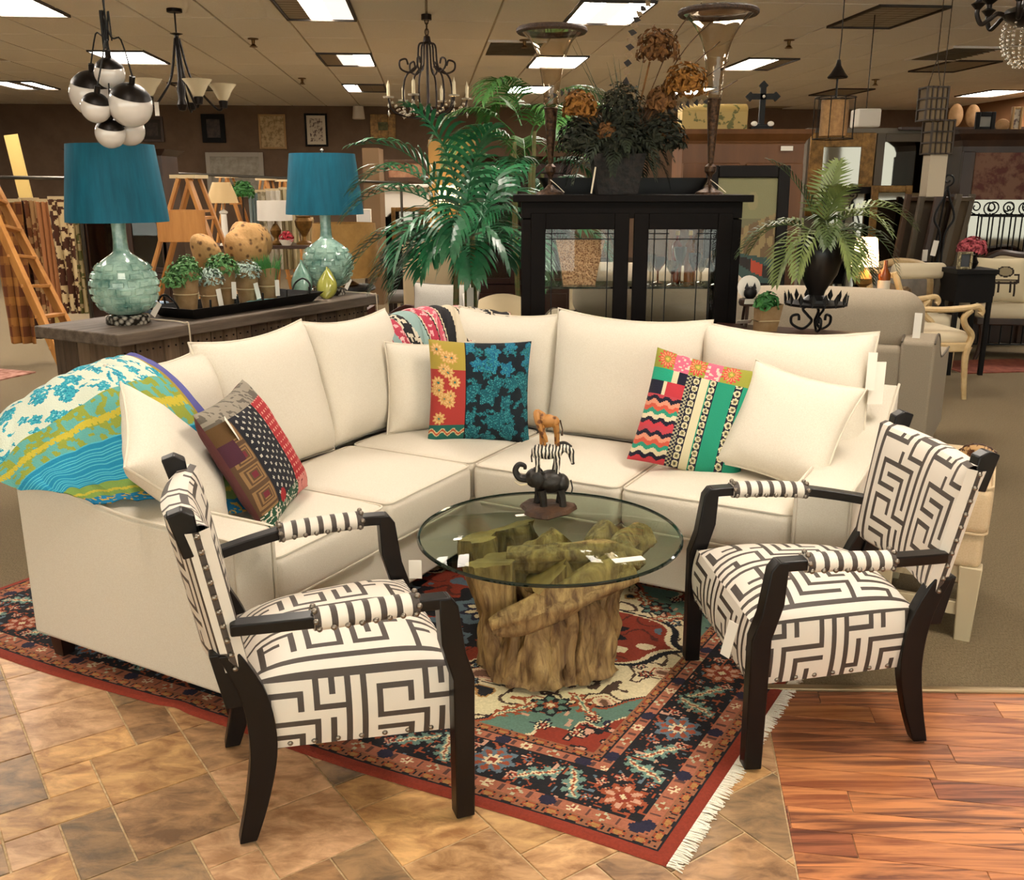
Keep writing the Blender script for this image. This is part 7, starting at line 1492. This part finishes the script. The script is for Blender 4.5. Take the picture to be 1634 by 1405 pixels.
# ---- tall brown armoire, box and cross on top, gondola painting
m_hon = M('honey_wood', '#6a4322', .5, col2='#573517', nscale=5, stretch=(1, 1, .15)); q0, q1 = px(1082, 208, 9.0), px(1296, 208, 9.0); AW2 = q1.x - q0.x; AH2 = px(1190, 206, 9.0).z
t = thing('honey_armoire', 'tall honey brown armoire behind the china cabinet', 'armoire', ((q0.x + q1.x) / 2, 9.0, 0)); b = MB(); b.box((0, .3, AH2 / 2 - .06), (AW2 - .1, .56, AH2 - .12)); b.build('case', m_hon, t, bevel=.01); b = MB(); b.loft([[(x * (AW2 / 2 + e), y * (.28 + e) + .3, z) for x, y in ((-1, -1), (1, -1), (1, 1), (-1, 1))] for e, z in ((-.05, AH2 - .16), (-.03, AH2 - .1), (.02, AH2 - .04), (.03, AH2))]); b.build('cornice', m_hon, t, ang=20)
for sx in (-1, 1): b = MB(); b.box((sx * AW2 / 4 * .95, .008, AH2 * .47), (AW2 / 2 - .08, .03, AH2 * .78)); d = b.build('door', m_hon, t, bevel=.01); k = MB(); k.ball((sx * .05, -.02, AH2 * .45), .016, 8, 6); k.build('knob', m_nail, d)
tagcard(t, (AW2 / 2 - .22, -.016, px(1250, 237, 9.0).z), .11, .04)
q0, q1 = px(1086, 206, 9.15), px(1190, 206, 9.15); BW = q1.x - q0.x; BHt = px(1130, 165, 9.15).z - AH2; t = thing('painted_box', 'cream domed box painted with leaves on top of the honey armoire', 'box', ((q0.x + q1.x) / 2, 9.22, AH2)); m_pb = M('painted_leaf_box', '#a98f54', .6, col2='#5c5a2c', nscale=9, detail=3, lo=.58, hi=.62)
b = MB(); b.box((0, 0, BHt * .35), (BW, .26, BHt * .7)); b.build('chest', m_pb, t, bevel=.006); b = MB(); b.extrude([(-.13, BHt * .7)] + [(-math.cos(a) * .13, BHt * .7 + math.sin(a) * BHt * .3) for a in np.linspace(.1, PI - .1, 10)] + [(.13, BHt * .7)], 'x', -BW / 2, BW / 2); b.build('lid', m_pb, t)
q = px(1214, 206, 9.12); t = thing('standing_cross', 'black ornate cross on a stepped foot on the honey armoire', 'cross', (q.x, 9.12, AH2)); k = sc(9.12); hh = 66 * k
b = MB(); b.box((0, 0, hh * .52), (.05, .03, hh * .8)); b.box((0, 0, hh * .70), (.22, .03, .05)); 
for (x, z) in ((-.115, hh * .70), (.115, hh * .70), (0, hh * .93)): b.box((x, 0, z), (.06, .032, .06), ry=PI / 4)
b.build('cross', m_iron, t); b = MB(); b.box((0, 0, .012), (.20, .09, .024)); b.box((0, 0, .035), (.13, .07, .025)); b.build('foot', m_iron, t, bevel=.003)
for sx in (-1, 1): b = MB(); b.ball((sx * .075, -.05, .05), .022, 8, 6, (1.4, .5, 1)); b.build('white_bow', m_white, t)
b = MB(); b.ball((.005, -.02, hh * .70), .014, 8, 6); b.build('stud', m_white, t)
pa, pb = px(1128, 264, 8.3), px(1248, 455, 8.3); pz0 = .70; ch_ = thing('low_chest', 'low dark chest behind the grey sofa carrying the canal painting', 'chest', ((pa.x + pb.x) / 2, 8.35, 0)); b = MB(); b.box((0, 0, pz0 / 2), (.9, .5, pz0)); b.build('case', m_walnut, ch_, bevel=.008)
for i in range(3): b = MB(); b.box((0, -.255, .13 + i * .21), (.82, .02, .18)); d = b.build('drawer', m_walnut, ch_, bevel=.004); k_ = MB(); k_.ball((0, -.275, .13 + i * .21), .014, 8, 6); k_.build('knob', m_nail, d)
def canal(u, v):
    out = np.empty(u.shape + (3,)); out[:] = lina('#6f6d4c'); put(out, v < .62, lina('#5d5b40')); h = .42 + .25 * u; put(out, (v < h) & (u > .0), lina('#7d6c48')); put(out, (v < h) & (vnoise(u * 14, v * 10, 2) > .55), lina('#5c4a30')); put(out, v < .33 - .1 * u, lina('#2c4440')); e = np.hypot((u - .75) / .45, (v - .20 + .25 * (u - .5)) / .06); put(out, e < 1, lina('#1a1512')); put(out, (e < 1) & (u > .62) & (u < .82), lina('#9a3c24')); d = np.hypot((u - .60) / .09, (v - .78) / .09); put(out, (d < 1) & (v > .70), lina('#7a7350')); return out
t = thing('canal_painting', 'canal painting with a red gondola in a heavy black frame', 'painting', ((pa.x + pb.x) / 2, 8.25, pz0)); pw_, ph_ = pb.x - pa.x, pa.z - pz0; t.rotation_euler.x = -.05
for sx in (-1, 1): b = MB(); b.box((sx * (pw_ / 2 - .05), 0, ph_ / 2), (.10, .05, ph_)); b.build('frame_side', m_bkf, t, bevel=.01)
for z in (.05, ph_ - .05): b = MB(); b.box((0, 0, z), (pw_ - .2, .048, .10)); b.build('frame_rail', m_bkf, t, bevel=.01)
n = 60; P = [[(-pw_ / 2 + .1 + (pw_ - .2) * i / n, -.002, .1 + (ph_ - .2) * j / n) for j in range(n + 1)] for i in range(n + 1)]; U_, V_ = np.meshgrid((np.arange(n) + .5) / n, (np.arange(n) + .5) / n, indexing='ij'); b = MB(); b.grid(P, col=[tuple(c) for c in canal(U_, V_).reshape(-1, 3)]); b.build('canvas', VM('oil_canvas', .6, .2, 120), t, smooth=False, fix=False); b = MB(); b.box((0, .015, ph_ / 2), (pw_ - .05, .01, ph_ - .05)); b.build('backing', M('picture_back', '#2a211a', .9), t)
r0 = gp(1560, 578); b = MB(); b.box((0, 0, .0085), (.95, .6, .008)); tag(b.build('small_rug', M('rust_rug', '#8a4a34', .95, col2='#6d3226', nscale=12), loc=(r0.x + .02, r0.y - .25, 0), rz=.15), 'rust red rug on the carpet behind the carved armchair', 'rug')
# ================================================================== things hanging from the ceiling
m_opal = M('opal_glass', '#cbc3bb', .12, spec=.6, coat=.4); m_brz = M('dark_bronze', '#17110d', .4, .6); m_cord = M('black_cord', '#0d0b0a', .7)
GY = 4.3; gp0 = px(168, 60, GY); t = thing('globe_pendant', 'cluster pendant of white glass globes with bronze caps above the first teal lamp', 'pendant lamp', (gp0.x, GY, CEIL - .0)); o_ = t.location
GL = [(175, 117, 22, 0), (148, 150, 33, .10), (208, 168, 32, -.05), (153, 172, 22, -.10), (176, 213, 22, -.03), (206, 208, 23, .07)]
for (x, y, r, dy) in GL:
    Yg = GY + dy; p = px(x, y, Yg) - o_; k = Yg / 1475 * .98; R = r * k; ax = Vector((.22 + .12 * math.sin(x), -.30, 1)).normalized(); Tm = Matrix.Translation(p) @ ax.to_track_quat('Z', 'Y').to_matrix().to_4x4()
    b = MB(); b.ball((0, 0, 0), R, 28, 18, T=Tm); g_ = b.build('globe', m_opal, t)
    b = MB(); b.lathe([(R * 1.012 * math.sin(a), R * 1.012 * math.cos(a)) for a in np.linspace(1.12, .0, 9)][:-1] + [(.012, R * 1.012), (.012, R + .03), (0, R + .03)], 24, T=Tm); b.build('cap', m_brz, g_)
    e = Tm @ Vector((0, 0, R + .03)); tie = px(167, 22, GY) - o_; b = MB(); b.tube(catmull([e, e.lerp(tie, .5) + Vector((.02 * math.sin(x), 0, .02)), tie, Vector((0, 0, -.02))], 6), .0035, 5); b.build('cord', m_cord, t)
b = MB(); b.lathe([(0, -.03), (.07, -.03), (.07, 0), (0, 0)], 20); b.build('canopy', m_brz, t)
tie = px(167, 30, GY) - o_
for k in range(3): b = MB(); b.tube([(tie.x + .018 * math.cos(2 * PI * i / 16 + k), tie.y + .012 * math.sin(k * 2 + i), tie.z + .03 - .16 * (i % 2) * (.7 + .1 * k)) for i in range(8)], .0035, 5); b.build('coiled_cord', m_cord, t)
# bell shade chandelier
BY = 9.6; c0 = px(283, 74, BY); zz0 = px(283, 178, BY).z; t = thing('bell_chandelier', 'bronze chandelier with cream bell glass shades left of the iron one', 'chandelier', (c0.x, BY, zz0)); k = sc(BY); m_bell = M('cream_bell_glass', '#c8bb9c', .35, trans=.0)
b = MB(); b.lathe([(0, 0), (.03, .01), (.05, .06), (.03, .12), (.04, .2), (.02, .3), (.02, (178 - 74) * k), (.06, (178 - 72) * k), (0, (178 - 70) * k)], 16); b.build('column', m_brz, t)
for i in range(5):
    a = 2 * PI * i / 5 + .4; R = 68 * k * .86; zt = (178 - 162) * k; x, y = math.cos(a), math.sin(a)
    b = MB(); b.tube(catmull([(x * .02, y * .02, (178 - 78) * k), (x * R * .25, y * R * .25, (178 - 130) * k), (x * R * .6, y * R * .6, .12), (x * R * .9, y * R * .9, .02), (x * R, y * R, zt)], 6), .011, 6); b.build('arm', m_brz, t)
    b = MB(); b.lathe([(.03, zt), (.05, zt + .02), (.09, zt + .10), (.135, zt + .155), (.13, zt + .155), (.08, zt + .09), (.03, zt + .02)], 18, c=(x * R, y * R, 0)); b.build('glass_shade', m_bell, t); b = MB(); b.lathe([(0, zt - .07), (.035, zt - .06), (.045, zt), (.03, zt + .01), (0, zt + .01)], 12, c=(x * R, y * R, 0)); b.build('cup', m_brz, t)
zc = CEIL - zz0; b = MB(); b.tube([(0, 0, (178 - 74) * k), (0, 0, zc - .02)], .008, 6); b.lathe([(0, zc - .03), (.07, zc - .03), (.07, zc), (0, zc)], 16); b.build('chain', m_brz, t); tagcard(t, (-.14, -.3, .0), .04, .12)
# scrolled iron chandelier with crystal swags
IY = 9.9; zb = px(683, 205, IY).z; c0 = px(683, 150, IY); t = thing('scroll_chandelier', 'wrought iron scroll chandelier with crystal swags left of the vases', 'chandelier', (c0.x, IY, zb)); k = sc(IY); zt_ = (205 - 88) * k; m_crb = M('crystal_bead', '#d8cdb8', .1, trans=.5, ior=1.5); m_cand = M('candle_sleeve', '#c9bb9a', .6); m_irn = M('rubbed_iron', '#20140e', .5, .5)
b = MB(); b.lathe([(0, 0), (.02, .03), (.045, .07), (.03, .12), (.05, .17), (.015, .22), (.012, zt_), (.04, zt_ + .01), (.03, zt_ + .06), (0, zt_ + .08)], 14); b.build('column', m_irn, t)
tips = []
for i in range(6):
    a = 2 * PI * i / 6 + .25; x, y = math.cos(a), math.sin(a); R = 58 * k
    pts = [(.02, zt_), (.08, zt_ - .02), (.10, zt_ - .20), (.17, zt_ - .27), (.26, zt_ - .24), (.27, zt_ - .17), (.21, zt_ - .15), (.19, zt_ - .20)]
    b = MB(); b.tube([(x * p.x, y * p.x, p.y) for p in catmull([(u, v, 0) for u, v in pts], 5)], .009, 6); b.build('upper_scroll', m_irn, t)
    pts = [(.12, zt_ - .22), (.22, zt_ - .32), (.24, .26), (.17, .16), (.06, .13), (.14, .10), (.27, .12), (.36, .17), (R, .27)]
    b = MB(); b.tube([(x * p.x, y * p.x, p.y) for p in catmull([(u, v, 0) for u, v in pts], 5)], .009, 6); b.build('arm', m_irn, t)
    b = MB(); b.lathe([(0, .27), (.05, .275), (.055, .29), (0, .29)], 12, c=(x * R, y * R, 0)); b.build('drip_pan', m_crb, t); b = MB(); b.lathe([(.016, .29), (.016, .40), (.005, .42), (0, .45)], 8, c=(x * R, y * R, 0)); b.build('candle', m_cand, t); tips.append((x * R, y * R, .27))
    d = MB(); d.lathe([(0, .10), (.012, .13), (.0, .17)], 6, c=(x * R, y * R, 0)); d.lathe([(0, .18), (.014, .205), (0, .24)], 6, c=(x * R, y * R, 0)); d.build('crystal_drop', m_crb, t)
for i in range(6):
    a, c = Vector(tips[i]), Vector(tips[(i + 1) % 6]); sw = MB()
    for q in range(1, 14): f = q / 14; p = a.lerp(c, f); p.z -= .16 * math.sin(PI * f); p.xy = p.xy * (1 - .25 * math.sin(PI * f)); sw.ball(p, .013, 6, 4)
    sw.build('bead_swag', m_crb, t, kind='stuff')
zc = CEIL - zb; nl = int((zc - zt_ - .08) / .05)
for i in range(nl): b = MB(); z = zt_ + .08 + i * .05; ang = (i % 2) * PI / 2; b.tube([(math.cos(ang) * math.cos(u) * .018, math.sin(ang) * math.cos(u) * .018, z + .02 + math.sin(u) * .033) for u in np.linspace(0, 2 * PI, 9)[:-1]], .005, 5, closed=True); b.build('chain_link', m_irn, t)
b = MB(); b.lathe([(0, zc - .05), (.05, zc - .05), (.05, zc), (0, zc)], 14); b.build('canopy', m_irn, t)
# wire cage drum pendant
WY = 7.6; c0 = px(1331, 190, WY); k = sc(WY); zb = px(1331, 222, WY).z; t = thing('cage_pendant', 'drum pendant in a wire cage hanging before the gold mirror', 'pendant lamp', (c0.x, WY, zb)); R, H_ = 29 * k, 54 * k; m_bur = M('burlap_shade', '#86663f', .9, col2='#6f5230', nscale=30, bump=.4, bscale=90)
b = MB(); n = 28; b.loft([[(math.cos(2 * PI * i / n) * r, math.sin(2 * PI * i / n) * r, z) for i in range(n)] for r, z in ((R * .68, .02), (R * .68, H_), (R * .66, H_), (R * .66, .02))], caps=False); b.build('drum_shade', m_bur, t)
cg = MB()
for z in (.0, H_ + .02): cg.tube([(math.cos(2 * PI * i / n) * R, math.sin(2 * PI * i / n) * R, z) for i in range(n)], .004, 5, closed=True)
cg.build('cage_ring', m_brz, t, kind='stuff')
for i in range(9): a = 2 * PI * i / 9; b = MB(); b.tube([(math.cos(a) * R, math.sin(a) * R, 0), (math.cos(a) * R, math.sin(a) * R, H_ + .02)], .004, 5); b.build('cage_wire', m_brz, t)
zc = CEIL - zb; zk = px(1331, 125, WY).z - zb; b = MB(); b.lathe([(.012, zk + .13), (.02, zk + .09), (.05, zk + .04), (.075, zk + .01), (.07, zk), (0, zk)], 18); b.build('bell_cap', m_brz, t)
b = MB(); b.tube([(0, 0, H_), (0, 0, zk)], .008, 6); b.build('stem', m_brz, t); b = MB(); b.tube([(0, 0, zk + .1), (.005, 0, zk + .3), (0, 0, zc)], .0045, 5); b.build('chain', m_brz, t); b = MB()
for i in range(6): a = 2 * PI * i / 6; b.tube([(0, 0, H_ + .015), (math.cos(a) * R, math.sin(a) * R, H_ + .02)], .003, 4)
b.build('spider', m_brz, t)
# bamboo lanterns
m_bam = M('bamboo_strip', '#2e2114', .6); m_pap = M('lantern_paper', '#6a5a42', .9); m_pap2 = M('lantern_paper_pale', '#a89c88', .9)
def lantern(label, x, y0, y1, w_, Y, tail=None, ry=0.):
    c0 = px(x, y1, Y); k = sc(Y); t = thing('bamboo_lantern', label, 'lantern', (c0.x, Y, c0.z), ry, 'hanging bamboo lanterns'); H_ = (y1 - y0) * k; W_ = w_ * k
    b = MB(); b.box((0, 0, H_ / 2), (W_ * .9, W_ * .9, H_ * .96)); b.build('paper_body', m_pap, t, smooth=False)
    for sx in (-1, 1):
        for sy in (-1, 1): b = MB(); b.box((sx * W_ / 2, sy * W_ / 2, H_ / 2), (.016, .016, H_)); b.build('corner_post', m_bam, t)
    for z in np.linspace(.008, H_ - .008, 4):
        for sy in (-1, 1): b = MB(); b.box((0, sy * W_ / 2, z), (W_, .012, .012)); b.build('slat', m_bam, t); b = MB(); b.box((sy * W_ / 2, 0, z), (.012, W_, .012)); b.build('slat', m_bam, t)
    for u in (-.25, 0, .25):
        for sy in (-1, 1): b = MB(); b.box((u * W_, sy * W_ / 2, H_ / 2), (.010, .012, H_)); b.build('slat', m_bam, t)
    if tail: b = MB(); b.box((0, 0, -tail * k / 2), (W_ * .8, W_ * .8, tail * k)); b.build('paper_tail', m_pap2, t, smooth=False)
    zc = CEIL - c0.z
    for sx in (-1, 1): b = MB(); b.tube([(sx * W_ * .3, 0, H_), (0, 0, H_ + .22)], .004, 5); b.build('hanging_cord', m_bam, t)
    b = MB(); b.tube([(0, 0, H_ + .22), (0, 0, zc)], .004, 5); b.build('cord', m_bam, t)
lantern('smaller square bamboo lantern, higher of the two before the partition', 1485, 146, 194, 30, 8.3); lantern('long bamboo lantern with a pale paper lower half, lower of the two', 1493, 198, 247, 32, 8.6, tail=60)
t = lantern
q = px(1380, 200, 9.9); t = thing('white_shade_pendant', 'white fabric pendant shade behind the wire cage drum', 'pendant lamp', (q.x, 9.9, px(1380, 204, 9.9).z)); k = sc(9.9); b = MB(); b.rbox((0, 0, 13 * k), (34 * k, 34 * k, 26 * k), .02, 3, 2); b.build('shade', m_wsh, t); b = MB(); b.tube([(0, 0, 26 * k), (0, 0, CEIL - t.location.z)], .005, 5); b.build('cord', m_brz, t)
# crystal chandelier at the top right corner
CY_ = 4.4; c0 = px(1640, 20, CY_); t = thing('crystal_chandelier', 'black armed crystal chandelier cut off by the top right corner', 'chandelier', (c0.x, CY_, px(1640, 35, CY_).z)); k = sc(CY_)
b = MB(); b.lathe([(0, -.02), (.05, -.015), (.085, .01), (.10, .03), (.085, .05), (.03, .07), (.02, .12), (.05, .17), (.02, .22), (.015, .5), (0, .5)], 24); b.build('hub', m_brz, t)
for i in range(6):
    a = 2 * PI * i / 6 + PI - .12; x, y = math.cos(a), math.sin(a)
    b = MB(); b.tube([(x * p.x, y * p.x, p.y) for p in catmull([(u, v, 0) for u, v in ((.08, .02), (.12, .035), (.155, .01), (.185, -.005), (.205, .03), (.205, .055))], 5)], .010, 7); b.build('arm', m_brz, t)
    b = MB(); b.lathe([(.008, .05), (.03, .075), (.012, .085), (.012, .10), (.042, .125), (.045, .13), (0, .13)], 14, c=(x * .205, y * .205, 0)); b.build('cup', m_brz, t); b = MB(); b.lathe([(.014, .13), (.014, .24), (0, .25)], 10, c=(x * .205, y * .205, 0)); b.build('candle', m_cand, t)
m_cb2 = M('clear_bead', '#efe8dc', .03, trans=.9, ior=1.5)
for i in range(10):
    a = 2 * PI * i / 10; st = MB(); x, y = math.cos(a), math.sin(a)
    for q in range(11): f = q / 10; r = .085 + .01 * math.sin(PI * f) - .055 * f ** 3; st.ball((x * r, y * r, -.01 - .17 * f), .0075 if q % 2 else .0055, 7, 5)
    st.build('bead_strand', m_cb2, t, kind='stuff')
zc = CEIL - t.location.z; b = MB(); b.tube([(0, 0, .5), (0, 0, zc)], .006, 6); b.build('chain', m_brz, t)
